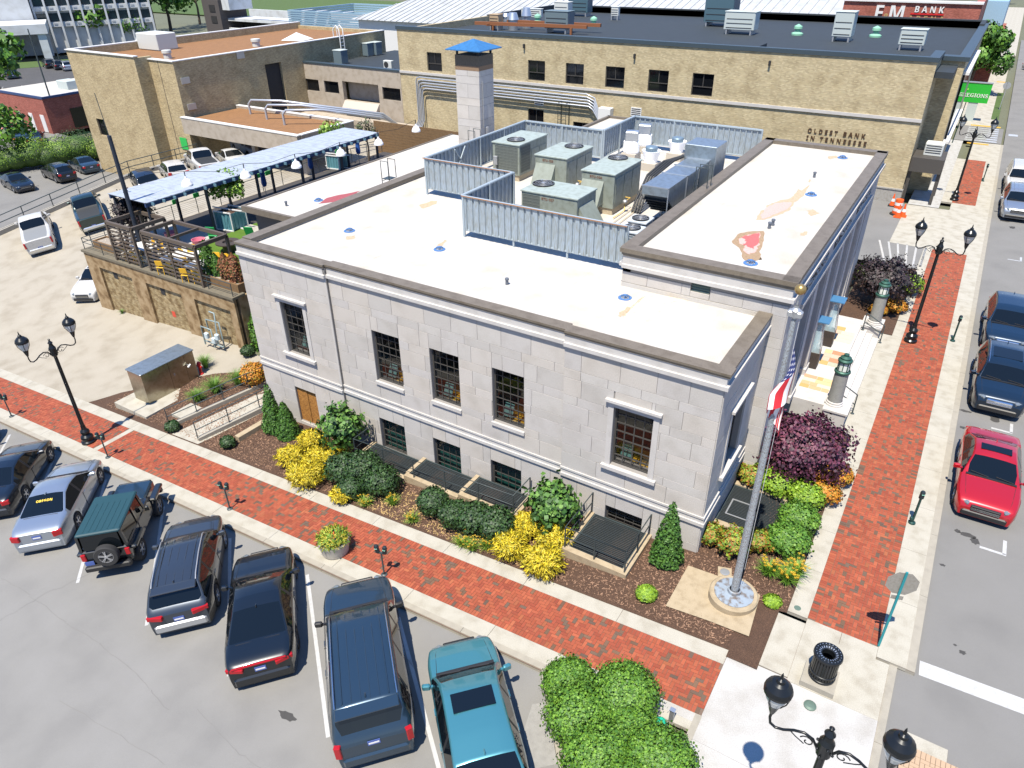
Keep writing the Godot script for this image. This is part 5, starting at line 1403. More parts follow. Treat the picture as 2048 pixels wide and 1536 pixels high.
func back_bank() -> void:
	var Z = -42.3; var T = 9.62
	var tan = surf("tan_brick", Color(1, 1, 1), 0.9, brick_tex("tan_bricks", [lin(0.45, 0.375, 0.225), lin(0.41, 0.335, 0.20), lin(0.49, 0.415, 0.26), lin(0.37, 0.305, 0.18), lin(0.43, 0.355, 0.215)], lin(0.40, 0.35, 0.25), 5), 2.4, texs["stain_warm"], 11.0)
	var o = thing("brick_bank_building", "long tan brick two-storey bank with black flat roof and bronze windows", "building", Vector3(-23, 0, -58))
	var f = frame(Vector3(0, 0, Z), Vector3.RIGHT)
	var ops = []
	for x in [-43.0, -31.63, -27.8, -23.98, -20.1, -16.35]: ops.append([x, x + 1.75, 6.12, 7.79])
	ops.append([-31.62, -29.96, 1.9, 3.67])
	ops.append([-26.9, -25.1, 2.0, 3.0]); ops.append([-22.8, -21.0, 1.9, 2.8])
	wall(o, f, -46.5, 0.57, -1.0, T, ops, tan, 0.4, "front_wall")
	for w in ops: plain_window(o, f, w[0], w[1], w[2], w[3], 0.4)
	var q = MB.new(); fbox(q, f, -46.5, 0.60, 5.72, 5.94, 0.0, 0.10); wpart(q, "stone_ledge", mat("stone_trim"), o)
	q = MB.new(); fbox(q, f, -46.6, 0.65, T, 9.92, -0.45, 0.08); wpart(q, "coping", mat("slate_coping", lin(0.045, 0.065, 0.08), 0.45, 0.2), o)
	q = MB.new(); fbox(q, f, -5.0, 0.62, -0.5, 0.9, 0.0, 0.08); fbox(q, f, -5.0, 0.66, 0.9, 1.0, 0.0, 0.13); wpart(q, "concrete_base", surf("base_conc", lin(0.36, 0.35, 0.33), 0.9, texs["fine"], 1.5, texs["stain_warm"], 1.5), o)
	# side towards the street with its set-back end bay
	q = MB.new(); q.bx(0.17, 0.57, -1, T, -46.4, Z - 0.4); wpart(q, "side_wall", tan, o)
	q = MB.new(); q.bx(0.17, 2.1, -1, 9.3, -47.0, -46.4); q.bx(1.7, 2.1, -1, 9.3, -73, -47.0); wpart(q, "side_wall", tan, o)
	q = MB.new(); q.bx(0.1, 2.3, 9.3, 9.6, -47.2, -46.2); q.bx(1.6, 2.3, 9.3, 9.6, -73, -47.2); q.bx(0.0, 0.65, T, 9.92, -46.4, Z - 0.45); wpart(q, "coping", mats["slate_coping"], o)
	q = MB.new(); q.bx(2.1, 2.25, 3.6, 8.2, -60, -48.5); wpart(q, "side_glazing", mat("glass_dark"), o)
	q = MB.new(); q.bx(2.1, 2.5, 8.2, 8.4, -62, -48.0); q.bx(2.1, 2.5, 3.3, 3.5, -62, -48.0); wpart(q, "canopy_edge", mat("white_paint"), o)
	q = MB.new(); q.bx(-46.5, -46.1, -1, T, -74, Z - 0.4); q.bx(-46.5, 1.7, -1, T, -74.4, -74); wpart(q, "rear_wall", tan, o)
	# black roof with high inner parapet
	var blk = surf("black_roof", lin(0.028, 0.037, 0.045), 0.75, texs["fine"], 2.5, texs["stain_grey"], 8.0)
	q = MB.new(); q.bx(-46.1, 1.7, 8.6, 9.0, -74, Z - 0.4); wpart(q, "roof", blk, o)
	q = MB.new(); q.bx(-46.2, 2.1, 9.0, 9.75, -74.4, -74.0); q.bx(-46.4, -46.0, 9.0, 9.75, -74.0, -58); q.bx(1.6, 2.0, 9.0, 9.75, -74, -70); wpart(q, "parapet", blk, o)
	q = MB.new(); q.bx(-12.5, -12.1, 9.0, 9.7, -47.0, -42.8); q.bx(-9.5, -4.0, 9.0, 9.25, -47.2, -46.2); wpart(q, "roof_kerb", blk, o)
	# raised letters
	var lm = mat("letter_bronze", lin(0.10, 0.055, 0.03), 0.5, 0.4)
	var a = pz(1672, 266, Z)
	words("O L D E S T   B A N K", 0.32, 0.05, lm, o, Vector3(a.x, a.y - 0.02, Z + 0.03) - o.position)
	var b2 = pz(1672, 281, Z)
	words("I N   T E N N E S S E E", 0.32, 0.05, lm, o, Vector3(b2.x, b2.y - 0.02, Z + 0.03) - o.position)
	for x in [-30.9, -21.4]:
		var v = MB.new(); fbox(v, f, x, x + 0.95, 4.05, 4.75, 0.0, 0.06); var vg = wpart(v, "wall_vent", mat("white_paint"), o)
		for i in 4: v = MB.new(); fbox(v, f, x + 0.06, x + 0.89, 4.14 + i * 0.15, 4.21 + i * 0.15, 0.06, 0.07); wpart(v, "slot", mat("dark"), vg)
	for p in [[1049, 92], [1270, 112], [1540, 126]]:
		var c = pz(p[0], p[1], Z)
		q = MB.new(); q.cbox(c + Vector3(0, 0, 0.1), Vector3(0.16, 0.35, 0.2), 0.02); wpart(q, "floodlight", mat("dark"), o)
	# conduits along the wall, dropping to the carport, and their white box
	for k in 5:
		q = MB.new()
		var y = 5.5 - k * 0.24; var x = -44.4 + k * 0.22; var zz = Z + 0.2 + 0.05 * k
		q.tube([Vector3(-56.0, 0.55 - k * 0.03, Z + 0.9 + k * 0.12), Vector3(x - 0.9, 0.55, zz + 0.5), Vector3(x - 0.25, 0.9, zz + 0.1), Vector3(x, 1.5, zz), Vector3(x, y - 0.45, zz), Vector3(x + 0.12, y - 0.1, zz), Vector3(x + 0.5, y, zz), Vector3(-25.6 + 0.1 * k, y - 0.05, zz), Vector3(-24.8, y - 0.3, zz), Vector3(-24.2, 3.8 - k * 0.1, zz)], 0.065, 8)
		solo(q, "wall_conduit", mat("conduit", lin(0.40, 0.43, 0.48), 0.35, 0.4), "shiny grey conduit bending along the tan brick bank wall", "conduit", "bundle of conduits on the brick wall", Vector3(x, 1.5, zz))
	q = MB.new(); q.cbox(Vector3(-23.6, 4.0, Z + 0.35), Vector3(1.15, 1.1, 0.7), 0.03)
	solo(q, "junction_box", mat("white_paint"), "large white metal box where the wall conduits end", "junction box", "", Vector3(-23.6, 3.45, Z + 0.35))
	var lad = thing("wall_ladder", "dark steel ladder loops over the wall between the bank roofs", "ladder", Vector3(-27.7, 2.2, Z + 0.4))
	for x in [-28.1, -27.3]:
		q = MB.new(); q.tube([Vector3(x, 2.2, Z + 0.1), Vector3(x, 4.6, Z + 0.1), Vector3(x, 4.6, Z + 0.7), Vector3(x, 2.0, Z + 0.7)], 0.04, 6); wpart(q, "loop", mat("rail"), lad)
	for i in 5: q = MB.new(); q.tube([Vector3(-28.1, 2.3 + i * 0.3, Z + 0.7), Vector3(-27.3, 2.3 + i * 0.3, Z + 0.7)], 0.025, 6); wpart(q, "rung", mat("rail"), lad)
	# roof plant
	var plant = [[1440, 44, 3.0, 2.2, 2.2, "dark", "tall dark blue air handler on the black roof"], [1480, 60, 2.9, 1.5, 1.6, "grey", "grey air unit on a steel frame on the black roof"], [1392, 50, 0, 0, 0, "", ""], [1683, 74, 1.6, 1.9, 1.6, "grey", "grey louvred condenser standing on pipes on the black roof"], [1820, 92, 1.9, 1.1, 1.2, "grey", "low pale hatch box near the brick parapet corner"], [1118, 58, 2.6, 1.5, 1.4, "slate", "slate blue flat air unit at the edge of the black roof"], [993, 52, 1.1, 1.0, 1.0, "tan", "small tan box vent on the black roof"], [1160, 24, 2.6, 1.6, 1.4, "dark", "dark blue air handler near the rear parapet"], [1126, 30, 1.8, 1.3, 1.2, "white", "white air unit beside the dark air handler"], [1230, 32, 0.9, 0.9, 0.5, "white", "small white box vent on the black roof"], [1064, 34, 2.6, 0.8, 0.5, "white", "long low white curb on the black roof"]]
	mat("plant_dark", lin(0.05, 0.10, 0.13), 0.5); mat("plant_grey", lin(0.40, 0.45, 0.44), 0.5); mat("plant_slate", lin(0.11, 0.15, 0.17), 0.5); mat("plant_tan", lin(0.36, 0.27, 0.17), 0.6); mat("plant_white", lin(0.50, 0.52, 0.50), 0.5)
	for e in plant:
		if e[2] == 0: continue
		var c = py(e[0], e[1] + 8, 9.0)
		var u = thing("roof_plant", e[6], "roof unit", c)
		q = MB.new(); q.cbox(Vector3(0, 0.45 + e[3] / 2, 0), Vector3(e[2], e[3], e[4]), 0.05); part(q, "cabinet", mat("plant_" + e[5]), u)
		for sx in [-1, 1]:
			q = MB.new(); q.box(Vector3(sx * e[2] * 0.4, 0.22, 0), Vector3(0.12, 0.45, e[4] * 0.95)); part(q, "skid", mat("steel"), u)
		for k in 3: q = MB.new(); q.box(Vector3(0, 0.6 + k * e[3] * 0.25, e[4] / 2 + 0.01), Vector3(e[2] * 0.85, 0.05, 0.03)); part(q, "louvre", mat("dark"), u)
		q = MB.new(); q.cbox(Vector3(0, 0.47 + e[3], 0), Vector3(e[2] + 0.08, 0.05, e[4] + 0.08), 0.02); part(q, "lid", mat("plant_" + e[5]), u)
	for e in [[1594, 66], [1750, 70], [1187, 48], [1075, 42]]:
		var c = py(e[0], e[1] + 4, 9.0)
		q = MB.new(); q.lathe([Vector2(0.55, 0), Vector2(0.55, 0.15), Vector2(0.25, 0.3), Vector2(0.25, 0.5), Vector2(0.4, 0.55), Vector2(0.38, 0.75), Vector2(0.12, 0.9), Vector2(0, 0.95)], c, 8)
		solo(q, "roof_ventilator", mat("copper_green", lin(0.20, 0.42, 0.30), 0.6), "small green copper ventilator on the black roof", "ventilator", "green ventilators on the black roof", c)
	for e in [[1026, 44, 0.5, 1.6], [1053, 40, 0.45, 1.9], [1012, 26, 0.4, 0.8]]:
		var c = py(e[0], e[1] + 16, 9.0)
		q = MB.new(); q.lathe([Vector2(e[2], 0), Vector2(e[2], e[3] * 0.55), Vector2(e[2] * 1.25, e[3] * 0.6), Vector2(e[2] * 0.8, e[3]), Vector2(0, e[3] * 1.02)], c, 14)
		solo(q, "roof_stack", mat("galv"), "round galvanised exhaust stack on the black roof", "stack", "metal stacks on the black roof", c)
	q = MB.new(); q.beam(Vector3(-42.5, 9.7, -50), Vector3(-30.5, 9.7, -51.5), 0.3, 0.3); q.beam(Vector3(-40.5, 9.7, -53), Vector3(-30, 9.7, -53.5), 0.3, 0.3); q.beam(Vector3(-41, 9.6, -49.8), Vector3(-39.5, 9.6, -53.2), 0.2, 0.2)
	for x in [-41, -32]: q.bx(x, x + 0.2, 9.0, 9.6, -51.0, -50.8)
	solo(q, "steel_dunnage", mat("rust"), "rusty steel beam frame lying above the black roof", "steel frame", "", Vector3(-36, 9, -51))
	# drive-up canopy at the street corner of the bank
	var v = thing("night_deposit_porch", "dark brown metal porch with a white rooftop condenser at the brick bank's corner", "porch", Vector3(1.3, 0, -43.5))
	var br = mat("porch_brown", lin(0.055, 0.05, 0.045), 0.6)
	q = MB.new(); q.bx(0.62, 2.7, 2.3, 3.3, -45.4, -42.5); wpart(q, "canopy", br, v)
	for e in [[0.64, -42.75], [2.5, -42.75], [2.5, -45.3]]: q = MB.new(); q.bx(e[0], e[0] + 0.2, -0.1, 2.3, e[1] - 0.2, e[1]); wpart(q, "post", br, v)
	q = MB.new(); q.bx(0.6, 0.64, 0.2, 2.2, -45.2, -43.0); wpart(q, "back_panel", mat("stone_trim"), v)
	q = MB.new(); q.cbox(Vector3(1.8, 3.75, -44.0), Vector3(1.2, 0.85, 1.0), 0.05); wpart(q, "condenser", mat("plant_white"), v)
	for k in 4: q = MB.new(); q.bx(1.3, 2.3, 3.5 + k * 0.16, 3.55 + k * 0.16, -43.52, -43.48); wpart(q, "louvre", mat("dark"), v)
	# small white roof between the two banks
	var s = thing("link_building", "low link building with white roof between the bank and the brick bank", "building", Vector3(-14, 0, -26))
	q = MB.new(); q.bx(-18.2, -9.2, -0.5, 6.0, -31.0, -24.2); wpart(q, "wall", mat("stone_2"), s)
	q = MB.new(); q.bx(-18.2, -9.2, 6.0, 6.15, -31.0, -24.2); wpart(q, "roof", mat("roof_white"), s)
	q = MB.new(); q.bx(-18.4, -18.2, 5.9, 6.3, -31.2, -24.1); q.bx(-18.4, -9.1, 5.9, 6.3, -31.2, -31.0); wpart(q, "coping", mat("coping"), s)

func tan_office() -> void:
	var o = thing("tan_office_building", "windowless tan brick office block with brown gravel roof and white edging", "building", Vector3(-66, -3.8, -38))
	var tan = surf("tan_brick2", Color(1, 1, 1), 0.9, brick_tex("tan_bricks2", [lin(0.41, 0.325, 0.185), lin(0.37, 0.29, 0.16), lin(0.45, 0.36, 0.21), lin(0.34, 0.265, 0.15)], lin(0.37, 0.31, 0.20), 9), 2.4, texs["stain_warm"], 12.0)
	var f1 = frame(Vector3(0, 0, -25.1), Vector3.RIGHT)
	wall(o, f1, -74.5, -63.6, -4.2, 8.05, [[-72.8, -71.4, 0.1, 1.75]], tan, 0.4, "front_wall")
	plain_window(o, f1, -72.8, -71.4, 0.1, 1.75, 0.0)
	var q = MB.new(); q.bx(-64.0, -63.6, -4.2, 7.95, -26.9, -25.5); q.bx(-63.6, -60.0, -4.2, 7.7, -26.9, -26.5); wpart(q, "front_wall", tan, o)
	q = MB.new(); fbox(q, f1, -62.25, -62.2, -3.0, 7.7, -1.4, -1.385); wpart(q, "expansion_joint", mat("dark"), o)
	wall(o, frame(Vector3(-60.0, 0, 0), Vector3(0, 0, -1)), 26.9, 56.0, -4.2, 7.7, [[37.0, 39.2, -0.5, 6.2]], tan, 0.4, "side_wall")
	q = MB.new(); q.bx(-60.5, -60.3, -0.5, 6.2, -39.2, -37.0); wpart(q, "dark_slot", mat("dark"), o)
	q = MB.new(); q.bx(-74.5, -74.1, -4.2, 8.05, -56, -25.5); q.bx(-74.1, -60.4, -4.2, 7.7, -56, -55.6); wpart(q, "rear_wall", tan, o)
	q = MB.new(); q.bx(-74.1, -60.4, 7.0, 7.35, -55.6, -26.9); wpart(q, "gravel_roof", surf("gravel", lin(0.32, 0.16, 0.065), 0.98, texs["speckle"], 0.9, texs["stain_grey"], 5.0, 1.0), o)
	q = MB.new(); q.bx(-74.6, -63.5, 8.05, 8.13, -25.5, -25.0); q.bx(-63.6, -59.9, 7.7, 7.78, -26.95, -26.4); q.bx(-60.4, -59.9, 7.7, 7.78, -56, -26.95); q.bx(-74.6, -74.1, 8.05, 8.13, -56, -25.5); wpart(q, "white_edging", mat("white_paint"), o)
	for p in [[370, 161], [383, 213], [480, 111]]:
		var c = pxx(p[0], p[1], -60.0); q = MB.new(); q.box(c + Vector3(0.06, 0, 0), Vector3(0.12, 0.55, 0.9)); wpart(q, "wall_vent", mat("steel"), o)
	q = MB.new(); var s = pz(369, 287, -26.5); q.bx(s.x - 0.5, s.x + 0.5, s.y - 0.55, s.y + 0.55, -26.48, -26.44); wpart(q, "green_sign", mat("sign_green", lin(0.03, 0.40, 0.08), 0.4), o, "small green bank sign plate")
	# roof things
	var u = thing("office_roof_unit", "white rooftop air unit on the brown gravel roof", "roof unit", py(318, 98, 7.35))
	q = MB.new(); q.cbox(Vector3(0, 0.85, 0), Vector3(3.4, 1.5, 2.4), 0.06); part(q, "cabinet", mat("plant_white"), u)
	q = MB.new(); q.prism(PackedVector2Array([Vector2(0, 0.3), Vector2(0.9, 0.3), Vector2(0, 1.5)]), 2.0, Basis(Vector3.LEFT, Vector3.UP, Vector3.FORWARD), Vector3(-1.7, 0, 0)); part(q, "hood", mat("plant_white"), u)
	q = MB.new(); q.box(Vector3(0, 0.05, 0), Vector3(3.2, 0.1, 2.2)); part(q, "kerb_frame", mat("steel"), u)
	for e in [[513, 93, 0.5], [336, 117, 0.45]]:
		var c = py(e[0], e[1], 7.35); q = MB.new(); q.lathe([Vector2(e[2] * 0.8, 0), Vector2(e[2] * 0.8, 0.45), Vector2(e[2], 0.5), Vector2(e[2], 0.75), Vector2(0, 0.8)], c, 12)
		solo(q, "gravel_roof_vent", mat("plant_white"), "white drum vent on the brown gravel roof", "vent", "white vents on the gravel roof", c)
	var sk = py(595, 80, 7.35); q = MB.new()
	for k in 4:
		var a = Basis(Vector3.UP, PI / 2 * k + 0.2); q.tri(sk + a * Vector3(-1.3, 0.05, 1.3), sk + a * Vector3(1.3, 0.05, 1.3), sk + Vector3(0, 0.8, 0))
	solo(q, "skylight", mat("white_paint"), "white pyramid skylight on the brown gravel roof", "skylight", "", sk)
	var lad = thing("cage_ladder", "white steel ladder with hoops at the end of the gravel roof", "ladder", Vector3(-59.7, 5.6, -48.3))
	for z in [-0.3, 0.3]: q = MB.new(); q.tube([Vector3(0, 0, z), Vector3(0, 2.9, z), Vector3(-0.4, 3.3, z), Vector3(-0.9, 2.9, z), Vector3(-0.9, 1.9, z)], 0.06, 6); part(q, "side_rail", mat("white_paint"), lad)
	for k in 7: q = MB.new(); q.tube([Vector3(0, 0.2 + k * 0.35, -0.3), Vector3(0, 0.2 + k * 0.35, 0.3)], 0.04, 6); part(q, "rung", mat("white_paint"), lad)
	# pale rendered wing with strip windows
	var w = thing("rendered_wing", "pale rendered office wing with dark strip windows and black roof", "building", Vector3(-53, -0.6, -48))
	var cream = surf("cream_render", lin(0.43, 0.375, 0.31), 0.85, texs["fine"], 2.2, texs["stain_warm"], 6.0)
	var f2 = frame(Vector3(0, 0, -42.3), Vector3.RIGHT)
	var ops = [[-60.0, -58.1, 2.95, 4.15], [-57.3, -55.2, 2.95, 4.15], [-54.6, -49.6, 2.4, 4.3], [-49.1, -46.7, 2.95, 4.15]]
	wall(w, f2, -60.35, -46.52, -0.8, 5.75, ops, cream, 0.5, "front_wall")
	for p in [ops[0], ops[1], ops[3]]: plain_window(w, f2, p[0], p[1], p[2], p[3], 0.0)
	q = MB.new(); fbox(q, f2, -54.6, -49.6, 2.4, 4.3, -1.0, -0.9); wpart(q, "recess_back", cream, w)
	plain_window(w, frame(Vector3(0, 0, -43.1), Vector3.RIGHT), -53.3, -50.2, 3.0, 4.2, 0.0)
	q = MB.new(); q.prism(PackedVector2Array([Vector2(0, 2.4), Vector2(0.55, 1.75), Vector2(0.0, 1.75)]), 4.8, Basis(Vector3(0, 0, 1), Vector3.UP, Vector3.LEFT), Vector3(-52.1, 0, -42.29)); wpart(q, "sloping_sill", surf("cream2", lin(0.50, 0.44, 0.38), 0.85, texs["fine"], 2.0), w)
	q = MB.new(); q.bx(-60.3, -46.6, 5.0, 5.3, -58, -42.8); wpart(q, "roof", mat("black_roof"), w)
	q = MB.new(); fbox(q, f2, -60.35, -46.5, 5.75, 5.9, -0.6, 0.06); wpart(q, "coping", mat("slate_coping"), w)
	q = MB.new(); q.bx(-59.8, -44.8, 0.0, 0.9, -42.0, -40.6); q.bx(-46.6, -44.6, -0.8, 0.0, -42.2, -40.2); wpart(q, "balcony_slab", cream, w)
	for x in [-58.5, -55.5, -52.5, -49.5]: q = MB.new(); q.bx(x, x + 0.35, -0.7, 0.0, -41.0, -40.6); wpart(q, "pier", cream, w)
	for e in [[662, 118], [680, 118], [700, 104], [735, 112], [752, 110], [683, 128]]:
		var c = py(e[0], e[1], 5.3)
		var cu = thing("wing_condenser", "grey upright condenser on the black roof of the rendered wing", "air conditioner", c, 0.0, "condensers on the rendered wing")
		q = MB.new(); q.cbox(Vector3(0, 0.75, 0), Vector3(1.2, 1.3, 1.1), 0.05); part(q, "body", mat("plant_slate"), cu)
		q = MB.new(); q.cbox(Vector3(0, 1.43, 0), Vector3(1.25, 0.07, 1.15), 0.02); part(q, "top_plate", mat("plant_grey"), cu)
		for sx in [-0.45, 0.45]: q = MB.new(); q.box(Vector3(sx, 0.05, 0), Vector3(0.1, 0.1, 1.0)); part(q, "foot", mat("steel"), cu)
	var ms = thing("wall_split_unit", "small white split air unit near the brick bank on the black roof", "air conditioner", py(778, 138, 5.3))
	q = MB.new(); q.cbox(Vector3(0, 0.45, 0), Vector3(1.1, 0.8, 0.45), 0.03); part(q, "body", mat("plant_white"), ms)
	q = MB.new(); q.lathe([Vector2(0.3, 0), Vector2(0.3, 0.02), Vector2(0, 0.02)], Vector3(-0.15, 0.45, 0.225), 16, Basis(Vector3.RIGHT, PI / 2)); part(q, "grille", mat("dark"), ms)
	# carport with gravel roof
	var cp = thing("carport", "drive-through carport with pale fascia and brown gravel roof", "carport", Vector3(-52, -0.6, -29))
	q = MB.new(); q.bx(-59.6, -44.8, 2.45, 2.75, -32.4, -26.3); wpart(q, "gravel_roof", mat("gravel"), cp)
	q = MB.new(); q.bx(-59.9, -44.6, 1.5, 2.95, -26.3, -25.9); q.bx(-44.9, -44.5, 1.5, 2.95, -32.4, -26.3); q.bx(-59.9, -44.5, 1.5, 2.95, -32.8, -32.4); wpart(q, "fascia", cream, cp)
	q = MB.new(); q.bx(-59.95, -44.5, 2.95, 3.03, -26.32, -25.86); q.bx(-44.9, -44.42, 2.95, 3.03, -32.8, -26.32); q.bx(-59.9, -44.9, 2.95, 3.03, -32.8, -32.38); wpart(q, "white_edging", mat("white_paint"), cp)
	for e in [[-52.0, -27], [-45.4, -26.8], [-45.4, -31.8]]: q = MB.new(); q.bx(e[0], e[0] + 0.4, -1.0, 1.5, e[1] - 0.4, e[1]); wpart(q, "pier", cream, cp)
	for k in 3:
		q = MB.new(); var x = -56.2 + k * 3.3; var z = -31.0 + k * 0.9
		q.tube([Vector3(x, 2.75, z), Vector3(x, 3.7, z), Vector3(x + 0.35, 4.05, z - 0.1), Vector3(x + 3.2, 4.05, z - 1.2 - k * 0.3), Vector3(-45.5, 2.6 - k * 0.2, -38), Vector3(-46.5, 0.9, -41.2)], 0.11, 8)
		solo(q, "carport_conduit", mat("conduit"), "grey conduit rising in a loop from the carport's gravel roof", "conduit", "conduits over the carport", Vector3(x, 2.75, z))
	var wf = MB.new(); wf.bx(-40.4, -28.2, -0.6, 3.2, -33.3, -33.1)
	var fence = thing("plank_fence", "brown horizontal plank fence between the terrace and the brick bank", "fence", Vector3(-34, 0, -33))
	for k in 14: q = MB.new(); q.bx(-42.5, -24.2, -0.2 + k * 0.24, 0.02 + k * 0.24, -33.3, -33.24); wpart(q, "plank", surf("plank_brown", lin(0.20, 0.12, 0.055), 0.8, texs["fine"], 0.9, texs["stain_warm"], 2.0), fence)
	for k in 7: q = MB.new(); q.bx(-42.4 + k * 3.0, -42.3 + k * 3.0, -0.2, 3.1, -33.4, -33.3); wpart(q, "post", mat("dark"), fence)
	# retaining wall and railing of the upper car park
	var rw = thing("car_park_railing", "long low concrete wall with dark two-bar railing along the upper car park", "railing", Vector3(-58.3, -1, -12))
	q = MB.new()
	for k in 13:
		var z0 = 3.0 - k * 2.25; var z1 = z0 - 2.25
		var a = Vector3(-58.3, G(-58, z0) + 0.35, z0); var b = Vector3(-58.3, G(-58, z1) + 0.35, z1)
		q.quad(a + Vector3(0.2, -0.8, 0), b + Vector3(0.2, -0.8, 0), b + Vector3(0.2, 0, 0), a + Vector3(0.2, 0, 0)); q.quad(a + Vector3(0.2, 0, 0), b + Vector3(0.2, 0, 0), b + Vector3(-0.2, 0, 0), a + Vector3(-0.2, 0, 0)); q.quad(b + Vector3(-0.2, -4, 0), a + Vector3(-0.2, -4, 0), a + Vector3(-0.2, 0, 0), b + Vector3(-0.2, 0, 0))
	wpart(q, "wall", mat("kerb"), rw)
	var pts = []
	for k in 13: var z = 3.0 - k * 2.4; pts.append(Vector3(-58.3, G(-58, z) + 0.35, z))
	pipe_rail(rw, pts, 1.0, 2.4, "rail", 0.035)

# ---------------------------------------------------------------- vehicles
var wheel_cache := {}
func curve(keys: Array, s: float) -> float:
	for i in keys.size() - 1:
		if s <= keys[i + 1][0]:
			var a = keys[i]; var b = keys[i + 1]
			var u = (s - a[0]) / maxf(b[0] - a[0], 1e-6)
			return lerpf(a[1], b[1], clampf(u, 0, 1))
	return keys[-1][1]
func paint(key, c: Color, metal = 0.35) -> StandardMaterial3D:
	var m = mat("paint_" + key, c, 0.32, metal)
	m.clearcoat_enabled = true; m.clearcoat = 0.9; m.clearcoat_roughness = 0.04
	return m
func wheel(parent: Node3D, at: Vector3, r: float, side: int, rim_m: Material) -> void:
	if not wheel_cache.has("t"):
		var q = MB.new()
		var bx = Basis(Vector3.FORWARD, PI / 2)      # axle along x
		q.lathe([Vector2(0.62, -0.32), Vector2(0.93, -0.32), Vector2(1.0, -0.22), Vector2(1.0, 0.22), Vector2(0.93, 0.32), Vector2(0.62, 0.32)], Vector3.ZERO, 24, bx)
		wheel_cache["t"] = q.mesh()
		q = MB.new()
		q.lathe([Vector2(0.64, 0.27), Vector2(0.60, 0.30), Vector2(0.56, 0.24), Vector2(0.0, 0.16)], Vector3.ZERO, 24, bx)
		wheel_cache["d"] = q.mesh()
		q = MB.new()
		for k in 5:
			for e in [-0.12, 0.12]:
				var a = TAU * k / 5 + e
				q.beam(Vector3(0.25, cos(a) * 0.1, sin(a) * 0.1), Vector3(0.27, cos(a) * 0.6, sin(a) * 0.6), 0.07, 0.06)
		q.lathe([Vector2(0.66, 0.24), Vector2(0.64, 0.29), Vector2(0.57, 0.28), Vector2(0.56, 0.22)], Vector3.ZERO, 24, bx)
		q.lathe([Vector2(0.17, 0.2), Vector2(0.15, 0.29), Vector2(0, 0.30)], Vector3.ZERO, 12, bx)
		wheel_cache["r"] = q.mesh()
	var w = Node3D.new(); w.name = "wheel"; parent.add_child(w, true)
	w.position = at; w.scale = Vector3.ONE * r
	if side < 0: w.rotation.y = PI
	inst(wheel_cache["t"], "tyre", mat("rubber", lin(0.022, 0.022, 0.023), 0.85), w)
	inst(wheel_cache["d"], "hub_disc", mat("dark"), w)
	inst(wheel_cache["r"], "rim", rim_m, w)

const BODY := {
	"sedan": {"t": [[0, .52], [.012, .66], [.05, .76], [.13, .85], [.21, .91], [.285, .96], [.43, 1.38], [.50, 1.44], [.57, 1.46], [.66, 1.42], [.83, 1.08], [.90, 1.05], [.97, 1.01], [1, .90]], "cowl": .285, "wtop": .43, "rtop": .66, "rbase": .83, "pil": [[.535, .56]], "belt": .93, "roofw": .66, "wheels": [.17, .76]},
	"fastback": {"t": [[0, .55], [.012, .68], [.05, .80], [.13, .89], [.21, .95], [.30, 1.0], [.44, 1.38], [.51, 1.45], [.58, 1.47], [.66, 1.42], [.86, 1.12], [.91, 1.10], [.975, 1.07], [1, .98]], "cowl": .30, "wtop": .44, "rtop": .66, "rbase": .855, "pil": [[.54, .565]], "belt": .98, "roofw": .68, "wheels": [.18, .78]},
	"suv": {"t": [[0, .68], [.012, .84], [.05, .95], [.13, 1.03], [.20, 1.07], [.265, 1.11], [.385, 1.56], [.45, 1.66], [.58, 1.70], [.75, 1.68], [.885, 1.60], [.965, 1.14], [.985, 1.08], [1, .95]], "cowl": .265, "wtop": .39, "rtop": .885, "rbase": .965, "pil": [[.49, .515], [.70, .725]], "belt": 1.06, "roofw": .72, "wheels": [.19, .78]},
	"big": {"t": [[0, .80], [.012, .98], [.04, 1.10], [.12, 1.17], [.19, 1.20], [.245, 1.23], [.345, 1.75], [.40, 1.86], [.55, 1.92], [.80, 1.91], [.925, 1.86], [.972, 1.28], [.988, 1.2], [1, 1.0]], "cowl": .245, "wtop": .345, "rtop": .925, "rbase": .972, "pil": [[.43, .45], [.61, .63], [.80, .82]], "belt": 1.2, "roofw": .78, "wheels": [.17, .76]},
	"pickup": {"t": [[0, .85], [.012, 1.02], [.04, 1.12], [.12, 1.18], [.19, 1.21], [.235, 1.24], [.325, 1.78], [.38, 1.88], [.48, 1.91], [.575, 1.87], [.615, 1.30], [.63, 1.27], [.98, 1.27], [1, 1.2]], "cowl": .235, "wtop": .325, "rtop": .575, "rbase": .615, "pil": [[.41, .43]], "belt": 1.2, "roofw": .76, "wheels": [.165, .765]},
}
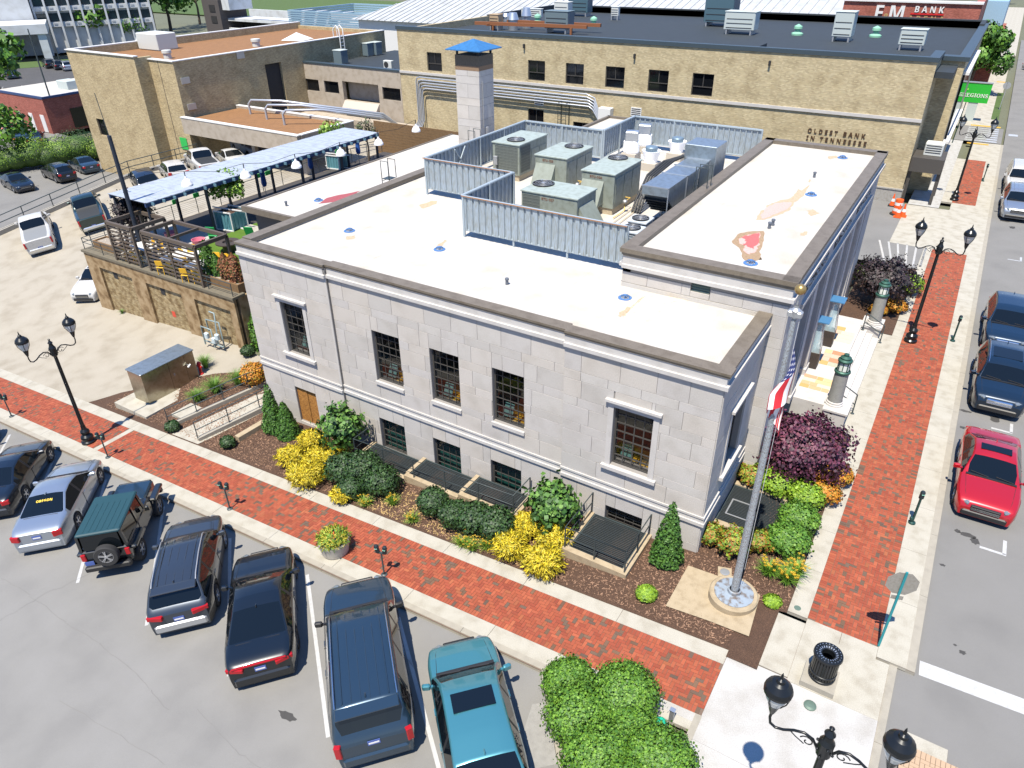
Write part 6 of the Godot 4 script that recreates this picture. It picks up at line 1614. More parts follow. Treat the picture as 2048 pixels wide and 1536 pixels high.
# a car lofted from cross sections; nose towards -z, wheels on y = 0
func car(called, label, kind, L, W, hs, pm: Material, at: Vector3, turn, o := {}) -> Node3D:
	var B = BODY[kind]
	var c = thing(called, label, o.get("cat", "car"), at, turn, o.get("group", ""))
	var pitch = o.get("tilt", Vector3.UP)
	if pitch != Vector3.UP:
		var nose = Basis(Vector3.UP, turn) * Vector3.FORWARD
		var rt = nose.cross(pitch).normalized()
		c.basis = Basis(rt, pitch.normalized(), rt.cross(pitch.normalized()))
	var gl = o.get("glass", mat("car_glass", lin(0.004, 0.006, 0.008), 0.03))
	var wr = 0.335 * hs * o.get("wheel", 1.0) * (1.0 if kind in ["sedan", "fastback"] else (1.08 if kind == "suv" else 1.2))
	var gc = 0.20 * hs if kind in ["sedan", "fastback"] else 0.27 * hs
	var ws = B.wheels
	var S2 = [0.0, .012, .03, .05, .09, .13, .17, .21, .25, B.cowl, lerpf(B.cowl, B.wtop, .5), B.wtop, lerpf(B.wtop, B.rtop, .25), lerpf(B.wtop, B.rtop, .6), B.rtop, lerpf(B.rtop, B.rbase, .5), B.rbase, .90, .95, .985, 1.0]
	for p in B.pil: S2.append(p[0]); S2.append(p[1])
	var ar = (wr * 1.16) / L
	for w in ws:
		for k in [-1.0, -.92, -.75, -.5, -.2, .2, .5, .75, .92, 1.0]: S2.append(w + ar * k)
	S2.sort()
	var st = []
	for s in S2:
		if st.size() == 0 or s - st[-1] > 0.004: st.append(s)
	var hw = W * 0.5
	var rings = []
	for s in st:
		var t = curve(B.t, s) * hs
		var w = hw * curve([[0, .80], [.02, .88], [.07, .955], [.16, 1.0], [.84, 1.0], [.94, .965], [.985, .90], [1, .86]], s)
		var green = s > B.cowl + 0.001 and s < B.rbase - 0.001
		var lift = gc
		for q in ws:
			var d = (s - q) * L
			if absf(d) < wr * 1.16: lift = maxf(lift, wr + sqrt(maxf(0, pow(wr * 1.16, 2) - d * d)) - 0.0)
		var belt = minf(B.belt * hs, t - 0.05) if not green else B.belt * hs + 0.03 * (s - .4)
		lift = minf(lift, belt - 0.12)
		var r = []
		r.append(Vector2(w * 0.80, minf(lift, gc + 0.1))); r.append(Vector2(w * 0.965, lift)); r.append(Vector2(w * 1.0, lerpf(lift, belt, .45))); r.append(Vector2(w * 0.99, belt - 0.07)); r.append(Vector2(w * 0.955, belt))
		if green:
			var f = clampf((t - belt) / (B.t[8][1] * hs - B.belt * hs), 0, 1)
			var rw = lerpf(w * 0.93, hw * B.roofw, f)
			r.append(Vector2(rw + 0.03 * f, t - 0.08 * f - 0.01)); r.append(Vector2(rw * 0.93, t - 0.03 * f)); r.append(Vector2(rw * 0.5, t + 0.005)); r.append(Vector2(0, t + 0.012))
		else:
			r.append(Vector2(w * 0.90, t - 0.012)); r.append(Vector2(w * 0.74, t + 0.003)); r.append(Vector2(w * 0.38, t + 0.012)); r.append(Vector2(0, t + 0.016))
		var full = []
		for k in 9: full.append(Vector3(r[k].x, r[k].y, (s - 0.5) * L))
		for k in range(7, -1, -1): full.append(Vector3(-r[k].x, r[k].y, (s - 0.5) * L))
		rings.append(full)
	var n = rings.size(); var m = 17
	# smooth normals over the grid
	var nor = []
	for i in n:
		var row = []
		for k in m:
			var du = rings[mini(i + 1, n - 1)][k] - rings[maxi(i - 1, 0)][k]
			var dv = rings[i][mini(k + 1, m - 1)] - rings[i][maxi(k - 1, 0)]
			row.append(du.cross(dv).normalized())
		nor.append(row)
	var G2 = {}
	var put = func(key): 
		if not G2.has(key): G2[key] = MB.new()
		return G2[key]
	for i in n - 1:
		var sm = (st[i] + st[i + 1]) * 0.5
		for k in m - 1:
			var seg = k if k < 8 else 15 - k
			var key = "body"
			var in_pil = false
			for p in B.pil:
				if sm > p[0] and sm < p[1]: in_pil = true
			if sm > B.cowl and sm < B.wtop and seg >= 6: key = "windshield"
			elif sm > B.rtop and sm < B.rbase and seg >= 6: key = "rear_window"
			elif sm > B.cowl + .03 and sm < B.rbase - (.03 if kind in ["sedan", "fastback", "pickup"] else 0.012) and seg == 4 and not in_pil: key = "side_window%d%d" % [k / 8, B.pil.reduce(func(ac, p): return ac + (1 if sm > p[1] else 0), 0)]
			elif in_pil and seg == 4: key = "pillar"
			elif kind == "pickup" and sm > B.rbase + .01 and sm < .98 and seg >= 6: key = "bed_cover"
			elif seg == 0: key = "underbody"
			elif o.get("cladding", false) and seg == 1 : key = "cladding"
			var mb = put.call(key)
			var a = rings[i][k]; var b = rings[i][k + 1]; var d = rings[i + 1][k + 1]; var e = rings[i + 1][k]
			if key in ["body", "bed_cover", "cladding"]:
				mb.tri(a, e, d, nor[i][k], nor[i + 1][k], nor[i + 1][k + 1]); mb.tri(a, d, b, nor[i][k], nor[i + 1][k + 1], nor[i][k + 1])
			else: mb.quad(a, e, d, b)
	var body = put.call("body")
	for k in range(1, m - 2):          # end caps
		body.tri(rings[0][0], rings[0][k], rings[0][k + 1]); body.tri(rings[n - 1][0], rings[n - 1][k + 1], rings[n - 1][k])
	var mm = {"body": pm, "windshield": gl, "rear_window": o.get("rear_glass", gl), "side_window": gl, "pillar": mat("plastic_black"), "underbody": mat("dark"), "bed_cover": o.get("bed", mat("bed_black", lin(0.02, 0.022, 0.023), 0.7)), "cladding": mat("plastic_black")}
	for key in G2:
		var nm = "side_window" if key.begins_with("side_window") else key
		part(G2[key], nm, mm[nm], c)
	var hl = L * 0.5
	var q = MB.new(); q.box(Vector3(0, gc + 0.12, 0), Vector3(W * 0.78, 0.2, L * 0.86)); part(q, "chassis", mat("dark"), c)
	for w in ws:
		for sx in [-1, 1]: wheel(c, Vector3(sx * (hw - 0.125), wr, (w - .5) * L), wr, sx, o.get("rim", mat("rim_silver", lin(0.55, 0.56, 0.58), 0.3, 0.8)))
	# lamps, plates, bumpers, mirrors
	var eye = curve(B.t, .05) * hs
	for sx in [-1, 1]:
		q = MB.new(); var hb = Basis(Vector3.UP, -sx * 0.55) * Basis(Vector3.RIGHT, -0.35)
		q.cbox(Vector3(sx * hw * 0.68, eye - 0.13, -hl + 0.15), Vector3(hw * 0.36, 0.13, 0.16), 0.03, hb); part(q, "headlight", mat("lamp_clear", lin(0.20, 0.23, 0.25), 0.06, 0.4), c)
		var tl = o.get("tail", [0.30, 0.17])
		var ty = (curve(B.t, .985) * hs - 0.16) if not kind in ["big", "pickup"] else curve(B.t, .985) * hs - 0.28
		q = MB.new(); q.cbox(Vector3(sx * hw * (0.90 - tl[0] * 0.45), ty, hl - 0.03), Vector3(hw * tl[0], tl[1], 0.14), 0.02, Basis(Vector3.UP, sx * 0.3)); part(q, "tail_light", mat("lamp_red", lin(0.32, 0.008, 0.012), 0.12), c)
		q = MB.new(); var mz = (B.cowl + .055 - .5) * L; var my = B.belt * hs + 0.07
		q.cbox(Vector3(sx * (hw + 0.11), my, mz), Vector3(0.22, 0.15, 0.12), 0.03, Basis(Vector3.UP, sx * 0.2)); q.box(Vector3(sx * (hw - 0.02), my - 0.05, mz), Vector3(0.12, 0.05, 0.07)); part(q, "wing_mirror", o.get("mirror", pm), c)
		for p in B.pil.slice(0, 2):
			q = MB.new(); q.box(Vector3(sx * (hw - 0.012), B.belt * hs - 0.13, (p[1] - .5) * L - 0.28 + 0.02), Vector3(0.05, 0.035, 0.2)); part(q, "door_handle", pm, c)
			q = MB.new(); q.box(Vector3(sx * hw, lerpf(gc, B.belt * hs, .5), (p[0] - .5) * L + 0.05), Vector3(0.012, (B.belt * hs - gc) * 0.82, 0.012)); part(q, "door_seam", mat("dark"), c)
	q = MB.new(); q.cbox(Vector3(0, eye - 0.22, -hl + 0.02), Vector3(W * 0.46, 0.2, 0.1), 0.02, Basis(Vector3.RIGHT, -0.15)); var gr = part(q, "grille", o.get("grille", mat("plastic_black")), c)
	for k in 3: q = MB.new(); q.box(Vector3(0, eye - 0.28 + k * 0.06, -hl - 0.035 + k * 0.01), Vector3(W * 0.44, 0.018, 0.02)); part(q, "grille_bar", mat("chrome", lin(0.6, 0.62, 0.64), 0.15, 1.0), gr)
	q = MB.new(); q.cbox(Vector3(0, gc + 0.14, -hl + 0.06), Vector3(W * 0.72, 0.2, 0.2), 0.05); part(q, "front_bumper", o.get("lower", mat("plastic_black")), c)
	q = MB.new(); q.cbox(Vector3(0, gc + 0.22, hl - 0.06), Vector3(W * 0.80, 0.26, 0.22), 0.06); part(q, "rear_bumper", o.get("bumper", pm), c)
	q = MB.new(); q.box(Vector3(0, o.get("plate_y", 0.74) * hs, hl + 0.012), Vector3(0.31, 0.155, 0.012)); var pl = part(q, "licence_plate", mat("plate", lin(0.06, 0.10, 0.30), 0.4), c)
	q = MB.new(); q.box(Vector3(0, o.get("plate_y", 0.74) * hs - 0.01, hl + 0.02), Vector3(0.26, 0.05, 0.006)); part(q, "plate_digits", mat("white_paint"), pl)
	q = MB.new(); q.box(Vector3(0, 0.0, 0) + Vector3(0, curve(B.t, B.cowl) * hs + 0.02, (B.cowl - .5) * L - 0.02), Vector3(W * 0.8, 0.02, 0.1)); part(q, "cowl", mat("plastic_black"), c)
	for sx in [-0.25, 0.15]: q = MB.new(); q.beam(Vector3(sx * W - 0.2, curve(B.t, B.cowl) * hs + 0.05, (B.cowl - .5) * L + 0.02), Vector3(sx * W + 0.35, curve(B.t, B.cowl) * hs + 0.09, (B.cowl - .5) * L + 0.09), 0.02, 0.02); part(q, "wiper", mat("dark"), c)
	for sx in [-1, 1]:
		q = MB.new(); var ln = []
		for s in [.045, .1, .16, .21, B.cowl - .005]: ln.append(Vector3(sx * hw * curve([[0, .62], [.1, .72], [.3, .80]], s), curve(B.t, s) * hs + 0.004, (s - .5) * L))
		q.tube(ln, 0.006, 4); part(q, "bonnet_seam", mat("dark"), c)
	if kind in ["sedan", "fastback"]:
		q = MB.new(); var zt = (B.rbase + .012 - .5) * L; q.box(Vector3(0, curve(B.t, B.rbase + .012) * hs + 0.014, zt), Vector3(W * 0.62, 0.008, 0.012)); part(q, "boot_seam", mat("dark"), c)
	var rt = B.t[8][1] * hs
	if o.has("sunroof"):
		var z0 = (o.sunroof[0] - .5) * L; var z1 = (o.sunroof[1] - .5) * L
		var sr = curve(B.t, o.sunroof[0]) * hs; var sr1 = curve(B.t, o.sunroof[1]) * hs
		q = MB.new(); q.beam(Vector3(0, sr + 0.012, z0), Vector3(0, sr1 + 0.012, z1), hw * B.roofw * 1.5, 0.02); part(q, "sunroof", gl, c)
	if o.get("ribs", 0) > 0:
		for k in o.ribs:
			var x = lerpf(-.7, .7, k / float(o.ribs - 1)) * hw * B.roofw
			q = MB.new()
			var pts = []
			for f in [.06, .3, .55, .8, .96]: var s = lerpf(B.wtop, B.rtop, f); pts.append(Vector3(x, curve(B.t, s) * hs + 0.003, (s - .5) * L))
			q.tube(pts, 0.016, 5); part(q, "roof_rib", pm, c)
	if o.get("rails", false):
		for sx in [-1, 1]:
			q = MB.new(); var pts = []
			for f in [.02, .1, .5, .9, .98]: var s = lerpf(B.wtop, B.rtop, f); pts.append(Vector3(sx * hw * B.roofw * 0.93, curve(B.t, s) * hs + (0.0 if f < .05 or f > .95 else 0.05), (s - .5) * L))
			q.tube(pts, 0.02, 6); part(q, "roof_rail", o.get("rail_m", mat("chrome")), c)
	if o.get("spoiler", false):
		q = MB.new(); q.cbox(Vector3(0, curve(B.t, B.rtop) * hs - 0.02, (B.rtop - .5) * L + 0.1), Vector3(W * B.roofw * 0.95, 0.05, 0.3), 0.02, Basis(Vector3.RIGHT, 0.12)); part(q, "roof_spoiler", pm, c)
	if o.get("fin", true):
		var s = lerpf(B.wtop, B.rtop, .9); q = MB.new(); q.prism(PackedVector2Array([Vector2(0, 0), Vector2(.18, 0), Vector2(.16, .07)]), 0.03, Basis(Vector3(0, 0, 1), Vector3.UP, Vector3.LEFT), Vector3(0, curve(B.t, s) * hs, (s - .5) * L)); part(q, "antenna_fin", pm, c)
	return c

func jeep(at: Vector3, turn, tilt: Vector3) -> void:
	var c = thing("boxy_off_roader", "boxy black off-roader with teal hardtop and rear spare wheel", "car", at, turn)
	var nose = Basis(Vector3.UP, turn) * Vector3.FORWARD
	var rt = nose.cross(tilt).normalized(); c.basis = Basis(rt, tilt.normalized(), rt.cross(tilt.normalized()))
	var bk = paint("jeep", lin(0.012, 0.014, 0.015), 0.2); var bl = paint("jeep_hood", lin(0.012, 0.03, 0.05), 0.3)
	var top = surf("hardtop", lin(0.012, 0.065, 0.085), 0.6, texs["speckle"], 0.2)
	var q = MB.new(); q.cbox(Vector3(0, 0.85, 0.45), Vector3(1.56, 0.62, 2.75), 0.05); q.box(Vector3(0, 0.5, 0.1), Vector3(1.3, 0.2, 3.6)); part(q, "body", bk, c)
	q = MB.new(); q.cbox(Vector3(0, 1.0, -1.45), Vector3(1.32, 0.34, 1.25), 0.06); part(q, "bonnet", bl, c)
	q = MB.new(); q.cbox(Vector3(0, 0.92, -2.06), Vector3(1.2, 0.5, 0.1), 0.03); part(q, "grille", bk, c)
	q = MB.new(); q.cbox(Vector3(0, 1.845, 0.72), Vector3(1.46, 0.09, 2.2), 0.04); part(q, "hardtop", top, c)
	for k in 6: q = MB.new(); q.box(Vector3(-0.5 + k * 0.2, 1.893, 0.9), Vector3(0.05, 0.012, 1.6)); part(q, "roof_rib", top, c)
	for e in [[-0.70, -0.3], [0.70, -0.3], [-0.70, 0.55], [0.70, 0.55], [-0.70, 1.76], [0.70, 1.76]]: q = MB.new(); q.beam(Vector3(e[0] * 1.06, 1.15, e[1]), Vector3(e[0], 1.82, e[1] + (0.12 if e[1] < 0 else 0.0)), 0.09, 0.09); part(q, "pillar", bk, c)
	for sx in [-1, 1]:
		for e in [[-0.18, 0.5], [0.62, 1.7]]:
			q = MB.new(); var a = Vector3(sx * 0.76, 1.17, e[0]); var b = Vector3(sx * 0.76, 1.17, e[1]); var d = Vector3(sx * 0.71, 1.78, e[1]); var f = Vector3(sx * 0.71, 1.78, e[0] + (0.1 if e[0] < 0 else 0.0))
			if sx > 0: q.quad(b, a, f, d)
			else: q.quad(a, b, d, f)
			part(q, "side_window", mat("car_glass"), c)
		for e in [[-1.45, 0.55], [1.2, 0.6]]: q = MB.new(); q.cbox(Vector3(sx * 0.86, 0.98, e[0]), Vector3(0.26, 0.1, 1.05), 0.04); part(q, "fender", bk, c)
		q = MB.new(); q.cbox(Vector3(sx * 0.72, 0.95, 1.84), Vector3(0.16, 0.26, 0.08), 0.02); part(q, "tail_light", mat("lamp_red"), c)
		q = MB.new(); q.lathe([Vector2(0.12, 0), Vector2(0.1, 0.05), Vector2(0, 0.06)], Vector3(sx * 0.48, 0.98, -2.1), 14, Basis(Vector3.RIGHT, -PI / 2)); part(q, "headlight", mat("lamp_clear"), c)
		q = MB.new(); q.cbox(Vector3(sx * 0.93, 1.2, -0.15), Vector3(0.16, 0.18, 0.1), 0.03); part(q, "wing_mirror", bk, c)
		for z in [-1.35, 1.15]: wheel(c, Vector3(sx * 0.74, 0.40, z), 0.40, sx, mat("rim_silver"))
		q = MB.new(); q.box(Vector3(sx * 0.79, 0.95, 0.55), Vector3(0.012, 0.5, 0.012)); part(q, "door_seam", mat("dark"), c)
	q = MB.new(); q.quad(Vector3(-0.66, 1.2, -0.33), Vector3(-0.62, 1.78, -0.2), Vector3(0.62, 1.78, -0.2), Vector3(0.66, 1.2, -0.33)); part(q, "windshield", mat("car_glass"), c)
	q = MB.new(); q.quad(Vector3(-0.62, 1.2, 1.83), Vector3(0.62, 1.2, 1.83), Vector3(0.6, 1.78, 1.79), Vector3(-0.6, 1.78, 1.79)); part(q, "rear_window", mat("car_glass"), c)
	q = MB.new(); q.cbox(Vector3(0, 0.55, -2.2), Vector3(1.6, 0.16, 0.2), 0.04); part(q, "front_bumper", mat("plastic_black"), c)
	q = MB.new(); q.cbox(Vector3(0, 0.55, 1.95), Vector3(1.5, 0.18, 0.2), 0.04); part(q, "rear_bumper", mat("plastic_black"), c)
	var sp = Node3D.new(); sp.name = "spare_wheel"; c.add_child(sp); sp.position = Vector3(0.12, 1.05, 2.02); sp.rotation.y = -PI / 2; sp.scale = Vector3.ONE * 0.40
	inst(wheel_cache["t"], "tyre", mat("rubber"), sp); inst(wheel_cache["d"], "hub_disc", mat("dark"), sp); inst(wheel_cache["r"], "rim", mat("rim_silver"), sp)
	q = MB.new(); q.box(Vector3(-0.58, 0.72, 1.9), Vector3(0.3, 0.16, 0.02)); part(q, "licence_plate", mat("plate"), c)

func tilt_at(p: Vector3) -> Vector3:
	var e = 0.8
	return Vector3(G(p.x - e, p.z) - G(p.x + e, p.z), 2 * e, G(p.x, p.z - e) - G(p.x, p.z + e)).normalized()
func park(called, label, kind, L, W, hs, pm, ctr: Vector2, turn_deg, o := {}) -> Node3D:
	var y = G(ctr.x, ctr.y) + o.get("dy", 0.0)
	var p = Vector3(ctr.x, y, ctr.y)
	o["tilt"] = tilt_at(p)
	return car(called, label, kind, L, W, hs, pm, p, deg_to_rad(turn_deg), o)
func mid(r: Vector2, L, turn_deg) -> Vector2:      # centre of a car from the middle of its tail
	var a = deg_to_rad(turn_deg); return r + Vector2(-sin(a), -cos(a)) * L * 0.5

func cars() -> void:
	var dark_m = mat("rim_dark", lin(0.10, 0.10, 0.11), 0.35, 0.7)
	var A = -0.13
	# angled bays of the front street, right to left
	var tg = Color(0.5, 0.75, 0.72, 0.35)
	var clear = mat("rear_clear", tg, 0.04); clear.transparency = BaseMaterial3D.TRANSPARENCY_ALPHA
	var teal = park("teal_crossover", "pale teal crossover with black sunroof beside the clipped bushes", "suv", 4.75, 1.95, 0.98, paint("teal", lin(0.055, 0.21, 0.255), 0.45), mid(Vector2(-1.05, 10.45), 4.75, 45.5), 45.5, {"dy": A, "sunroof": [.50, .62], "spoiler": false, "rim": dark_m})
	var q = MB.new(); q.cbox(Vector3(-0.25, 1.12, 1.9), Vector3(0.4, 0.12, 0.3), 0.03); part(q, "parcel", mat("white_paint"), teal)
	q = MB.new(); q.cbox(Vector3(0.22, 1.13, 1.92), Vector3(0.35, 0.14, 0.28), 0.05, Basis(Vector3.UP, 0.5)); part(q, "red_bag", mat("red_paint"), teal)
	park("full_size_suv", "long slate blue full-size SUV with ribbed roof and chrome roof rails", "big", 5.75, 2.12, 0.99, paint("slate", lin(0.022, 0.045, 0.072), 0.5), mid(Vector2(-4.35, 10.75), 5.75, 47.0), 47.0, {"dy": A, "ribs": 6, "rails": true, "spoiler": true, "tail": [0.16, 0.4], "mirror": mat("plastic_black"), "plate_y": 0.98})
	var ch = park("black_fastback", "glossy black fastback sedan with a full-width red tail light bar", "fastback", 5.15, 1.98, 0.99, paint("black", lin(0.006, 0.009, 0.013), 0.4), mid(Vector2(-8.85, 10.5), 5.15, 48.0), 48.0, {"dy": A, "tail": [0.5, 0.12], "rim": dark_m})
	q = MB.new(); q.cbox(Vector3(0, 0.955, 2.6), Vector3(1.5, 0.05, 0.05), 0.015); part(q, "light_bar", mat("lamp_red"), ch)
	park("grey_crossover", "dark grey crossover with ribbed roof and silver lower rear bumper", "suv", 4.85, 1.95, 0.99, paint("grey", lin(0.04, 0.05, 0.065), 0.55), mid(Vector2(-12.6, 10.45), 4.85, 47.0), 47.0, {"dy": A, "ribs": 5, "rails": true, "rail_m": mat("steel"), "tail": [0.5, 0.14], "cladding": true, "bumper": mat("steel"), "spoiler": true})
	var jp = mid(Vector2(-17.1, 10.1), 4.1, 42.5); jeep(Vector3(jp.x, G(jp.x, jp.y) + A, jp.y), deg_to_rad(42.5), tilt_at(Vector3(jp.x, 0, jp.y)))
	var im = park("silver_sedan", "silver four-door sedan with red tail lights and yellow rear window lettering", "sedan", 5.05, 1.90, 1.03, paint("silver", lin(0.36, 0.40, 0.45), 0.75), mid(Vector2(-20.75, 10.55), 5.05, 44.0), 44.0, {"dy": A, "tail": [0.34, 0.22], "wheel": 0.98})
	var rb = Basis(Vector3.RIGHT, -1.09)
	words("OREGON", 0.10, 0.006, mat("yellow_text", lin(0.7, 0.5, 0.02), 0.5), im, Vector3(0, 1.36, 1.09), Basis(Vector3.RIGHT, -0.40 - 0.66), "window_lettering")
	park("black_sedan", "black sedan with bright alloy wheels beside the silver sedan", "sedan", 4.9, 1.9, 1.0, paint("black2", lin(0.008, 0.012, 0.02), 0.4), mid(Vector2(-24.6, 10.55), 4.9, 44.0), 44.0, {"dy": A})
	park("dark_red_sedan", "dark sedan at the end bay by the driveway parking meter", "sedan", 4.8, 1.85, 1.0, paint("maroon", lin(0.03, 0.01, 0.01), 0.4), mid(Vector2(-29.0, 10.75), 4.8, 44.0), 44.0, {"dy": A})
	# kerb of the side street; noses towards the crossing
	var red = park("red_sedan", "bright red compact sedan with black sunroof at the side street kerb", "sedan", 4.75, 1.92, 1.04, paint("red", lin(0.40, 0.006, 0.012), 0.35), Vector2(7.75, -8.6), 181, {"dy": A, "sunroof": [.50, .58]})
	park("navy_luxury_crossover", "dark navy crossover with split chrome wing grille in front of the dark blue crossover", "suv", 4.75, 2.0, 1.0, paint("navy", lin(0.006, 0.016, 0.032), 0.4), Vector2(7.85, -16.1), 181, {"dy": A, "grille": mat("chrome"), "sunroof": [.5, .7], "rails": true, "rail_m": mat("chrome"), "rim": dark_m})
	park("navy_crossover", "dark blue crossover with three-bar chrome grille and plain roof", "suv", 4.85, 2.0, 1.02, paint("navy2", lin(0.008, 0.022, 0.045), 0.4), Vector2(7.95, -22.2), 181, {"dy": A, "grille": mat("chrome")})
	park("silver_wagon", "silver boxy wagon with dark blue roof near the far brick strip", "suv", 5.2, 2.05, 1.02, paint("silver2", lin(0.33, 0.36, 0.40), 0.7), Vector2(8.0, -44.5), 181, {"dy": A, "ribs": 5})
	park("white_van", "white SUV parked behind the silver boxy wagon", "big", 5.3, 2.05, 0.98, paint("white", lin(0.62, 0.63, 0.64), 0.1), Vector2(8.0, -51.0), 181, {"dy": A, "rails": true})
	park("far_white_sedan", "small white sedan turning at the far crossing", "sedan", 4.7, 1.85, 1.0, mats["paint_white"], Vector2(9.2, -118.5), 215, {"dy": A})
	park("far_white_car", "white car waiting behind the turning sedan", "suv", 4.7, 1.85, 1.0, mats["paint_white"], Vector2(11.5, -128.0), 180, {"dy": A})
	park("far_dark_car", "dark car at the far end of the side street", "sedan", 4.7, 1.85, 1.0, mats["paint_black"], Vector2(12.5, -150.0), 180, {"dy": A})
	park("far_parked_suv", "dark blue SUV in the lot behind the brick arena corner", "suv", 4.8, 1.95, 1.0, mats["paint_slate"], Vector2(1.5, -137.0), 200, {"dy": 0.02})
	# upper car park
	var wp = pg(37, 440, 0.6)
	park("white_pickup", "white pickup truck with open dark bed at the car park railing", "pickup", 6.0, 2.05, 1.0, mats["paint_white"], Vector2(-53.9, -7.7), 63, {"cat": "pickup truck", "bumper": mat("chrome"), "tail": [0.12, 0.4], "bed": mat("bed_grey", lin(0.16, 0.17, 0.18), 0.8), "plate_y": 0.62})
	park("green_pickup", "dark green pickup truck with black bed cover beside the white pickup", "pickup", 6.0, 2.05, 1.02, paint("green", lin(0.012, 0.03, 0.028), 0.4), Vector2(-53.3, -11.6), 63, {"cat": "pickup truck", "bumper": mat("chrome"), "tail": [0.12, 0.4], "plate_y": 0.62})
	park("dark_hatchback", "dark hatchback with red tail lights behind the dark red shrub", "suv", 4.6, 1.9, 0.95, mats["paint_black2"], Vector2(-54.6, -17.6), 66, {"tail": [0.45, 0.3]})
	park("white_hatchback", "small white hatchback with tall red tail lights next to the white pickup", "suv", 4.4, 1.85, 0.9, mats["paint_white"], Vector2(-54.6, -20.4), 66, {"tail": [0.3, 0.4]})
	park("white_work_pickup", "white work pickup with open bed between the white hatchback and white sedan", "pickup", 5.9, 2.05, 1.0, mats["paint_white"], Vector2(-54.3, -23.2), 66, {"cat": "pickup truck", "tail": [0.12, 0.4]})
	park("white_sedan", "white sedan with dark rear window nearest the carport", "sedan", 4.8, 1.88, 1.0, mats["paint_white"], Vector2(-53.9, -26.0), 66, {})
	park("carport_pickup", "white pickup truck parked in the shade under the carport", "pickup", 5.9, 2.05, 1.0, mats["paint_white"], Vector2(-55.3, -29.4), 250, {"cat": "pickup truck"})
	park("carport_wagon", "white SUV in the shade under the carport beside the pickup", "suv", 4.8, 1.95, 1.0, mats["paint_white"], Vector2(-50.3, -29.4), 250, {})
	var tz = py(150, 522, -2.2)
	park("white_electric_car", "white electric car with dark glass roof beside the terrace wall", "sedan", 4.75, 1.95, 1.03, mats["paint_white"], Vector2(-42.6, -5.6), 205, {"sunroof": [.44, .65]})
	# lower lot beyond the railing
	for e in [["lower_black_sedan", "black sedan facing the railing in the lower lot", "sedan", 35, 368, "black2", 260], ["lower_black_suv", "black SUV beside the hedge in the lower lot", "suv", 118, 350, "black", 82], ["lower_blue_sedan", "slate blue sedan beside the tan office in the lower lot", "sedan", 168, 332, "slate", 78], ["lot_red_car", "red car outside the small red brick building", "sedan", 27, 268, "red", 60], ["lot_dark_car", "dark green car between the red and the black car", "sedan", 45, 275, "green", 60], ["lot_black_car", "black sedan beside the light pole at the small brick building", "sedan", 72, 279, "black", 60]]:
		var p = py(e[3], e[4], -3.4)
		park(e[0], e[1], e[2], 4.9, 1.9, 1.0, mats["paint_" + e[5]], Vector2(p.x, p.z), e[6], {})
	for e in [["hotel_white_car", "white car in the hotel car park below the trees", 15, 140, "white"], ["hotel_blue_car", "blue car beside the white car in the hotel car park", 25, 150, "slate"], ["hotel_black_suv", "black SUV near the hotel porch", 100, 129, "black"], ["hotel_black_car", "black car next to the black SUV near the hotel porch", 118, 132, "black2"], ["hotel_silver_suv", "silver SUV at the tan office edge of the hotel car park", 135, 134, "silver"], ["roadside_white_car", "white car under the roadside tree", 10, 198, "white"], ["roadside_teal_car", "teal car under the roadside tree", 22, 207, "teal"]]:
		var p = py(e[2], e[3] + 6, -3.8)
		park(e[0], e[1], "suv", 4.9, 1.95, 1.0, mats["paint_" + e[4]], Vector2(p.x, p.z), 70, {})

# ---------------------------------------------------------------- plants
var leaf_cache := {}
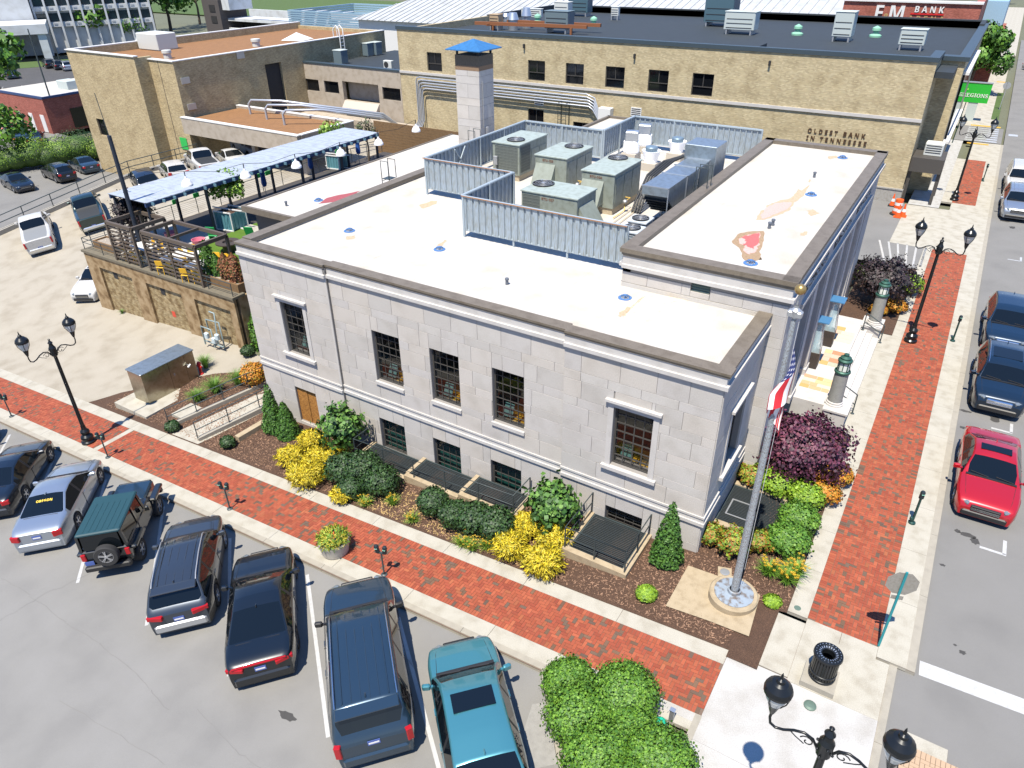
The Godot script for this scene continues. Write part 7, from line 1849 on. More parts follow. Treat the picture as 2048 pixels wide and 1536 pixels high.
# a mass of small folded leaves over a lumpy form of unit size, standing on y = 0
func leaves(kind: String, n: int, size: float, cols: Array, sd: int, core: Color, wide := 1.0, high := 1.0) -> ArrayMesh:   # w, h in metres; size is a leaf's length
	var key = "%s_%d_%d_%.3f_%.2f_%.2f" % [kind, n, sd, size, wide, high]
	if leaf_cache.has(key): return leaf_cache[key]
	var r = RandomNumberGenerator.new(); r.seed = sd
	var V = PackedVector3Array(); var N = PackedVector3Array(); var C = PackedColorArray()
	var nz = FastNoiseLite.new(); nz.seed = sd; nz.frequency = 0.9
	var lumps = []
	for i in 9: lumps.append([Vector3(r.randf_range(-1, 1), r.randf_range(0.0, 1), r.randf_range(-1, 1)).normalized(), r.randf_range(0.25, 0.5)])
	for i in n:
		var d = Vector3(r.randfn(), r.randfn(), r.randfn()).normalized()
		var p: Vector3; var out: Vector3
		var depth = 1.0 - pow(r.randf(), 2.2) * 0.42
		if kind == "ball" or kind == "loose" or kind == "mop":
			if d.y < -0.35: d.y = -d.y
			var k = 1.0 + nz.get_noise_3dv(d * 2.4) * (0.14 if kind == "ball" else 0.45) + pow(r.randf(), 7.0) * 0.22
			if kind == "loose": k *= 0.72 + 0.36 * absf(sin(d.x * 5.1 + sd) * cos(d.z * 4.3))
			p = d * depth * k; p.y = 0.5 + p.y * 0.5; out = Vector3(d.x, d.y * 1.2, d.z).normalized()
		elif kind == "cone":
			var h = 1.0 - sqrt(r.randf()); var a = r.randf() * TAU
			var rad = (0.06 + pow(1.0 - h, 0.8) * 0.95) * (1.0 + nz.get_noise_3d(cos(a) * 2, h * 7, sin(a) * 2) * 0.28) * (1.0 if h > 0.08 else 0.6 + h * 5)
			p = Vector3(cos(a) * rad * depth, h, sin(a) * rad * depth); out = Vector3(cos(a), 0.35, sin(a)).normalized()
		else:   # column
			var h = r.randf(); var a = r.randf() * TAU
			var rad = (1.0 - pow(h, 4.0)) * (0.75 + 0.25 * sin(h * PI)) * (1.0 + nz.get_noise_3d(cos(a) * 2, h * 6, sin(a) * 2) * 0.35)
			p = Vector3(cos(a) * rad * depth, h, sin(a) * rad * depth); out = Vector3(cos(a), 0.3, sin(a)).normalized()
		p *= Vector3(wide * 0.5, high, wide * 0.5)
		var nn = (out + Vector3(r.randfn(), r.randfn(), r.randfn()) * 0.55).normalized()
		var t = nn.cross(Vector3(r.randfn(), r.randfn(), r.randfn())).normalized()
		if kind == "mop": t = (out * 0.7 + Vector3(0, -0.25, 0) + Vector3(r.randfn(), r.randfn(), r.randfn()) * 0.35).normalized(); nn = t.cross(Vector3(r.randfn(), r.randfn(), r.randfn())).normalized()
		var b = nn.cross(t)
		var s = size * r.randf_range(0.6, 1.35)
		var w = s * (0.5 if kind != "mop" else 0.14)
		if kind == "mop": s *= 1.5
		var col: Color = cols[r.randi() % cols.size()]
		var f = r.randf_range(0.8, 1.2); col = Color(col.r * f, col.g * f, col.b * f)
		var A = p - t * s * 0.5; var B = p + b * w - nn * s * 0.08; var D = p + t * s * 0.5; var E = p - b * w - nn * s * 0.08
		var sn = (nn * (1.0 if nn.dot(out) > 0 else -1.0) * 0.7 + out * 0.6).normalized()
		var flip = (D - A).cross(B - A).dot(sn) > 0.0        # Godot's front faces run clockwise
		for q in ([A, B, D, A, D, E] if flip else [A, D, B, A, E, D]): V.append(q); N.append(sn); C.append(col)
	# stems and a solid filler core; its deeper tone paints shade between the leaves
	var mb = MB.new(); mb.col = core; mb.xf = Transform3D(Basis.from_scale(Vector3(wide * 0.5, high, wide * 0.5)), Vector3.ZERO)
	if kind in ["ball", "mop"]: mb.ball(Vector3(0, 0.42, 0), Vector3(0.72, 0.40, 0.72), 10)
	elif kind == "loose":
		for i in 7:
			var a = TAU * i / 7; mb.tube([Vector3(0, 0, 0), Vector3(cos(a) * 0.3, 0.45, sin(a) * 0.3), Vector3(cos(a) * 0.6, 0.75, sin(a) * 0.6)], [0.035, 0.025, 0.01], 5)
		mb.ball(Vector3(0, 0.45, 0), Vector3(0.45, 0.3, 0.45), 8)
	else: mb.tube([Vector3(0, 0, 0), Vector3(0, 0.4, 0), Vector3(0, 0.85, 0)], [0.55, 0.42, 0.12], 10)
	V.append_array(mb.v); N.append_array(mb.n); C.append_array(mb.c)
	var arr = []; arr.resize(Mesh.ARRAY_MAX)
	arr[Mesh.ARRAY_VERTEX] = V; arr[Mesh.ARRAY_NORMAL] = N; arr[Mesh.ARRAY_COLOR] = C
	var m = ArrayMesh.new(); m.add_surface_from_arrays(Mesh.PRIMITIVE_TRIANGLES, arr)
	leaf_cache[key] = m
	return m
func blades(n: int, sd: int, cols: Array, bend: float, wid: float, flowers = null) -> Array:      # arching grass or lily leaves, unit size
	var r = RandomNumberGenerator.new(); r.seed = sd
	var mb = MB.new(); var fl = MB.new()
	for i in n:
		var a = r.randf() * TAU; var h = r.randf_range(0.6, 1.05); var sp = r.randf_range(0.15, 1.0) * bend
		var d = Vector3(cos(a), 0, sin(a)); var o = d * r.randf() * 0.18
		mb.col = cols[r.randi() % cols.size()] * r.randf_range(0.8, 1.2)
		var pts = []
		for k in 5:
			var t = k / 4.0
			pts.append(o + d * sp * t * t + Vector3(0, h * (t - 0.42 * sp * t * t * t), 0))
		var s = d.cross(Vector3.UP) * wid
		for k in 4:
			var w0 = 1.0 - k / 4.0; var w1 = 1.0 - (k + 1) / 4.0
			mb.quad(pts[k] - s * w0, pts[k] + s * w0, pts[k + 1] + s * w1, pts[k + 1] - s * w1)
		if flowers != null and i % 9 == 0:
			fl.col = flowers
			var p = o + d * sp * 0.5 + Vector3(0, h * 0.95, 0)
			for k in 5: var b = Basis(Vector3.UP, TAU * k / 5); fl.tri(p, p + b * Vector3(0.07, 0.05, 0.03), p + b * Vector3(0.07, 0.05, -0.03)); fl.tri(p, p + b * Vector3(0.07, 0.05, -0.03), p + b * Vector3(0.07, 0.05, 0.03))
	return [mb.mesh(), fl.mesh() if fl.v.size() else null]

func bush(kind, called, label, cat, at: Vector3, w, h, group = "", var_i = 0) -> Node3D:
	var o = thing(called, label, cat, at, rng.randf() * TAU, group)
	var m: ArrayMesh
	var lm = vcol("leaf", 0.6, 0.0, 0.18)
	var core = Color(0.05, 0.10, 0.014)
	var v = var_i % 5
	match kind:
		"boxwood": m = leaves("ball", 9000, 0.062, [Color(0.085, 0.19, 0.018), Color(0.06, 0.15, 0.014), Color(0.12, 0.24, 0.022), Color(0.04, 0.11, 0.012)], 11 + v, core, w, h)
		"dark": m = leaves("ball", 2600, 0.085, [Color(0.018, 0.05, 0.012), Color(0.03, 0.075, 0.014), Color(0.014, 0.035, 0.010)], 21 + v, core, w, h)
		"yellow": m = leaves("mop", 2600, 0.11, [Color(0.52, 0.40, 0.015), Color(0.42, 0.34, 0.02), Color(0.60, 0.48, 0.02), Color(0.30, 0.28, 0.02)], 31 + v, Color(0.34, 0.28, 0.018), w, h)
		"magnolia": m = leaves("loose", 1500, 0.17, [Color(0.035, 0.10, 0.016), Color(0.06, 0.15, 0.022), Color(0.10, 0.20, 0.035), Color(0.022, 0.06, 0.012)], 41 + v, Color(0.05, 0.11, 0.018), w, h)
		"nandina": m = leaves("loose", 2400, 0.085, [Color(0.13, 0.22, 0.02), Color(0.22, 0.28, 0.025), Color(0.26, 0.10, 0.02), Color(0.08, 0.15, 0.018), Color(0.24, 0.16, 0.02)], 51 + v, core, w, h)
		"lime": m = leaves("ball", 2400, 0.085, [Color(0.16, 0.27, 0.018), Color(0.10, 0.20, 0.016), Color(0.20, 0.32, 0.02)], 61 + v, core, w, h)
		"orange": m = leaves("ball", 2400, 0.08, [Color(0.42, 0.16, 0.012), Color(0.34, 0.12, 0.010), Color(0.46, 0.22, 0.02), Color(0.22, 0.16, 0.015)], 71 + v, Color(0.22, 0.10, 0.012), w, h)
		"juniper": m = leaves("ball", 3600, 0.085, [Color(0.07, 0.17, 0.018), Color(0.05, 0.13, 0.014), Color(0.11, 0.22, 0.022)], 81 + v, core, w, h)
		"cone": m = leaves("cone", 4200, 0.075, [Color(0.045, 0.12, 0.016), Color(0.03, 0.085, 0.012), Color(0.065, 0.155, 0.02)], 91 + v, core, w, h)
		"column": m = leaves("column", 2200, 0.08, [Color(0.05, 0.13, 0.016), Color(0.035, 0.095, 0.012), Color(0.075, 0.17, 0.02)], 95 + v, core, w, h)
		"brown": m = leaves("column", 1800, 0.085, [Color(0.22, 0.08, 0.035), Color(0.16, 0.06, 0.03), Color(0.28, 0.12, 0.05), Color(0.08, 0.09, 0.02)], 98 + v, Color(0.16, 0.07, 0.03), w, h)
		"ivy": m = leaves("column", 1800, 0.1, [Color(0.05, 0.13, 0.015), Color(0.09, 0.20, 0.02), Color(0.03, 0.08, 0.01)], 99 + v, core, w, h)
		"plum": m = leaves("loose", 6500, 0.11, [Color(0.075, 0.018, 0.045), Color(0.045, 0.012, 0.030), Color(0.11, 0.028, 0.06), Color(0.03, 0.010, 0.02), Color(0.13, 0.035, 0.06)], 101 + v, Color(0.06, 0.016, 0.035), w, h)
		"plum_dark": m = leaves("loose", 6500, 0.11, [Color(0.020, 0.014, 0.018), Color(0.014, 0.012, 0.013), Color(0.04, 0.025, 0.03)], 103 + v, Color(0.025, 0.016, 0.018), w, h)
		_: m = leaves("ball", 1800, 0.1, [Color(0.08, 0.17, 0.02)], 1, core, w, h)
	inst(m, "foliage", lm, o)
	return o
func tuft(called, label, cat, at: Vector3, w, h, n, cols, bend, wid, flowers = null, group = "", sd = 1) -> void:
	var o = thing(called, label, cat, at, rng.randf() * TAU, group)
	var b = blades(n, sd, cols, bend, wid, flowers)
	var xf = Transform3D(Basis.from_scale(Vector3(w * 0.5, h, w * 0.5)), Vector3.ZERO)
	inst(b[0], "leaf_clump", vcol("leaf", 0.6, 0.0, 0.18), o, xf).set_meta("kind", "stuff")
	if b[1]: inst(b[1], "flowers", vcol("petal", 0.6, 0.0, 0.2), o, xf).set_meta("kind", "stuff")
# trunk, limbs and a crown of leaf clumps
func tree(called, label, at: Vector3, h, w, cols: Array, n, size, sd, group = "", low = 0.3) -> void:
	var o = thing(called, label, "tree", at, 0.0, group)
	var r = RandomNumberGenerator.new(); r.seed = sd
	var q = MB.new(); q.col = Color(0.10, 0.075, 0.055)
	q.tube([Vector3(0, -0.1, 0), Vector3(0.03 * h, h * 0.3, 0), Vector3(-0.01 * h, h * 0.7, 0.01 * h)], [0.028 * h, 0.02 * h, 0.008 * h], 8)
	var tips = []
	for i in 11:
		var a = TAU * i / 11 * 2.4 + r.randf(); var e = r.randf_range(0.35, 1.0)
		var tip = Vector3(cos(a) * w * 0.34 * (1.25 - e * 0.6), lerpf(h * (low + 0.12), h * 0.86, e), sin(a) * w * 0.34 * (1.25 - e * 0.6))
		q.tube([Vector3(0.01 * h, h * lerpf(low, 0.6, e), 0), tip * 0.6 + Vector3(0, h * 0.2, 0), tip], [0.011 * h, 0.008 * h, 0.003 * h], 5)
		tips.append(tip)
	part(q, "trunk", vcol("bark", 0.9), o)
	var V = PackedVector3Array(); var N = PackedVector3Array(); var C = PackedColorArray()
	for i in n:
		var t = tips[r.randi() % tips.size()]
		var d = Vector3(r.randfn(), r.randfn() * 0.8, r.randfn()).normalized()
		var p = t + d * w * 0.20 * pow(r.randf(), 0.35)
		var nn = (d + Vector3(r.randfn(), r.randfn(), r.randfn()) * 0.5).normalized()
		var tt = nn.cross(Vector3(r.randfn(), r.randfn(), r.randfn())).normalized(); var b = nn.cross(tt)
		var s = size * r.randf_range(0.6, 1.4)
		var col: Color = cols[r.randi() % cols.size()]; var f = r.randf_range(0.8, 1.2)
		var sn = (nn + d).normalized()
		var q4 = [p - tt * s * .5, p + b * s * .4, p + tt * s * .5, p - b * s * .4]
		if (q4[1] - q4[0]).cross(q4[2] - q4[0]).dot(sn) > 0: q4.reverse()
		for z in [q4[0], q4[1], q4[2], q4[0], q4[2], q4[3]]: V.append(z); N.append(sn); C.append(Color(col.r * f, col.g * f, col.b * f))
	var arr = []; arr.resize(Mesh.ARRAY_MAX)
	arr[Mesh.ARRAY_VERTEX] = V; arr[Mesh.ARRAY_NORMAL] = N; arr[Mesh.ARRAY_COLOR] = C
	var m = ArrayMesh.new(); m.add_surface_from_arrays(Mesh.PRIMITIVE_TRIANGLES, arr)
	inst(m, "crown", vcol("leaf", 0.6, 0.0, 0.18), o)

func plants() -> void:
	var n = 0
	# clipped bushes on the island
	for e in [[1140, 1362, 1.45, "beside the teal crossover's nose"], [1250, 1388, 1.75, "next to the brick pavement"], [1160, 1432, 1.75, "along the island kerb"], [1262, 1462, 1.5, "beside the green hydrant"], [1200, 1515, 1.8, ""], [1315, 1525, 1.8, ""], [1260, 1600, 1.9, ""]]:
		var p = pg(e[0], e[1], 0.6); p.y = G(p.x, p.z) - 0.05
		bush("boxwood", "clipped_bush", "round clipped bright green bush on the kerbed island" + (", " + e[3] if e[3] else " behind the hydrant"), "bush", p, e[2], e[2] * 0.72, "clipped bushes on the island", n); n += 1
	# front bed
	for e in [[552, 862, 1.15, 2.5, "beside the side path"], [578, 872, 1.15, 1.85, "shorter, leaning on its taller twin"], [1331, 1124, 1.15, 2.55, "right of the corner light well"]]:
		bush("cone", "cone_conifer", "dark green cone-shaped conifer, " + e[4], "conifer", pg(e[0], e[1]), e[2], e[3], "cone conifers along the front", n); n += 1
	for e in [[584, 928, 1.1, .75], [626, 898, 1.1, .8], [640, 934, 1.2, .75], [617, 966, 1.45, .9], [674, 930, 1.1, .7], [686, 1000, .85, .55], [1050, 1068, 1.0, .75], [1020, 1108, 1.1, .75], [1110, 1090, 1.1, .75], [1085, 1140, 1.25, .8]]:
		bush("yellow", "golden_cypress", "golden yellow thread-leaf mound in the front bed " + ("left of the long light well" if e[0] < 700 else "between the two light wells"), "shrub", pg(e[0], e[1]), e[2], e[3], "golden mounds, left" if e[0] < 700 else "golden mounds, right", n); n += 1
	for e in [[692, 960, 1.5, 1.15], [730, 962, 1.6, 1.25], [766, 985, 1.45, 1.1], [705, 990, 1.1, .75], [868, 1025, 1.15, 1.0], [912, 1050, 1.2, .95], [950, 1060, 1.4, 1.05], [992, 1072, 1.4, 1.1]]:
		bush("dark", "holly_bush", "dense dark green holly mound in front of the light well " + ("by the golden shrubs" if e[0] < 800 else "railing and daylilies"), "shrub", pg(e[0], e[1]), e[2], e[3], "holly mounds, left" if e[0] < 800 else "holly mounds, right", n); n += 1
	for e in [[690, 908, 1.9, 2.4, "right of the boarded door"], [1105, 1060, 1.9, 2.0, "between the light wells"]]:
		bush("magnolia", "glossy_evergreen", "tall glossy broad-leaved evergreen against the front wall, " + e[4], "shrub", pg(e[0], e[1]), e[2], e[3], "", n); n += 1
	for e in [[458, 894, .62, .5, "beside the low stone edging"], [347, 862, .62, .5, "at the foot of the path railing"], [582, 866, .6, .4, "at the foot of the paired conifers"], [622, 885, .9, .55, "below the boarded door"], [1292, 1195, .6, .35, "alone in the bark near the pole paving"], [1544, 1206, .5, .18, "low blue-green, beside the pole paving"], [498, 712, .7, .6, "at the foot of the ivy"]]:
		bush("lime" if e[0] > 1000 else "dark", "small_shrub", "small green shrub " + e[4], "shrub", pg(e[0], e[1]), e[2], e[3], "", n); n += 1
	bush("orange", "copper_shrub", "copper orange shrub at the left corner of the bank beside the path", "shrub", pg(512, 772), 1.3, 1.25, "", 0)
	for e in [[732, 1012], [786, 1010], [826, 1045], [925, 1092], [972, 1098], [945, 1100]]:
		tuft("daylily", "low daylily clump with a few yellow blooms at the pavement edge of the bed", "daylily", pg(e[0], e[1]), 1.0, .5, 150, [Color(0.10, 0.22, 0.02), Color(0.16, 0.28, 0.03), Color(0.22, 0.26, 0.05)], .9, .035, Color(0.62, 0.42, 0.03), "daylilies in the front bed", int(e[0]))
	for e in [[1535, 1150], [1570, 1165], [1590, 1150]]:
		tuft("flowering_daylily", "full daylily clump with many yellow flowers near the flagpole paving", "daylily", pg(e[0], e[1]), 1.3, .65, 220, [Color(0.10, 0.22, 0.02), Color(0.15, 0.27, 0.03)], .9, .03, Color(0.66, 0.45, 0.03), "yellow daylilies at the corner", int(e[0]))
	for e in [[432, 785, 1.7, 1.0], [478, 770, 1.6, 1.0], [396, 802, 1.4, .8], [412, 735, 1.3, .9]]:
		tuft("ornamental_grass", "fountain of long green ornamental grass beside the steel cabinet", "grass clump", pg(e[0], e[1]), e[2], e[3], 420, [Color(0.11, 0.22, 0.03), Color(0.16, 0.30, 0.05), Color(0.07, 0.15, 0.02)], 1.0, .018, null, "ornamental grasses by the cabinet", int(e[0]))
	# corner bed
	for e in [["nandina", 1420, 1085, .9, .75, "red-tipped green shrub at the bank's corner"], ["nandina", 1466, 1105, 1.2, .9, "red-tipped green shrub in front of the side light well"], ["nandina", 1512, 1098, .9, .75, "red-tipped green shrub behind the flagpole"], ["juniper", 1572, 1100, 1.35, .95, "rounded green shrub beside the side pavement"], ["juniper", 1592, 1058, 1.3, .95, "rounded green shrub between the light well and the brick pavement"], ["lime", 1608, 1010, 1.2, .85, "bright green shrub behind the side light well"], ["nandina", 1500, 968, 1.0, .8, "green and bronze shrub at the inner corner of the hall"], ["lime", 1552, 985, 1.25, .85, "bright lime shrub beneath the purple maple"], ["orange", 1645, 1000, 1.1, .75, "orange barberry at the pavement edge"], ["orange", 1672, 965, 1.0, .75, "orange barberry under the purple maple"], ["orange", 1632, 955, .8, .6, "orange barberry behind two others"], ["lime", 1815, 588, 1.4, 1.1, "bright green shrub at the dark maple's foot"], ["lime", 1712, 560, .9, .9, "green shrub against the porch"], ["orange", 1788, 622, 1.2, .6, "golden low shrub at the far bed corner"], ["orange", 1755, 628, .9, .5, "golden low shrub by the lantern column"]]:
		bush(e[0], "corner_shrub" if e[0] != "orange" else "barberry", e[5], "shrub", pg(e[1], e[2]), e[3], e[4], "", n); n += 1
	bush("plum", "purple_maple", "spreading purple-leaved maple beside the bank's side entrance", "tree", pg(1590, 952), 3.4, 2.5, "", 0)
	bush("plum_dark", "dark_maple", "dark blackish-red maple in the far bed past the entrance steps", "tree", pg(1752, 608), 3.6, 2.6, "", 1)
	# climbing plant on the terrace's end wall
	for k in 3: bush("ivy", "ivy", "leafy ivy climbing the dark end wall of the terrace", "climber", Vector3(-26.2, -2.2 + k * 0.6, -4.4 - k * 0.9), 0.9, 2.4, "ivy on the terrace wall", k)
	var w = pg(245, 627); tuft("weed", "weed growing at the foot of the tan retaining wall", "weed", w, .8, .35, 90, [Color(0.09, 0.18, 0.03)], .8, .04)

# ---------------------------------------------------------------- street furniture
func street_lamp(at: Vector3, turn, label) -> void:
	var o = thing("street_lamp", label, "street lamp", at, turn, "twin-arm street lamps")
	var bi = mat("black_iron")
	var q = MB.new(); q.lathe([Vector2(0.30, 0), Vector2(0.30, 0.10), Vector2(0.24, 0.16), Vector2(0.27, 0.28), Vector2(0.25, 0.36), Vector2(0.15, 0.46), Vector2(0.20, 0.56), Vector2(0.19, 0.64), Vector2(0.11, 0.74), Vector2(0.10, 0.9)], Vector3.ZERO, 20); part(q, "base", bi, o)
	q = MB.new(); q.tube([Vector3(0, 0.88, 0), Vector3(0, 4.55, 0)], [0.085, 0.07], 14); part(q, "post", bi, o)
	q = MB.new(); q.lathe([Vector2(0.08, 4.5), Vector2(0.13, 4.56), Vector2(0.14, 4.9), Vector2(0.09, 5.0), Vector2(0.07, 5.1), Vector2(0.10, 5.14), Vector2(0.03, 5.24), Vector2(0.05, 5.3), Vector2(0, 5.34)], Vector3.ZERO, 14); part(q, "finial_hub", bi, o)
	for k in 10: q = MB.new(); var a = TAU * k / 10; q.ball(Vector3(cos(a) * 0.15, 4.6 + 0.13 * (k % 3), sin(a) * 0.15), Vector3.ONE * 0.03, 6); part(q, "boss", bi, o)
	for s in [-1, 1]:
		var pts = []
		for e in [[0.12, 4.62], [0.22, 4.80], [0.38, 4.86], [0.55, 4.80], [0.72, 4.68], [0.86, 4.64], [0.96, 4.70], [0.99, 4.85], [0.98, 5.0]]: pts.append(Vector3(s * e[0], e[1], 0))
		q = MB.new(); q.tube(pts, 0.026, 8); var arm = part(q, "arm", bi, o)
		pts = []
		for k in 14: var a = 0.3 + k * 0.52; var r = 0.13 - k * 0.008; pts.append(Vector3(s * (0.30 + cos(a) * r), 4.67 + sin(a) * r, 0))
		q = MB.new(); q.tube(pts, 0.012, 6); part(q, "scroll", bi, arm)
		q = MB.new(); q.tube([Vector3(s * 0.34, 4.57, 0), Vector3(s * 0.5, 4.66, 0), Vector3(s * 0.62, 4.75, 0)], 0.011, 6); part(q, "scroll", bi, arm)
		var c = Vector3(s * 0.98, 0, 0)
		q = MB.new(); q.lathe([Vector2(0.04, 4.98), Vector2(0.07, 5.08), Vector2(0.10, 5.2), Vector2(0.12, 5.26)], c, 14); var hd = part(q, "lamp_head", bi, o)
		q = MB.new(); q.lathe([Vector2(0.115, 5.26), Vector2(0.19, 5.45), Vector2(0.225, 5.62)], c, 20); part(q, "lamp_glass", mat("globe", lin(0.50, 0.51, 0.48), 0.18), hd)
		q = MB.new(); q.lathe([Vector2(0.25, 5.60), Vector2(0.255, 5.66), Vector2(0.23, 5.74), Vector2(0.14, 5.84), Vector2(0.08, 5.87), Vector2(0.07, 5.93), Vector2(0.03, 5.96), Vector2(0.02, 6.05), Vector2(0, 6.12)], c, 20); part(q, "dome", bi, hd)
		for k in 4:
			q = MB.new(); var a = TAU * k / 4 + 0.4; var d = Vector3(cos(a), 0, sin(a))
			q.tube([c + d * 0.12 + Vector3(0, 5.26, 0), c + d * 0.21 + Vector3(0, 5.45, 0), c + d * 0.25 + Vector3(0, 5.66, 0)], 0.012, 5); part(q, "rib", bi, hd)
func meter_head(o, at: Vector3, b: Basis) -> void:
	var q = MB.new(); q.cbox(at + b * Vector3(0, 0.09, 0), Vector3(0.15, 0.20, 0.11), 0.03, b); q.lathe([Vector2(0.07, 0), Vector2(0.085, 0.06), Vector2(0.06, 0.12), Vector2(0, 0.14)], at + b * Vector3(0, 0.16, 0), 12, b); var h = part(q, "meter_head", mat("meter_body", lin(0.02, 0.03, 0.035), 0.4, 0.3), o)
	q = MB.new(); q.box(at + b * Vector3(0, 0.20, 0.062), Vector3(0.09, 0.07, 0.02), b * Basis(Vector3.RIGHT, -0.5)); part(q, "display", mat("meter_glass", lin(0.16, 0.34, 0.26), 0.15), h)
func meters() -> void:
	var i = 0
	for e in [[Vector2(-32.6, 5.88), "beside the driveway strip"], [Vector2(-24.41, 5.79), "next to the front street lamp"], [Vector2(-16.37, 5.69), "in front of the grey crossover"], [Vector2(-8.64, 5.62), "at the slate blue SUV's nose"]]:
		var p = e[0]; var o = thing("twin_parking_meter", "twin-head parking meter on a dark post, " + e[1], "parking meter", Vector3(p.x, G(p.x, p.y), p.y), 0.3, "twin parking meters"); i += 1
		var q = MB.new(); q.lathe([Vector2(0.11, 0), Vector2(0.11, 0.03), Vector2(0.05, 0.06)], Vector3.ZERO, 12); q.tube([Vector3(0, 0.02, 0), Vector3(0, 1.0, 0)], 0.03, 8); part(q, "post", mat("rail"), o)
		q = MB.new(); q.box(Vector3(0, 1.0, 0), Vector3(0.3, 0.05, 0.06)); part(q, "yoke", mat("rail"), o)
		for s in [-1, 1]: meter_head(o, Vector3(s * 0.12, 1.02, 0), Basis(Vector3.FORWARD, s * 0.12))
	for e in [[5.8, -4.92, "between the red sedan and the brick strip"], [5.86, -20.11, "beside the dark navy crossover"], [5.6, -51.6, "beside the far brick strip"]]:
		var o = thing("parking_meter", "single dark green parking meter " + e[2], "parking meter", Vector3(e[0], 0, e[1]), 0.4, "single parking meters")
		var q = MB.new(); q.lathe([Vector2(0.12, 0), Vector2(0.11, 0.05), Vector2(0.05, 0.08)], Vector3.ZERO, 12); q.tube([Vector3(0, 0.02, 0), Vector3(0, 1.1, 0)], 0.042, 8); part(q, "post", mat("meter_green", lin(0.012, 0.05, 0.045), 0.4, 0.2), o)
		q = MB.new(); q.cbox(Vector3(-0.06, 0.2, 0), Vector3(0.1, 0.12, 0.1), 0.02); part(q, "coin_box", mats["meter_green"], o)
		meter_head(o, Vector3(0, 1.1, 0), Basis.IDENTITY)
func street() -> void:
	street_lamp(pg(178, 884), PI / 2, "black twin-arm street lamp beside the driveway on the front street")
	street_lamp(Vector3(4.09, 0, -19.04), 0.0, "black twin-arm street lamp on the side street beside the entrance steps")
	street_lamp(Vector3(4.04, 0, -45.0), 0.0, "black twin-arm street lamp at the far brick strip")
	street_lamp(Vector3(4.74, 0, 8.5), 0.0, "black twin-arm street lamp on the new white corner paving")
	meters()
	# stop sign from behind
	var o = thing("stop_sign", "octagonal road sign seen from its bare grey back on a teal post", "road sign", Vector3(5.64, 0, 1.04), 0.0)
	var lean = Basis(Vector3.UP, 0.30)
	var q = MB.new(); q.box(Vector3(0, 1.45, 0), Vector3(0.06, 2.9, 0.035), lean); part(q, "post", mat("sign_post", lin(0.02, 0.24, 0.27), 0.5, 0.2), o)
	q = MB.new(); var oc = PackedVector2Array()
	for k in 8: var a = TAU * (k + 0.5) / 8; oc.append(Vector2(cos(a), sin(a)) * 0.415)
	q.prism(oc, 0.006, lean, Vector3(0, 2.45, 0) + lean * Vector3(0, 0, -0.03)); part(q, "plate", surf("sign_back", lin(0.40, 0.385, 0.35), 0.5, texs["fine"], 0.6, texs["stain_warm"], 0.7, 0, 0.4), o)
	q = MB.new(); q.box(Vector3(0, 1.93, 0) + lean * Vector3(0.0, 0, -0.03), Vector3(0.3, 0.14, 0.006), lean); part(q, "lower_plate", mats["sign_back"], o)
	# litter bin
	o = thing("litter_bin", "round black slatted steel litter bin on a concrete pad", "litter bin", Vector3(4.48, 0.1, 3.02))
	q = MB.new(); q.box(Vector3(-0.02, -0.03, 0.05), Vector3(0.85, 0.22, 0.8)); part(q, "pad", mat("kerb"), o)
	for k in 28: q = MB.new(); var a = TAU * k / 28; q.box(Vector3(cos(a) * 0.32, 0.53, sin(a) * 0.32), Vector3(0.012, 0.82, 0.05), Basis(Vector3.UP, -a)); part(q, "slat", mat("black_iron"), o)
	q = MB.new(); q.lathe([Vector2(0.29, 0.1), Vector2(0.29, 0.9)], Vector3.ZERO, 24); part(q, "liner", mat("dark"), o)
	for y in [0.12, 0.3]: q = MB.new(); q.lathe([Vector2(0.325, y), Vector2(0.345, y + 0.01), Vector2(0.345, y + 0.05), Vector2(0.325, y + 0.06)], Vector3.ZERO, 28); part(q, "hoop", mat("black_iron"), o)
	q = MB.new(); q.lathe([Vector2(0.33, 0.88), Vector2(0.37, 0.92), Vector2(0.36, 0.98), Vector2(0.28, 1.0), Vector2(0.16, 0.95), Vector2(0.15, 0.8)], Vector3.ZERO, 28); var lid = part(q, "lid", mat("black_iron"), o)
	for k in 22: q = MB.new(); var a = TAU * k / 22; q.beam(Vector3(cos(a) * 0.31, 0.995, sin(a) * 0.31), Vector3(cos(a) * 0.19, 0.965, sin(a) * 0.19), 0.02, 0.012); part(q, "fin", mat("galv"), lid)
	# round flower planter
	var p = pg(671, 1102); o = thing("flower_planter", "round grey concrete planter full of flowers on the brick pavement", "planter", p)
	q = MB.new(); q.lathe([Vector2(0.42, 0), Vector2(0.47, 0.06), Vector2(0.54, 0.5), Vector2(0.54, 0.56), Vector2(0.48, 0.56), Vector2(0.46, 0.48), Vector2(0, 0.48)], Vector3.ZERO, 36); part(q, "pot", surf("planter_conc", lin(0.50, 0.48, 0.44), 0.9, texs["fine"], 0.8, texs["stain_warm"], 1.0), o)
	inst(leaves("mop", 1800, 0.09, [Color(0.10, 0.22, 0.02), Color(0.20, 0.30, 0.03), Color(0.45, 0.36, 0.03)], 201, Color(0.02, 0.03, 0.01), 1.1, 0.42), "foliage", vcol("leaf"), o, Transform3D(Basis.IDENTITY, Vector3(0, 0.42, 0)))
	q = MB.new()
	for k in 60: var a = rng.randf() * TAU; var r = sqrt(rng.randf()) * 0.42; q.col = [Color(0.55, 0.04, 0.02), Color(0.6, 0.42, 0.03), Color(0.6, 0.30, 0.25)][0 if r < 0.18 else 1 + k % 2]; q.ball(Vector3(cos(a) * r, 0.84 - r * 0.45, sin(a) * r), Vector3.ONE * 0.028, 6)
	part(q, "flowers", vcol("petal"), o).set_meta("kind", "stuff")
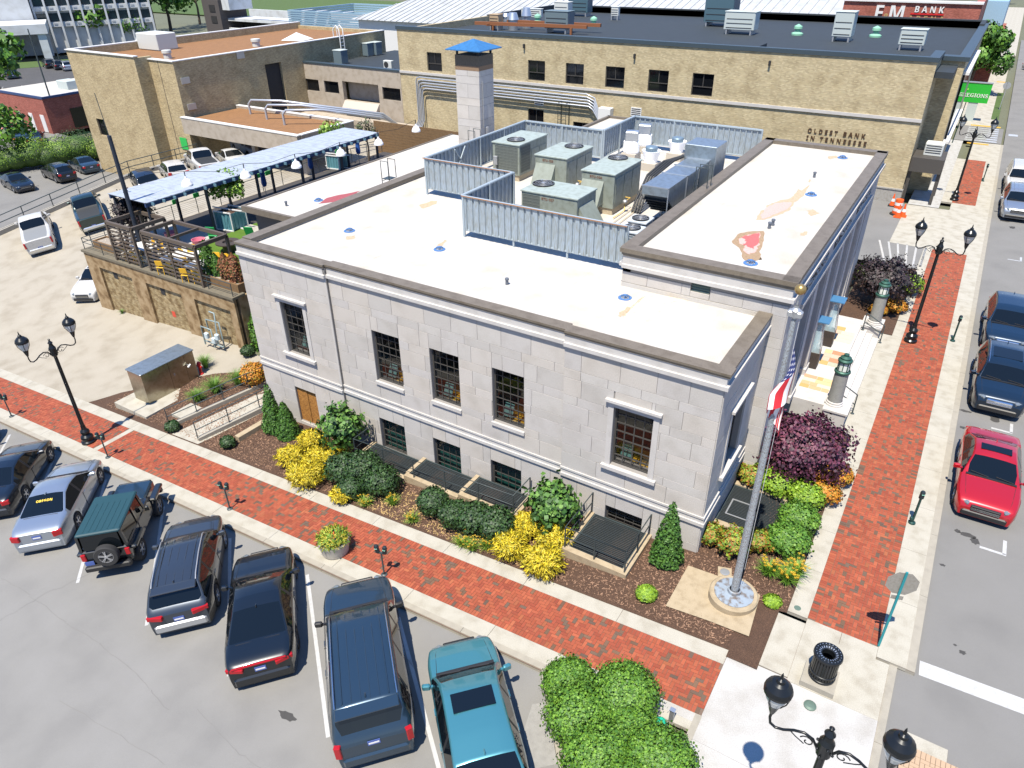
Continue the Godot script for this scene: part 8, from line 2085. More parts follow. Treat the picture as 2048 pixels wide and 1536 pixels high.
	# hydrant, standpipe and domes at the corner
	p = pg(1316, 1478); o = thing("fire_hydrant", "yellow fire hydrant with emerald green bonnet beside the clipped bushes", "fire hydrant", p)
	q = MB.new(); q.lathe([Vector2(0.17, 0), Vector2(0.17, 0.05), Vector2(0.12, 0.07), Vector2(0.12, 0.55), Vector2(0.16, 0.57), Vector2(0.16, 0.61)], Vector3.ZERO, 18); part(q, "barrel", mat("hydrant_yellow", lin(0.55, 0.36, 0.06), 0.45), o)
	q = MB.new(); q.tube([Vector3(-0.22, 0.45, 0), Vector3(0.22, 0.45, 0)], 0.06, 10); q.tube([Vector3(0, 0.42, 0), Vector3(0, 0.42, 0.22)], 0.075, 10); part(q, "outlets", mats["hydrant_yellow"], o)
	q = MB.new(); q.lathe([Vector2(0.165, 0.61), Vector2(0.165, 0.65), Vector2(0.14, 0.72), Vector2(0.06, 0.78), Vector2(0.04, 0.78), Vector2(0.04, 0.84), Vector2(0, 0.84)], Vector3.ZERO, 18); part(q, "bonnet", mat("hydrant_green", lin(0.01, 0.34, 0.20), 0.4), o)
	p = pg(1342, 1440); o = thing("service_post", "short square grey service post beside the hydrant", "post", p)
	q = MB.new(); q.cbox(Vector3(0, 0.2, 0), Vector3(0.12, 0.4, 0.1), 0.01); part(q, "post", mat("steel"), o)
	q = MB.new(); q.box(Vector3(0, 0.42, 0), Vector3(0.14, 0.03, 0.12)); part(q, "cap", mat("galv"), o)
	for e in [[1620, 1411, "low green metal dome on the white corner paving"], [1595, 1216, "small dark drain cap in the pavement beside the corner bed"]]:
		p = py(e[0], e[1], 0.0); q = MB.new(); q.lathe([Vector2(0.16, 0.0), Vector2(0.155, 0.02), Vector2(0.1, 0.05), Vector2(0, 0.06)] if e[0] > 1600 else [Vector2(0.1, 0.003), Vector2(0.06, 0.006), Vector2(0, 0.006)], p, 18)
		solo(q, "utility_dome", mat("dome_green", lin(0.10, 0.15, 0.12), 0.6, 0.2), e[2], "cover", "", p)
	# newspaper-blue sign below the corner lamp
	q = MB.new(); q.box(Vector3(5.05, 2.6, 8.75), Vector3(1.1, 0.25, 0.03), Basis(Vector3.UP, -0.25)); q.box(Vector3(4.83, 2.6, 8.62), Vector3(0.3, 0.06, 0.06))
	solo(q, "street_name_sign", mat("sign_post"), "teal street name blade fixed to the corner street lamp", "sign", "", Vector3(4.9, 2.4, 8.7))
	# barrels, cones by the brick bank
	for e in [[0.8, -39.3, 0], [0.25, -41.2, 1], [0.95, -38.7, 2], [1.25, -39.0, 3]]:
		if e[2] == 0:
			o = thing("traffic_barrel", "orange and white striped traffic barrel on a black rubber ring", "traffic barrel", Vector3(e[0], 0, e[1]))
			q = MB.new(); q.lathe([Vector2(0.45, 0), Vector2(0.45, 0.06), Vector2(0.3, 0.1)], Vector3.ZERO, 20); part(q, "ring_base", mat("plastic_black"), o)
			for k in 5: q = MB.new(); q.lathe([Vector2(0.31 - k * 0.012, 0.08 + k * 0.2), Vector2(0.30 - k * 0.012, 0.28 + k * 0.2)] + ([Vector2(0, 1.08)] if k == 4 else []), Vector3.ZERO, 20); part(q, "band", mat("orange_plastic", lin(0.62, 0.085, 0.01), 0.5) if k % 2 == 0 else mat("white_paint"), o)
		else:
			o = thing("traffic_cone", ["", "orange traffic cone with black base against the concrete base wall", "red-orange cone in front of the striped barrel", "red-orange cone beside the striped barrel"][e[2]], "traffic cone", Vector3(e[0], 0, e[1]))
			q = MB.new(); q.box(Vector3(0, 0.03, 0), Vector3(0.5, 0.06, 0.5)); part(q, "base", mat("plastic_black") if e[2] == 1 else mat("orange_plastic"), o)
			q = MB.new(); q.lathe([Vector2(0.19, 0.06), Vector2(0.13, 0.35)], Vector3.ZERO, 16); q.lathe([Vector2(0.09, 0.55), Vector2(0.035, 0.9), Vector2(0, 0.9)], Vector3.ZERO, 16); part(q, "cone", mats["orange_plastic"], o)
			q = MB.new(); q.lathe([Vector2(0.13, 0.35), Vector2(0.09, 0.55)], Vector3.ZERO, 16); part(q, "white_band", mat("white_paint"), o)

# ---------------------------------------------------------------- raised terrace left of the bank
func table_set(at: Vector3, turn, chair_m, label) -> void:
	var t = thing("terrace_table", label, "table", at, turn, "white terrace tables")
	var q = MB.new(); q.cbox(Vector3(0, 0.73, 0), Vector3(1.5, 0.05, 0.85), 0.015); part(q, "table_top", mat("white_paint"), t)
	for x in [-0.65, 0.65]:
		for z in [-0.35, 0.35]: q = MB.new(); q.box(Vector3(x, 0.35, z), Vector3(0.05, 0.7, 0.05)); part(q, "leg", mat("white_paint"), t)
	for k in 4:
		var s = 1 if k < 2 else -1
		var p = at + Basis(Vector3.UP, turn) * Vector3(-0.38 + 0.76 * (k % 2), 0, s * 0.72)
		var c = thing("terrace_chair", "yellow metal chair drawn up to a white terrace table", "chair", p, turn + (0.0 if s > 0 else PI) + rng.randf_range(-0.3, 0.3), "yellow terrace chairs")
		q = MB.new(); q.cbox(Vector3(0, 0.45, 0), Vector3(0.42, 0.04, 0.42), 0.015); part(q, "seat", chair_m, c)
		q = MB.new(); q.cbox(Vector3(0, 0.72, 0.2), Vector3(0.42, 0.30, 0.03), 0.012, Basis(Vector3.RIGHT, 0.15)); part(q, "backrest", chair_m, c)
		for x in [-0.18, 0.18]:
			for z in [-0.18, 0.18]: q = MB.new(); q.box(Vector3(x, 0.22, z), Vector3(0.03, 0.45, 0.03)); part(q, "leg", chair_m, c)
func slat_bay(P: Array, label, y0, front_slats = 9) -> void:     # P: four top corners, front-left, front-right, back-right, back-left
	var o = thing("slatted_pergola", label, "pergola", Vector3(P[0].x, y0, P[0].z), 0.0, "slatted pergola bays")
	var br = surf("pergola_brown", lin(0.10, 0.078, 0.06), 0.6, texs["fine"], 0.8)
	for i in 4:
		var q = MB.new(); q.beam(P[i], P[(i + 1) % 4], 0.14, 0.2); wpart(q, "top_beam", br, o)
		q = MB.new(); q.box(Vector3(P[i].x, (P[i].y + y0) / 2, P[i].z), Vector3(0.14, P[i].y - y0, 0.14)); wpart(q, "post", br, o)
	var mid_f = P[0].lerp(P[1], 0.5)
	var q2 = MB.new(); q2.box(Vector3(mid_f.x, (P[0].y + y0) / 2, mid_f.z), Vector3(0.1, P[0].y - y0, 0.1)); wpart(q2, "post", br, o)
	if P[0].distance_to(P[1]) > 3.0:
		q2 = MB.new(); q2.beam(mid_f, P[3].lerp(P[2], 0.5), 0.1, 0.14); wpart(q2, "top_beam", br, o)
	for k in front_slats:
		var y = lerpf(y0 + 0.25, P[0].y - 0.22, k / float(front_slats - 1))
		q2 = MB.new(); q2.beam(Vector3(P[0].x, y, P[0].z), Vector3(P[1].x, y, P[1].z), 0.05, 0.085); wpart(q2, "slat", br, o)
		if k < 6: q2 = MB.new(); q2.beam(Vector3(P[0].x, y, P[0].z), Vector3(P[3].x, y, P[3].z), 0.05, 0.085); wpart(q2, "slat", br, o)
func terrace() -> void:
	var F0 = 1.2
	var x0 = -39.95; var x1 = -26.45; var z0 = -3.6; var z1 = -31.0
	var tw = thing("terrace_retaining_wall", "tan stained concrete retaining wall with three recessed brick panels under the terrace", "retaining wall", Vector3(-33, -2.4, z0))
	var conc = surf("terrace_conc", lin(0.40, 0.30, 0.18), 0.92, texs["fine"], 1.8, noise_tex("weather", 0.011, Color(0.62, 0.55, 0.44), Color(1, 1, 1), Color(0.88, 0.85, 0.80), 512, 0, 6, 61), 4.0)
	var pan = surf("terrace_brick", Color(1, 1, 1), 0.92, brick_tex("rough_bricks", [lin(0.35, 0.285, 0.165), lin(0.31, 0.25, 0.145), lin(0.39, 0.325, 0.195), lin(0.27, 0.21, 0.12)], lin(0.32, 0.26, 0.16), 17), 2.4, texs["weather"], 3.0)
	var f = frame(Vector3(0, 0, z0), Vector3.RIGHT)
	var ops = [[-38.7, -35.5, -4.0, 0.35], [-34.2, -31.0, -4.0, 0.35], [-29.9, -26.95, -4.0, 0.35]]
	wall(tw, f, x0, x1, -4.0, 1.1, ops, conc, 0.14, "front_wall")
	for e in ops:
		var q = MB.new(); fbox(q, f, e[0], e[1], e[2], e[3], -0.3, -0.14); var pn = wpart(q, "brick_panel", pan, tw)
		if e[0] < -30:
			q = MB.new(); fbox(q, f, (e[0] + e[1]) / 2 - 0.5, (e[0] + e[1]) / 2 - 0.1, -0.15, 0.34, -0.14, -0.12); wpart(q, "weep_hole", mat("dark"), pn)
	var q = MB.new(); q.bx(x0, x0 + 0.3, -4, 1.1, z1, z0 - 0.31); q.bx(x1 - 0.3, x1, -4, 1.1, -12, z0 - 0.31); wpart(q, "end_wall", conc, tw)
	q = MB.new(); q.bx(x0 - 0.08, x1 + 0.05, 1.1, 1.24, z0 - 0.75, z0 + 0.08); wpart(q, "coping", surf("terrace_cap", lin(0.16, 0.14, 0.10), 0.85, texs["fine"], 1.0, texs["stain_grey"], 2.0), tw)
	q = MB.new(); var om = pg(348, 620); fbox(q, f, -32.6, -32.3, -1.45, -1.1, -0.138, -0.13); wpart(q, "spray_mark", mat("spray_red", lin(0.5, 0.06, 0.03), 0.8), tw, "orange-red spray mark")
	pipe_rail(tw, [Vector3(x0 + 0.1, 1.24, z0 - 3), Vector3(x0 + 0.1, 1.24, z0 - 0.1), Vector3(x1 - 0.1, 1.24, z0 - 0.1)], 0.72, 1.9, "rail", 0.022, [1.0, 0.62])
	# floor: dark deck, lawn, paving
	q = MB.new(); q.bx(x0 + 0.3, x1 - 0.3, 0.9, F0, z1, z0 - 0.3); struct(q, "terrace_floor", surf("deck_dark", lin(0.055, 0.05, 0.048), 0.85, texs["fine"], 1.0, texs["stain_grey"], 3.0))
	q = MB.new(); q.bx(-34.6, -27.0, F0 + 0.003, F0 + 0.03, -13.2, -6.2); struct(q, "lawn", surf("turf", lin(0.10, 0.20, 0.012), 0.95, texs["speckle"], 0.6, texs["stain_grey"], 3.0))
	q = MB.new(); q.bx(-34.8, -27.0, F0 + 0.03, F0 + 0.05, -11.9, -11.0); struct(q, "terrace_paving", mat("concrete"))
	q = MB.new(); q.bx(-39.4, -34.8, F0 + 0.003, F0 + 0.02, -9.5, -4.4); struct(q, "terrace_paving_front", mat("concrete_white"))
	# planter trough along the wall
	for e in [[-39.6, -37.4], [-30.0, -26.6]]:
		var tr = thing("wall_trough", "long wooden trough of pale pebbles on the terrace wall " + ("near the white electric car" if e[0] < -35 else "below the brown shrub"), "trough", Vector3(e[0], F0, -4.5))
		q = MB.new(); q.bx(e[0], e[1], F0, F0 + 0.5, -4.25, -4.15); q.bx(e[0], e[1], F0, F0 + 0.5, -5.1, -5.0); q.bx(e[0], e[0] + 0.1, F0, F0 + 0.5, -5.0, -4.25); q.bx(e[1] - 0.1, e[1], F0, F0 + 0.5, -5.0, -4.25); wpart(q, "sides", mat("plank_brown"), tr)
		q = MB.new(); q.bx(e[0] + 0.1, e[1] - 0.1, F0 + 0.1, F0 + 0.42, -5.0, -4.25); wpart(q, "pebbles", surf("pebbles", lin(0.46, 0.42, 0.37), 0.9, noise_tex("pebble", 0.12, Color(0.4, 0.4, 0.4), Color(1, 1, 1), Color(0.8, 0.78, 0.76), 512, 1, 2, 71), 0.8), tr)
	bush("column", "column_conifer", "narrow green column conifer in the trough, taller of two", "conifer", Vector3(-29.4, F0 + 0.4, -4.65), 0.8, 1.9, "", 0)
	bush("column", "column_conifer", "narrow green column conifer beside its taller neighbour", "conifer", Vector3(-28.7, F0 + 0.4, -4.65), 0.6, 1.3, "", 1)
	bush("brown", "brown_conifer", "dying brown column conifer beside the green ones", "conifer", Vector3(-28.0, F0 + 0.4, -4.65), 0.8, 1.45, "", 0)
	bush("brown", "rusty_shrub", "rusty brown shrub at the end of the trough by the bank", "shrub", Vector3(-27.25, F0 + 0.4, -4.65), 1.0, 1.6, "", 1)
	# pergola bays
	var T = F0 + 2.3
	var A = [py(212, 445, T), py(263, 459, T), py(327, 437, T), py(278, 424, T)]
	var B = [py(282, 464, T), py(388, 495, T), py(452, 471, T), py(347, 443, T)]
	for P in [A, B]:       # square them up
		var fz = (P[0].z + P[1].z) / 2; var bz = (P[2].z + P[3].z) / 2; var lx = (P[0].x + P[3].x) / 2; var rx = (P[1].x + P[2].x) / 2
		P[0] = Vector3(lx, T, fz); P[1] = Vector3(rx, T, fz); P[2] = Vector3(rx, T, bz); P[3] = Vector3(lx, T, bz)
	slat_bay(A, "small brown slatted pergola bay by the pebble trough", F0)
	slat_bay(B, "wide brown slatted pergola bay over white tables and yellow chairs", F0)
	var ym = mat("chair_yellow", lin(0.62, 0.36, 0.02), 0.45)
	for e in [[0.25, 0.42, "beside the tall dark pole"], [0.72, 0.42, "in the middle of the wide pergola"], [0.25, 0.85, "at the back of the wide pergola"], [0.75, 0.78, "next to the lawn"]]:
		table_set(Vector3(lerpf(B[0].x, B[1].x, e[0]), F0 + 0.02, lerpf(B[0].z, B[3].z, e[1])), 0.25, ym, "white slatted table under the wide pergola, " + e[2])
	table_set(Vector3((A[0].x + A[1].x) / 2, F0 + 0.02, (A[0].z + A[3].z) / 2), 0.0, ym, "white table under the small pergola bay")
	for e in [[343, 472], [398, 486]]:
		var p = py(e[0], e[1], F0 + 0.5); p.y = F0
		var c = thing("pink_lounge_chair", "pink shell lounge chair on the terrace lawn", "chair", p, 0.6, "pink terrace chairs")
		q = MB.new(); q.lathe([Vector2(0.1, 0.35), Vector2(0.34, 0.45), Vector2(0.4, 0.75), Vector2(0.36, 0.75), Vector2(0.3, 0.5), Vector2(0.0, 0.42)], Vector3.ZERO, 14); part(q, "shell", mat("pink", lin(0.55, 0.16, 0.22), 0.5), c)
		for k in 4: q = MB.new(); q.tube([Vector3(0, 0.4, 0), Vector3(cos(k * PI / 2) * 0.25, 0, sin(k * PI / 2) * 0.25)], 0.015, 5); part(q, "leg", mat("steel"), c)
	var fp2 = py(455, 484, F0 + 0.6); fp2.y = F0
	var o = thing("fire_table", "round brown metal fire table beside the bank's eave", "fire table", fp2)
	q = MB.new(); q.lathe([Vector2(0.35, 0), Vector2(0.35, 0.5), Vector2(0.7, 0.55), Vector2(0.7, 0.62), Vector2(0.3, 0.62), Vector2(0.28, 0.5), Vector2(0, 0.5)], Vector3.ZERO, 24); part(q, "body", mat("fire_brown", lin(0.09, 0.07, 0.06), 0.5, 0.4), o)
	q = MB.new(); q.lathe([Vector2(0.28, 0.51), Vector2(0, 0.53)], Vector3.ZERO, 16); part(q, "stones", mat("dark"), o)
	for e in [[430, 470], [505, 470]]:
		var p = py(e[0], e[1], F0 + 0.3); p.y = F0
		var c = thing("green_chair", "bright green low garden chair on the terrace lawn", "chair", p, 0.4, "green lawn chairs")
		q = MB.new(); q.cbox(Vector3(0, 0.35, 0), Vector3(0.6, 0.05, 0.6), 0.02); part(q, "seat", mat("chair_green", lin(0.01, 0.28, 0.08), 0.5), c)
		q = MB.new(); q.cbox(Vector3(0, 0.65, 0.32), Vector3(0.6, 0.65, 0.05), 0.02, Basis(Vector3.RIGHT, 0.3)); part(q, "backrest", mats["chair_green"], c)
		for x in [-0.25, 0.25]: q = MB.new(); q.box(Vector3(x, 0.17, 0), Vector3(0.06, 0.35, 0.55)); part(q, "leg", mats["chair_green"], c)
	# white-framed planter cubes with small trees
	for e in [[466, 455, 1.0, "in front of the lower white roof"], [676, 335, 0.9, "under the far end of the canopy"]]:
		var p = py(e[0], e[1], F0); var s = 1.35 * e[2]
		o = thing("planter_cube", "white-framed teal corrugated planter cube, " + e[3], "planter", p, 0.15)
		for k in 4:
			q = MB.new(); var bb = Basis(Vector3.UP, PI / 2 * k)
			for i in 9: q.box(bb * Vector3(-s / 2 + s * (i + 0.5) / 9, s * 0.45, s / 2 - 0.03 - 0.025 * (i % 2)), Vector3(s / 9, s * 0.8, 0.02), bb)
			part(q, "side_panel", mat("planter_teal", lin(0.10, 0.26, 0.31), 0.45, 0.3), o)
			q = MB.new(); q.box(bb * Vector3(-s / 2, s * 0.45, s / 2), Vector3(0.07, s * 0.9, 0.07)); q.box(bb * Vector3(0, s * 0.9, s / 2), Vector3(s, 0.07, 0.07)); q.box(bb * Vector3(0, 0.05, s / 2), Vector3(s, 0.07, 0.07)); part(q, "frame", mat("white_paint"), o)
		q = MB.new(); q.box(Vector3(0, s * 0.8, 0), Vector3(s * 0.92, 0.05, s * 0.92)); part(q, "soil", mat("mulch"), o)
		tree("terrace_tree", "small light green tree growing behind the planter cube, " + e[3], p + Vector3(-0.9, s * 0.2, -0.9), 3.1, 2.6, [Color(0.14, 0.26, 0.03), Color(0.22, 0.34, 0.05), Color(0.08, 0.17, 0.02)], 900, 0.2, int(e[0]))
	tree("terrace_far_tree", "thin dark tree at the far end of the canopy by the plank fence", py(738, 322, F0), 3.6, 2.0, [Color(0.05, 0.06, 0.035), Color(0.08, 0.10, 0.04)], 420, 0.16, 77)
	bush("plum_dark", "smoke_bush", "dark red feathery shrub at the left end of the canopy", "shrub", Vector3(-38.6, F0, -6.6), 2.4, 3.0, "", 0)
	# canopy
	var cy = 4.3
	var c0 = py(277, 410, cy); var c1 = py(230, 385, cy); var c2 = py(753, 265, cy)
	var cx1 = c0.x; var cx0 = c1.x; var cz0 = (c0.z + c1.z) / 2; var cz1 = c2.z
	o = thing("terrace_canopy", "long white metal canopy with blue edge beams and steel posts along the terrace", "canopy", Vector3((cx0 + cx1) / 2, F0, (cz0 + cz1) / 2))
	var n = 24
	for k in n: q = MB.new(); q.bx(cx0 - 0.1, cx1 + 0.1, cy - 0.03, cy + 0.02, lerpf(cz0, cz1, k / float(n)) - 0.006, lerpf(cz0, cz1, (k + 1) / float(n)) + 0.006); q.bx(cx0 - 0.1, cx1 + 0.1, cy + 0.02, cy + 0.04, lerpf(cz0, cz1, k / float(n)) - 0.03, lerpf(cz0, cz1, k / float(n)) + 0.03); wpart(q, "roof_panel", surf("canopy_white", lin(0.40, 0.45, 0.53), 0.4, texs["fine"], 2.0, texs["stain_warm"], 4.0), o)
	var bl = mat("canopy_blue", lin(0.03, 0.06, 0.16), 0.4, 0.2)
	for x in [cx0, cx1]: q = MB.new(); q.bx(x - 0.06, x + 0.06, cy - 0.26, cy - 0.035, cz1, cz0); wpart(q, "edge_beam", bl, o)
	for k in 28: q = MB.new(); var z = lerpf(cz0, cz1, (k + 0.5) / 28.0); q.bx(cx0 + 0.07, cx1 + 0.35, cy - 0.2, cy - 0.035, z - 0.03, z + 0.03); wpart(q, "rafter", mat("canopy_teal", lin(0.10, 0.19, 0.25), 0.5), o)
	for k in 6:
		for x in [cx0 + 0.1, cx1 - 0.1]: q = MB.new(); var z = lerpf(cz0 - 0.2, cz1 + 0.2, k / 5.0); q.bx(x - 0.07, x + 0.07, F0, cy - 0.26, z - 0.07, z + 0.07); wpart(q, "post", mat("post_dark", lin(0.02, 0.028, 0.045), 0.5, 0.2), o)
	var rl = thing("terrace_railing", "dark cable railing between the canopy and the upper car park", "railing", Vector3(x0 + 0.15, F0, -18))
	var pts = []
	for k in 8: pts.append(Vector3(x0 + 0.15, F0, lerpf(-4.2, z1, k / 7.0)))
	pipe_rail(rl, pts, 1.05, 1.9, "rail", 0.025, [1.0])
	for k in 7: q = MB.new(); q.tube([pts[0] + Vector3(0, 0.15 + k * 0.12, 0), pts[7] + Vector3(0, 0.15 + k * 0.12, 0)], 0.008, 4); wpart(q, "cable", mat("steel"), rl)
	for e in [[533, 392], [625, 355], [719, 325], [535, 396]].slice(0, 3):
		var p = py(e[0], e[1], F0 + 0.2); p.y = F0
		o = thing("closed_parasol", "closed blue parasol standing at the terrace tables", "parasol", p, 0.0, "blue parasols")
		q = MB.new(); q.tube([Vector3(0, 0, 0), Vector3(0, 2.5, 0)], 0.025, 6); part(q, "pole", mat("steel"), o)
		q = MB.new(); q.lathe([Vector2(0.12, 0.9), Vector2(0.2, 1.1), Vector2(0.16, 1.7), Vector2(0.2, 1.78), Vector2(0.1, 2.3), Vector2(0, 2.5)], Vector3.ZERO, 10); part(q, "canopy", mat("parasol_blue", lin(0.015, 0.08, 0.32), 0.7), o)
		q = MB.new(); q.lathe([Vector2(0.3, 0), Vector2(0.3, 0.06), Vector2(0.05, 0.1)], Vector3.ZERO, 14); part(q, "base", mat("dark"), o)
	for k in 7:
		var z = -15.0 - k * 2.1
		o = thing("blue_bench", "low blue lounge bench in the shade of the terrace canopy", "bench", Vector3(-34.2, F0, z), 0.2 * k, "blue lounge benches")
		q = MB.new(); q.cbox(Vector3(0, 0.3, 0), Vector3(0.8, 0.3, 1.4), 0.04); part(q, "seat", mat("bench_blue", lin(0.02, 0.16, 0.26), 0.7), o)
		q = MB.new(); q.cbox(Vector3(-0.38, 0.55, 0), Vector3(0.12, 0.5, 1.4), 0.04); part(q, "backrest", mat("bench_blue"), o)
		for zz in [-0.6, 0.6]: q = MB.new(); q.box(Vector3(0, 0.07, zz), Vector3(0.6, 0.14, 0.06)); part(q, "leg", mat("dark"), o)
	for e in [[303, 393], [355, 383], [404, 374], [515, 353], [549, 350], [652, 300]]:
		var p = py(e[0], e[1], F0 + 1.2)
		q = MB.new(); q.box(Vector3(x0 + 0.4, F0 + 1.25, p.z), Vector3(0.04, 0.3, 0.45))
		solo(q, "parking_sign", mat("sign_green"), "small green parking sign on the terrace railing", "sign", "green signs on the railing", Vector3(x0 + 0.4, F0 + 1.1, p.z))
	# tall dark pole, cable and bell lamps
	var pb = py(287, 506, F0); var pt = py(240, 335, F0 + 6.6)
	o = thing("terrace_pole", "tall dark blue-black steel pole rising from the terrace wall", "pole", Vector3(pb.x, F0, pb.z))
	q = MB.new(); q.tube([Vector3.ZERO, Vector3(0, 6.8, 0)], [0.13, 0.11], 14); part(q, "shaft", mat("post_dark"), o)
	q = MB.new(); q.box(Vector3(0, 0.1, 0), Vector3(0.7, 0.35, 0.6)); part(q, "footing", mat("limestone_pad"), o)
	q = MB.new(); q.tube([Vector3(0, 6.8, 0), Vector3(-0.1, 9.0, 0.05)], 0.02, 5); part(q, "antenna", mat("rail"), o)
	var last = Vector3(pb.x, F0 + 5.2, pb.z)
	for e in [[373, 363], [490, 347], [592, 327], [681, 303], [757, 282], [832, 256]]:
		var p = py(e[0], e[1], 4.9)
		var l = thing("bell_lamp", "white bell-shaped lamp hanging from a cable above the terrace", "lamp", p - Vector3(0, 0.25, 0), 0.0, "bell lamps over the terrace")
		q = MB.new(); q.lathe([Vector2(0.34, 0.0), Vector2(0.33, 0.1), Vector2(0.22, 0.32), Vector2(0.08, 0.42), Vector2(0.05, 0.55), Vector2(0, 0.56)], Vector3.ZERO, 18); part(q, "shade", mat("lamp_white", lin(0.75, 0.75, 0.77), 0.4), l)
		q = MB.new(); q.tube([Vector3(0, 0.5, 0), Vector3(0, 0.85, 0)], 0.03, 6); part(q, "stem", mat("dark"), l)
		var top = l.position + Vector3(0, 0.85, 0)
		q = MB.new(); q.tube([last, last.lerp(top, 0.5) - Vector3(0, 0.25, 0), top], 0.014, 5); part(q, "cable", mat("dark"), l, -l.position)
		last = top

# ---------------------------------------------------------------- the town beyond
func far() -> void:
	var q: MB; var o: Node3D
	# arena
	o = thing("arena", "large arena with white standing-seam metal roof and red brick end carrying a big white sign", "building", Vector3(-30, 0, -95))
	var seam = surf("seam_roof", lin(0.55, 0.57, 0.58), 0.5, texs["fine"], 3.0, texs["stain_warm"], 14.0, 0, 0.2)
	q = MB.new()
	var e0 = Vector3(-84, 6.5, -76); var e1 = Vector3(-13.5, 6.5, -76); var r0 = Vector3(-60, 19, -130); var r1 = Vector3(-13.5, 19, -130)
	q.quad(e0, e1, r1, r0); q.tri(Vector3(-84, 6.5, -150), e0, r0); wpart(q, "metal_roof", seam, o)
	for k in 60:
		q = MB.new(); var x = -83 + k * 1.17; var tt = clampf((x + 84) / 24.0, 0.02, 1.0)
		q.beam(Vector3(x, 6.55, -76), Vector3(x, lerpf(6.55, 19.05, tt), lerpf(-76, -130, tt)), 0.12, 0.12); wpart(q, "seam", seam, o)
	q = MB.new(); q.bx(-83, -46, -4, 6.4, -77, -76.6); q.bx(-83, -82.6, -4, 6.4, -140, -77); wpart(q, "white_wall", mat("white_paint"), o)
	var rb = surf("red_brick", Color(1, 1, 1), 0.9, brick_tex("red_bricks", [lin(0.30, 0.085, 0.06), lin(0.26, 0.07, 0.05), lin(0.34, 0.105, 0.075)], lin(0.30, 0.13, 0.10), 23), 2.4, texs["stain_warm"], 9.0)
	q = MB.new(); q.bx(-13.4, 0.9, -1, 10.4, -86, -85); wpart(q, "brick_end", rb, o)
	q = MB.new(); q.bx(0.1, 0.9, -1, 10.4, -120, -86); q.bx(0.9, 3.6, -1, 6.0, -118, -95); wpart(q, "brick_side", rb, o)
	q = MB.new(); q.bx(-13.5, 1.0, 10.4, 10.6, -86.2, -84.8); wpart(q, "coping", mat("white_paint"), o)
	q = MB.new(); q.bx(0.95, 3.2, 6.0, 10.0, -117, -98); wpart(q, "blue_plant_screen", surf("far_screen", lin(0.30, 0.46, 0.60), 0.5, texs["fine"], 1.0), o)
	var a = pz(1800, 17, -85); var s = 1.45
	var wm = mat("white_paint")
	words("F", s, 0.12, wm, o, Vector3(-9.35, 9.3, -84.9) - o.position); words("M", s, 0.12, wm, o, Vector3(-7.45, 9.3, -84.9) - o.position)
	words("&", 0.7, 0.1, mat("sign_gold", lin(0.35, 0.24, 0.10), 0.5), o, Vector3(-8.45, 8.85, -84.75) - o.position)
	words("B A N K", 0.62, 0.1, wm, o, Vector3(-4.2, 9.75, -84.9) - o.position); words("A R E N A", 0.62, 0.1, mats["sign_gold"], o, Vector3(-4.3, 8.75, -84.9) - o.position)
	q = MB.new(); q.bx(-6.0, -2.6, 9.22, 9.36, -84.98, -84.9); wpart(q, "red_bar", mat("red_paint"), o)
	# street-side bank sign
	o = thing("bank_sign", "square green monument sign with white lettering on a grey post", "sign", Vector3(2.98, 0, -76))
	q = MB.new(); q.box(Vector3(0, 2.85, 0), Vector3(2.5, 1.9, 0.4)); part(q, "panel", mat("sign_green_bright", lin(0.02, 0.36, 0.03), 0.35), o)
	q = MB.new(); q.box(Vector3(0, 3.85, 0), Vector3(2.6, 0.08, 0.5)); q.box(Vector3(-1.28, 2.85, 0), Vector3(0.08, 1.95, 0.45)); part(q, "frame", mat("steel"), o)
	q = MB.new(); q.box(Vector3(0, 0.95, 0), Vector3(0.9, 1.9, 0.3)); part(q, "post", mat("plant_grey"), o)
	words("REGIONS", 0.36, 0.04, wm, o, Vector3(-0.02, 2.6, 0.21), Basis.IDENTITY, "lettering", 700, "Droid Serif")
	q = MB.new(); q.tri(Vector3(-0.95, 3.1, 0.22), Vector3(-0.75, 3.1, 0.22), Vector3(-0.85, 3.3, 0.22)); part(q, "emblem", mat("lime_mark", lin(0.3, 0.6, 0.1), 0.5), o)
	# far pavements, crossing, grass strip
	slabs("pavement_beyond", [[-2.0, 5.6, -130, -73.5, 6.0], [-1.0, 6.2, -240, -134, 12.0]], "concrete", 0.02)
	q = MB.new(); sheet(q, [[2.4, -66.2], [6.4, -66.2], [6.4, -73.4], [2.4, -73.4]], 0.0); struct(q, "cross_street", mat("asphalt_street"))
	q = MB.new()
	for k in 7: stripe(q, Vector2(3.3, -66.8 - k * 1.0), Vector2(6.0, -66.8 - k * 1.0), 0.5, 0.006)
	stripe(q, Vector2(6.9, -71.5), Vector2(7.7, -71.5), 0.9, -0.12); stripe(q, Vector2(9, -114), Vector2(14, -114), 0.5, -0.12)
	struct(q, "crosswalk", mat("paint_white"))
	q = MB.new(); stripe(q, Vector2(3.6, -65.3), Vector2(5.4, -65.3), 0.5, 0.012); stripe(q, Vector2(3.4, -74.0), Vector2(6.1, -74.0), 0.6, 0.026); stripe(q, Vector2(4.6, -105), Vector2(5.6, -105), 0.8, 0.026); struct(q, "tactile_strips", mat("paint_yellow"))
	q = MB.new(); sheet(q, [[5.05, -78], [5.75, -78], [5.75, -96], [5.05, -96]], 0.03); struct(q, "grass_verge", mat("grass"))
	tree("street_tree", "full round green street tree behind the green bank sign", Vector3(1.6, 0, -93), 8.5, 7.5, [Color(0.06, 0.16, 0.015), Color(0.10, 0.22, 0.02), Color(0.04, 0.11, 0.012)], 5200, 0.42, 301, "", 0.12)
	bush("dark", "sign_hedge", "dark hedge bush behind the green bank sign", "bush", Vector3(0.6, 0, -80), 2.4, 1.8, "", 0)
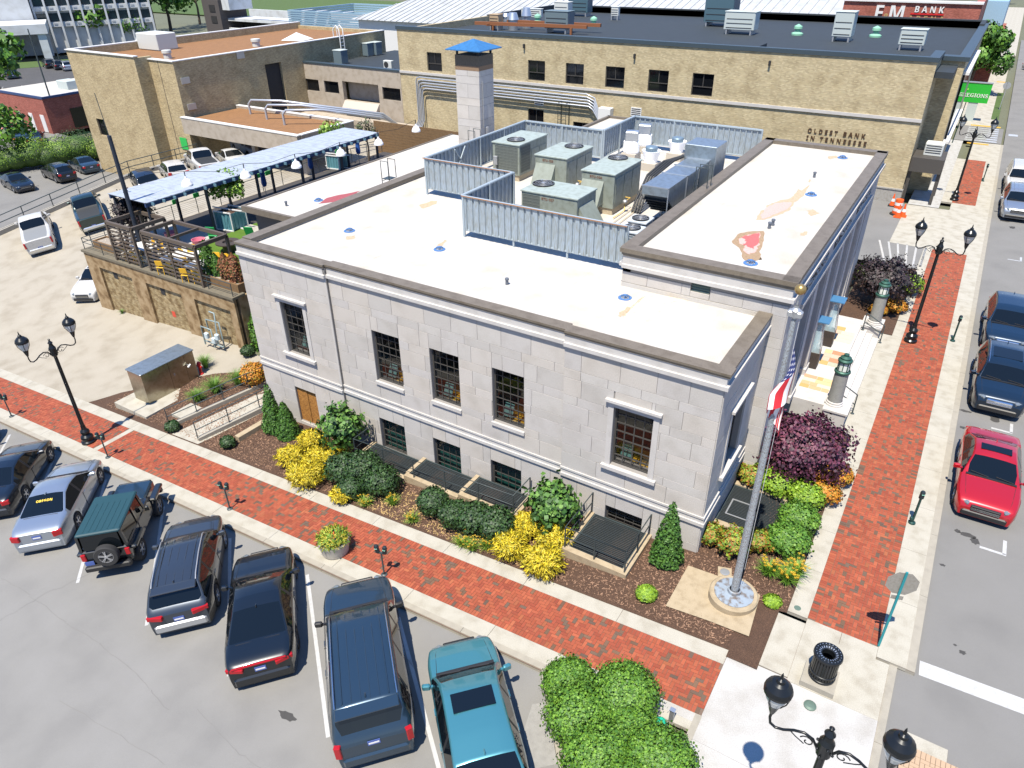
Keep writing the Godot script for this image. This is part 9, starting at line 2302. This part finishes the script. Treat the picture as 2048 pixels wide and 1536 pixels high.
	for e in [[2.4, -64.5, "dark green hand post at the crossing"], [2.2, -79, "dark green hand post beyond the crossing"]]:
		q = MB.new(); q.tube([Vector3(e[0], 0, e[1]), Vector3(e[0] + 0.1, 2.6, e[1])], 0.05, 6); solo(q, "green_post", mat("meter_green"), e[2], "post", "", Vector3(e[0], 0, e[1]))
	o = thing("street_sign_post", "grey street sign post with octagonal plate on the far corner", "road sign", Vector3(5.6, 0, -84))
	q = MB.new(); q.tube([Vector3.ZERO, Vector3(0, 3.0, 0)], 0.05, 6); part(q, "post", mat("steel"), o)
	q = MB.new(); q.lathe([Vector2(0.4, -0.01), Vector2(0.4, 0.01), Vector2(0, 0.01)], Vector3(0, 2.6, 0), 8, Basis(Vector3.RIGHT, PI / 2)); part(q, "plate", mat("steel"), o)
	# hotel
	var A = py(318, 92, -3.8); var B = py(0, 112, -3.8)
	var U = Vector3(A.x - B.x, 0, A.z - B.z).normalized()
	var f = frame(Vector3(B.x, 0, B.z), U)
	var W = Vector2(A.x - B.x, A.z - B.z).length()
	o = thing("hotel_tower", "white concrete hotel tower with rows of dark windows between fins", "building", Vector3(B.x, -3.8, B.z))
	var hw = surf("hotel_white", lin(0.60, 0.63, 0.66), 0.85, texs["fine"], 4.0, texs["stain_warm"], 14.0)
	q = MB.new(); fbox(q, f, -12, W, -4, 32, -14, -0.6); wpart(q, "block", hw, o)
	var nc = 10; var cw = (W - 9.0) / nc
	for c in nc + 1: q = MB.new(); var u = 9.0 + c * cw; fbox(q, f, u - 0.2, u + 0.2, -4, 32, -0.6, 0.5); wpart(q, "fin", hw, o)
	for fl in 9:
		q = MB.new(); var y = 2.2 + fl * 3.1; fbox(q, f, 9.0, W, y - 0.9, y, -0.6, 0.15); wpart(q, "spandrel", hw, o)
		for c in nc:
			var u = 9.0 + c * cw
			q = MB.new(); fbox(q, f, u + 0.25, u + cw - 0.25, y + 0.1, y + 1.75, -0.6, -0.5); var wn = wpart(q, "window", mat("hotel_glass", lin(0.02, 0.045, 0.055), 0.1), o)
			q = MB.new(); fbox(q, f, u + cw * 0.35, u + cw * 0.65, y - 0.55, y - 0.2, 0.15, 0.2); wpart(q, "air_grille", mat("steel"), wn)
		for c in 2:
			q = MB.new(); fbox(q, f, -6 + c * 3.2, -3.6 + c * 3.2, y + 0.1, y + 1.7, -0.6, -0.5); wpart(q, "window", mats["hotel_glass"], o)
	q = MB.new(); fbox(q, f, 0.5, 8.6, -4, 32, -0.6, 1.6); wpart(q, "stair_tower", hw, o)
	o = thing("hotel_porch", "white hotel entrance porch with square columns and pale roof", "porch", fp(f, 3, -3.8, 8))
	q = MB.new(); fbox(q, f, -6, 11, 1.2, 3.0, 2, 14); wpart(q, "roof", hw, o)
	for u in [-5.0, 1.0, 9.0]:
		for n in [3.0, 12.5]: q = MB.new(); fbox(q, f, u, u + 1.5, -4, 1.2, n, n + 1.2); wpart(q, "column", hw, o)
	q = MB.new(); fbox(q, f, -8, 40, -3.8, -3.72, 14.5, 24); struct(q, "hotel_lawn", mat("grass"))
	q = MB.new(); fbox(q, f, -40, 70, -3.85, -3.76, 24, 60); struct(q, "hotel_lot", mat("asphalt_dark"))
	q = MB.new()
	for k in 16: fbox(q, f, -8 + k * 2.8, -7.85 + k * 2.8, -3.755, -3.75, 47, 58)
	struct(q, "hotel_lot_markings", mat("paint_white"))
	q = MB.new(); fbox(q, f, -60, 90, -3.85, -3.72, 60, 63); struct(q, "roadside_pavement", mat("concrete"))
	q = MB.new(); fbox(q, f, -60, 90, -3.9, -3.8, 63, 80); struct(q, "far_road", mat("asphalt_street"))
	# small red brick building with its pole and hedge
	o = thing("small_brick_building", "small single-storey red brick building with white flat roof and rooftop unit", "building", py(120, 280, -3.8))
	var p0 = py(107, 268, -3.8); var f3 = frame(Vector3(p0.x, 0, p0.z), Vector3.RIGHT)
	q = MB.new(); fbox(q, f3, -12, 0, -3.9, 0.4, -18, 0); wpart(q, "walls", rb, o)
	q = MB.new(); fbox(q, f3, -11.8, -0.2, 0.4, 0.5, -17.8, -0.2); wpart(q, "roof", mat("roof_white"), o)
	q = MB.new(); fbox(q, f3, -12.1, 0.1, 0.4, 0.65, -0.2, 0.06); fbox(q, f3, -0.2, 0.1, 0.4, 0.65, -18, -0.2); wpart(q, "coping", mat("canopy_blue"), o)
	for u in [-7.5, -4.5, -1.8]: q = MB.new(); fbox(q, f3, u, u + 0.9, -3.7, -1.6, 0.0, 0.05); wpart(q, "door", mat("white_paint"), o)
	q = MB.new(); fbox(q, f3, 0.0, 0.06, -3.6, -1.2, -16, -3); wpart(q, "dark_glazing", mat("glass_dark"), o)
	q = MB.new(); q.cbox(fp(f3, -4.0, 1.0, -6), Vector3(2.4, 1.1, 1.8), 0.05); wpart(q, "roof_unit", mat("plant_grey"), o)
	for e in [[[122, 262], 12.0, "tall slim light pole at the small brick building"], [[122, 130], 9.0, "slim light pole in the hotel car park"]]:
		var b = py(e[0][0], e[0][1], -3.8); q = MB.new(); q.tube([b, b + Vector3(0, e[1], 0)], [0.12, 0.07], 8); solo(q, "light_pole", mat("rail"), e[2], "light pole", "", b)
	for k in 7:
		var b = py(5 + k * 32, 344 - k * 4.5, -3.8)
		bush("dark" if k % 2 else "lime", "lot_hedge", "leafy hedge bush between the lower lot and the brick building", "bush", b, 4.6, 2.4 + 0.5 * (k % 3), "hedge of the lower lot", k)
	# parking deck
	o = thing("parking_deck", "white multi-level parking deck with dark brick stair tower and blue louvred screen", "building", Vector3(-140, -4, -120))
	q = MB.new(); q.bx(-158, -108, 0.6, 1.2, -140, -112); q.bx(-150, -100, 1.9, 3.4, -112.6, -112); q.bx(-158, -108, -2.2, -0.9, -112.4, -111.8); wpart(q, "deck", mat("hotel_white"), o)
	q = MB.new(); q.bx(-158, -108, -4, 0.6, -138, -116); wpart(q, "painted_shade_level", mat("dark"), o)  # solid near-black block, its colour painting the shade under the deck
	q = MB.new(); q.bx(-164, -158, -4, 5.2, -118, -110); wpart(q, "stair_tower", surf("slate_brick", lin(0.085, 0.075, 0.075), 0.9, texs["fine"], 2.0), o)
	for y in [0.2, 2.6]: q = MB.new(); q.bx(-161.5, -159.5, y, y + 1.5, -110, -109.9); wpart(q, "opening", mat("dark"), o)
	q = MB.new(); q.bx(-158, -155.5, 3.0, 6.0, -118, -111); wpart(q, "white_tower", mat("hotel_white"), o)
	for e in [[-124, -96, -100.4, -100], [-96.4, -96, -120, -100.4], [-124, -96, -120, -119.6], [-124, -123.6, -119.6, -100.4]]:
		q = MB.new(); for k in 9: q.bx(e[0], e[1], 1.2 + k * 0.42, 1.5 + k * 0.42, e[2], e[3])
		wpart(q, "louvre_screen", mat("louvre_blue", lin(0.24, 0.36, 0.44), 0.5, 0.2), o).set_meta("kind", "stuff")
	# trees
	var gc = [Color(0.06, 0.16, 0.012), Color(0.10, 0.22, 0.018), Color(0.035, 0.10, 0.010)]
	for e in [[205, 96, 10.0, 10.0, 1500, "round tree in front of the hotel windows"], [275, 92, 6.5, 9.0, 1200, "low broad tree beside the hotel's corner"], [345, 78, 17.0, 19.0, 2600, "large tree between the hotel and the parking deck"], [10, 215, 11.0, 11.0, 1500, "roadside tree over parked cars"], [12, 335, 7.0, 8.0, 1600, "leafy tree at the edge of the lower lot"], [400, 48, 14.0, 20.0, 1800, "big tree behind the parking deck tower"], [310, 60, 16.0, 20.0, 1800, "tall tree behind the hotel's end"]]:
		var b = py(e[0], e[1], -3.8); tree("park_tree", e[5], b, e[2], e[3], gc, e[4], 0.85 if e[2] > 8 else 0.5, int(e[0] * 7 + e[1]), "", 0.2)
	for k in 26:
		var x = -330.0 + k * 13.0; var z = -255.0 - (k % 5) * 9.0
		tree("distant_tree", "tree in the distant wooded bank beyond the parking deck", Vector3(x, -4.2, z), 13.0 + (k % 4) * 2.0, 17.0, gc, 420, 1.8, 900 + k, "distant trees", 0.15)
	q = MB.new(); q.bx(-420, -20, -4.25, -4.1, -236, -160); struct(q, "river_meadow", mat("grass"))
	q = MB.new(); q.bx(-170, -20, -4.1, -3.95, -232, -205); struct(q, "river", mat("river", lin(0.05, 0.16, 0.18), 0.15))

func _ready() -> void:
	rng.seed = 20240611
	setup()
	palette()
	ground()
	bank()
	roof_gear()
	entrance()
	flagpole()
	cabinet()
	back_bank()
	tan_office()
	cars()
	plants()
	street()
	terrace()
	far()
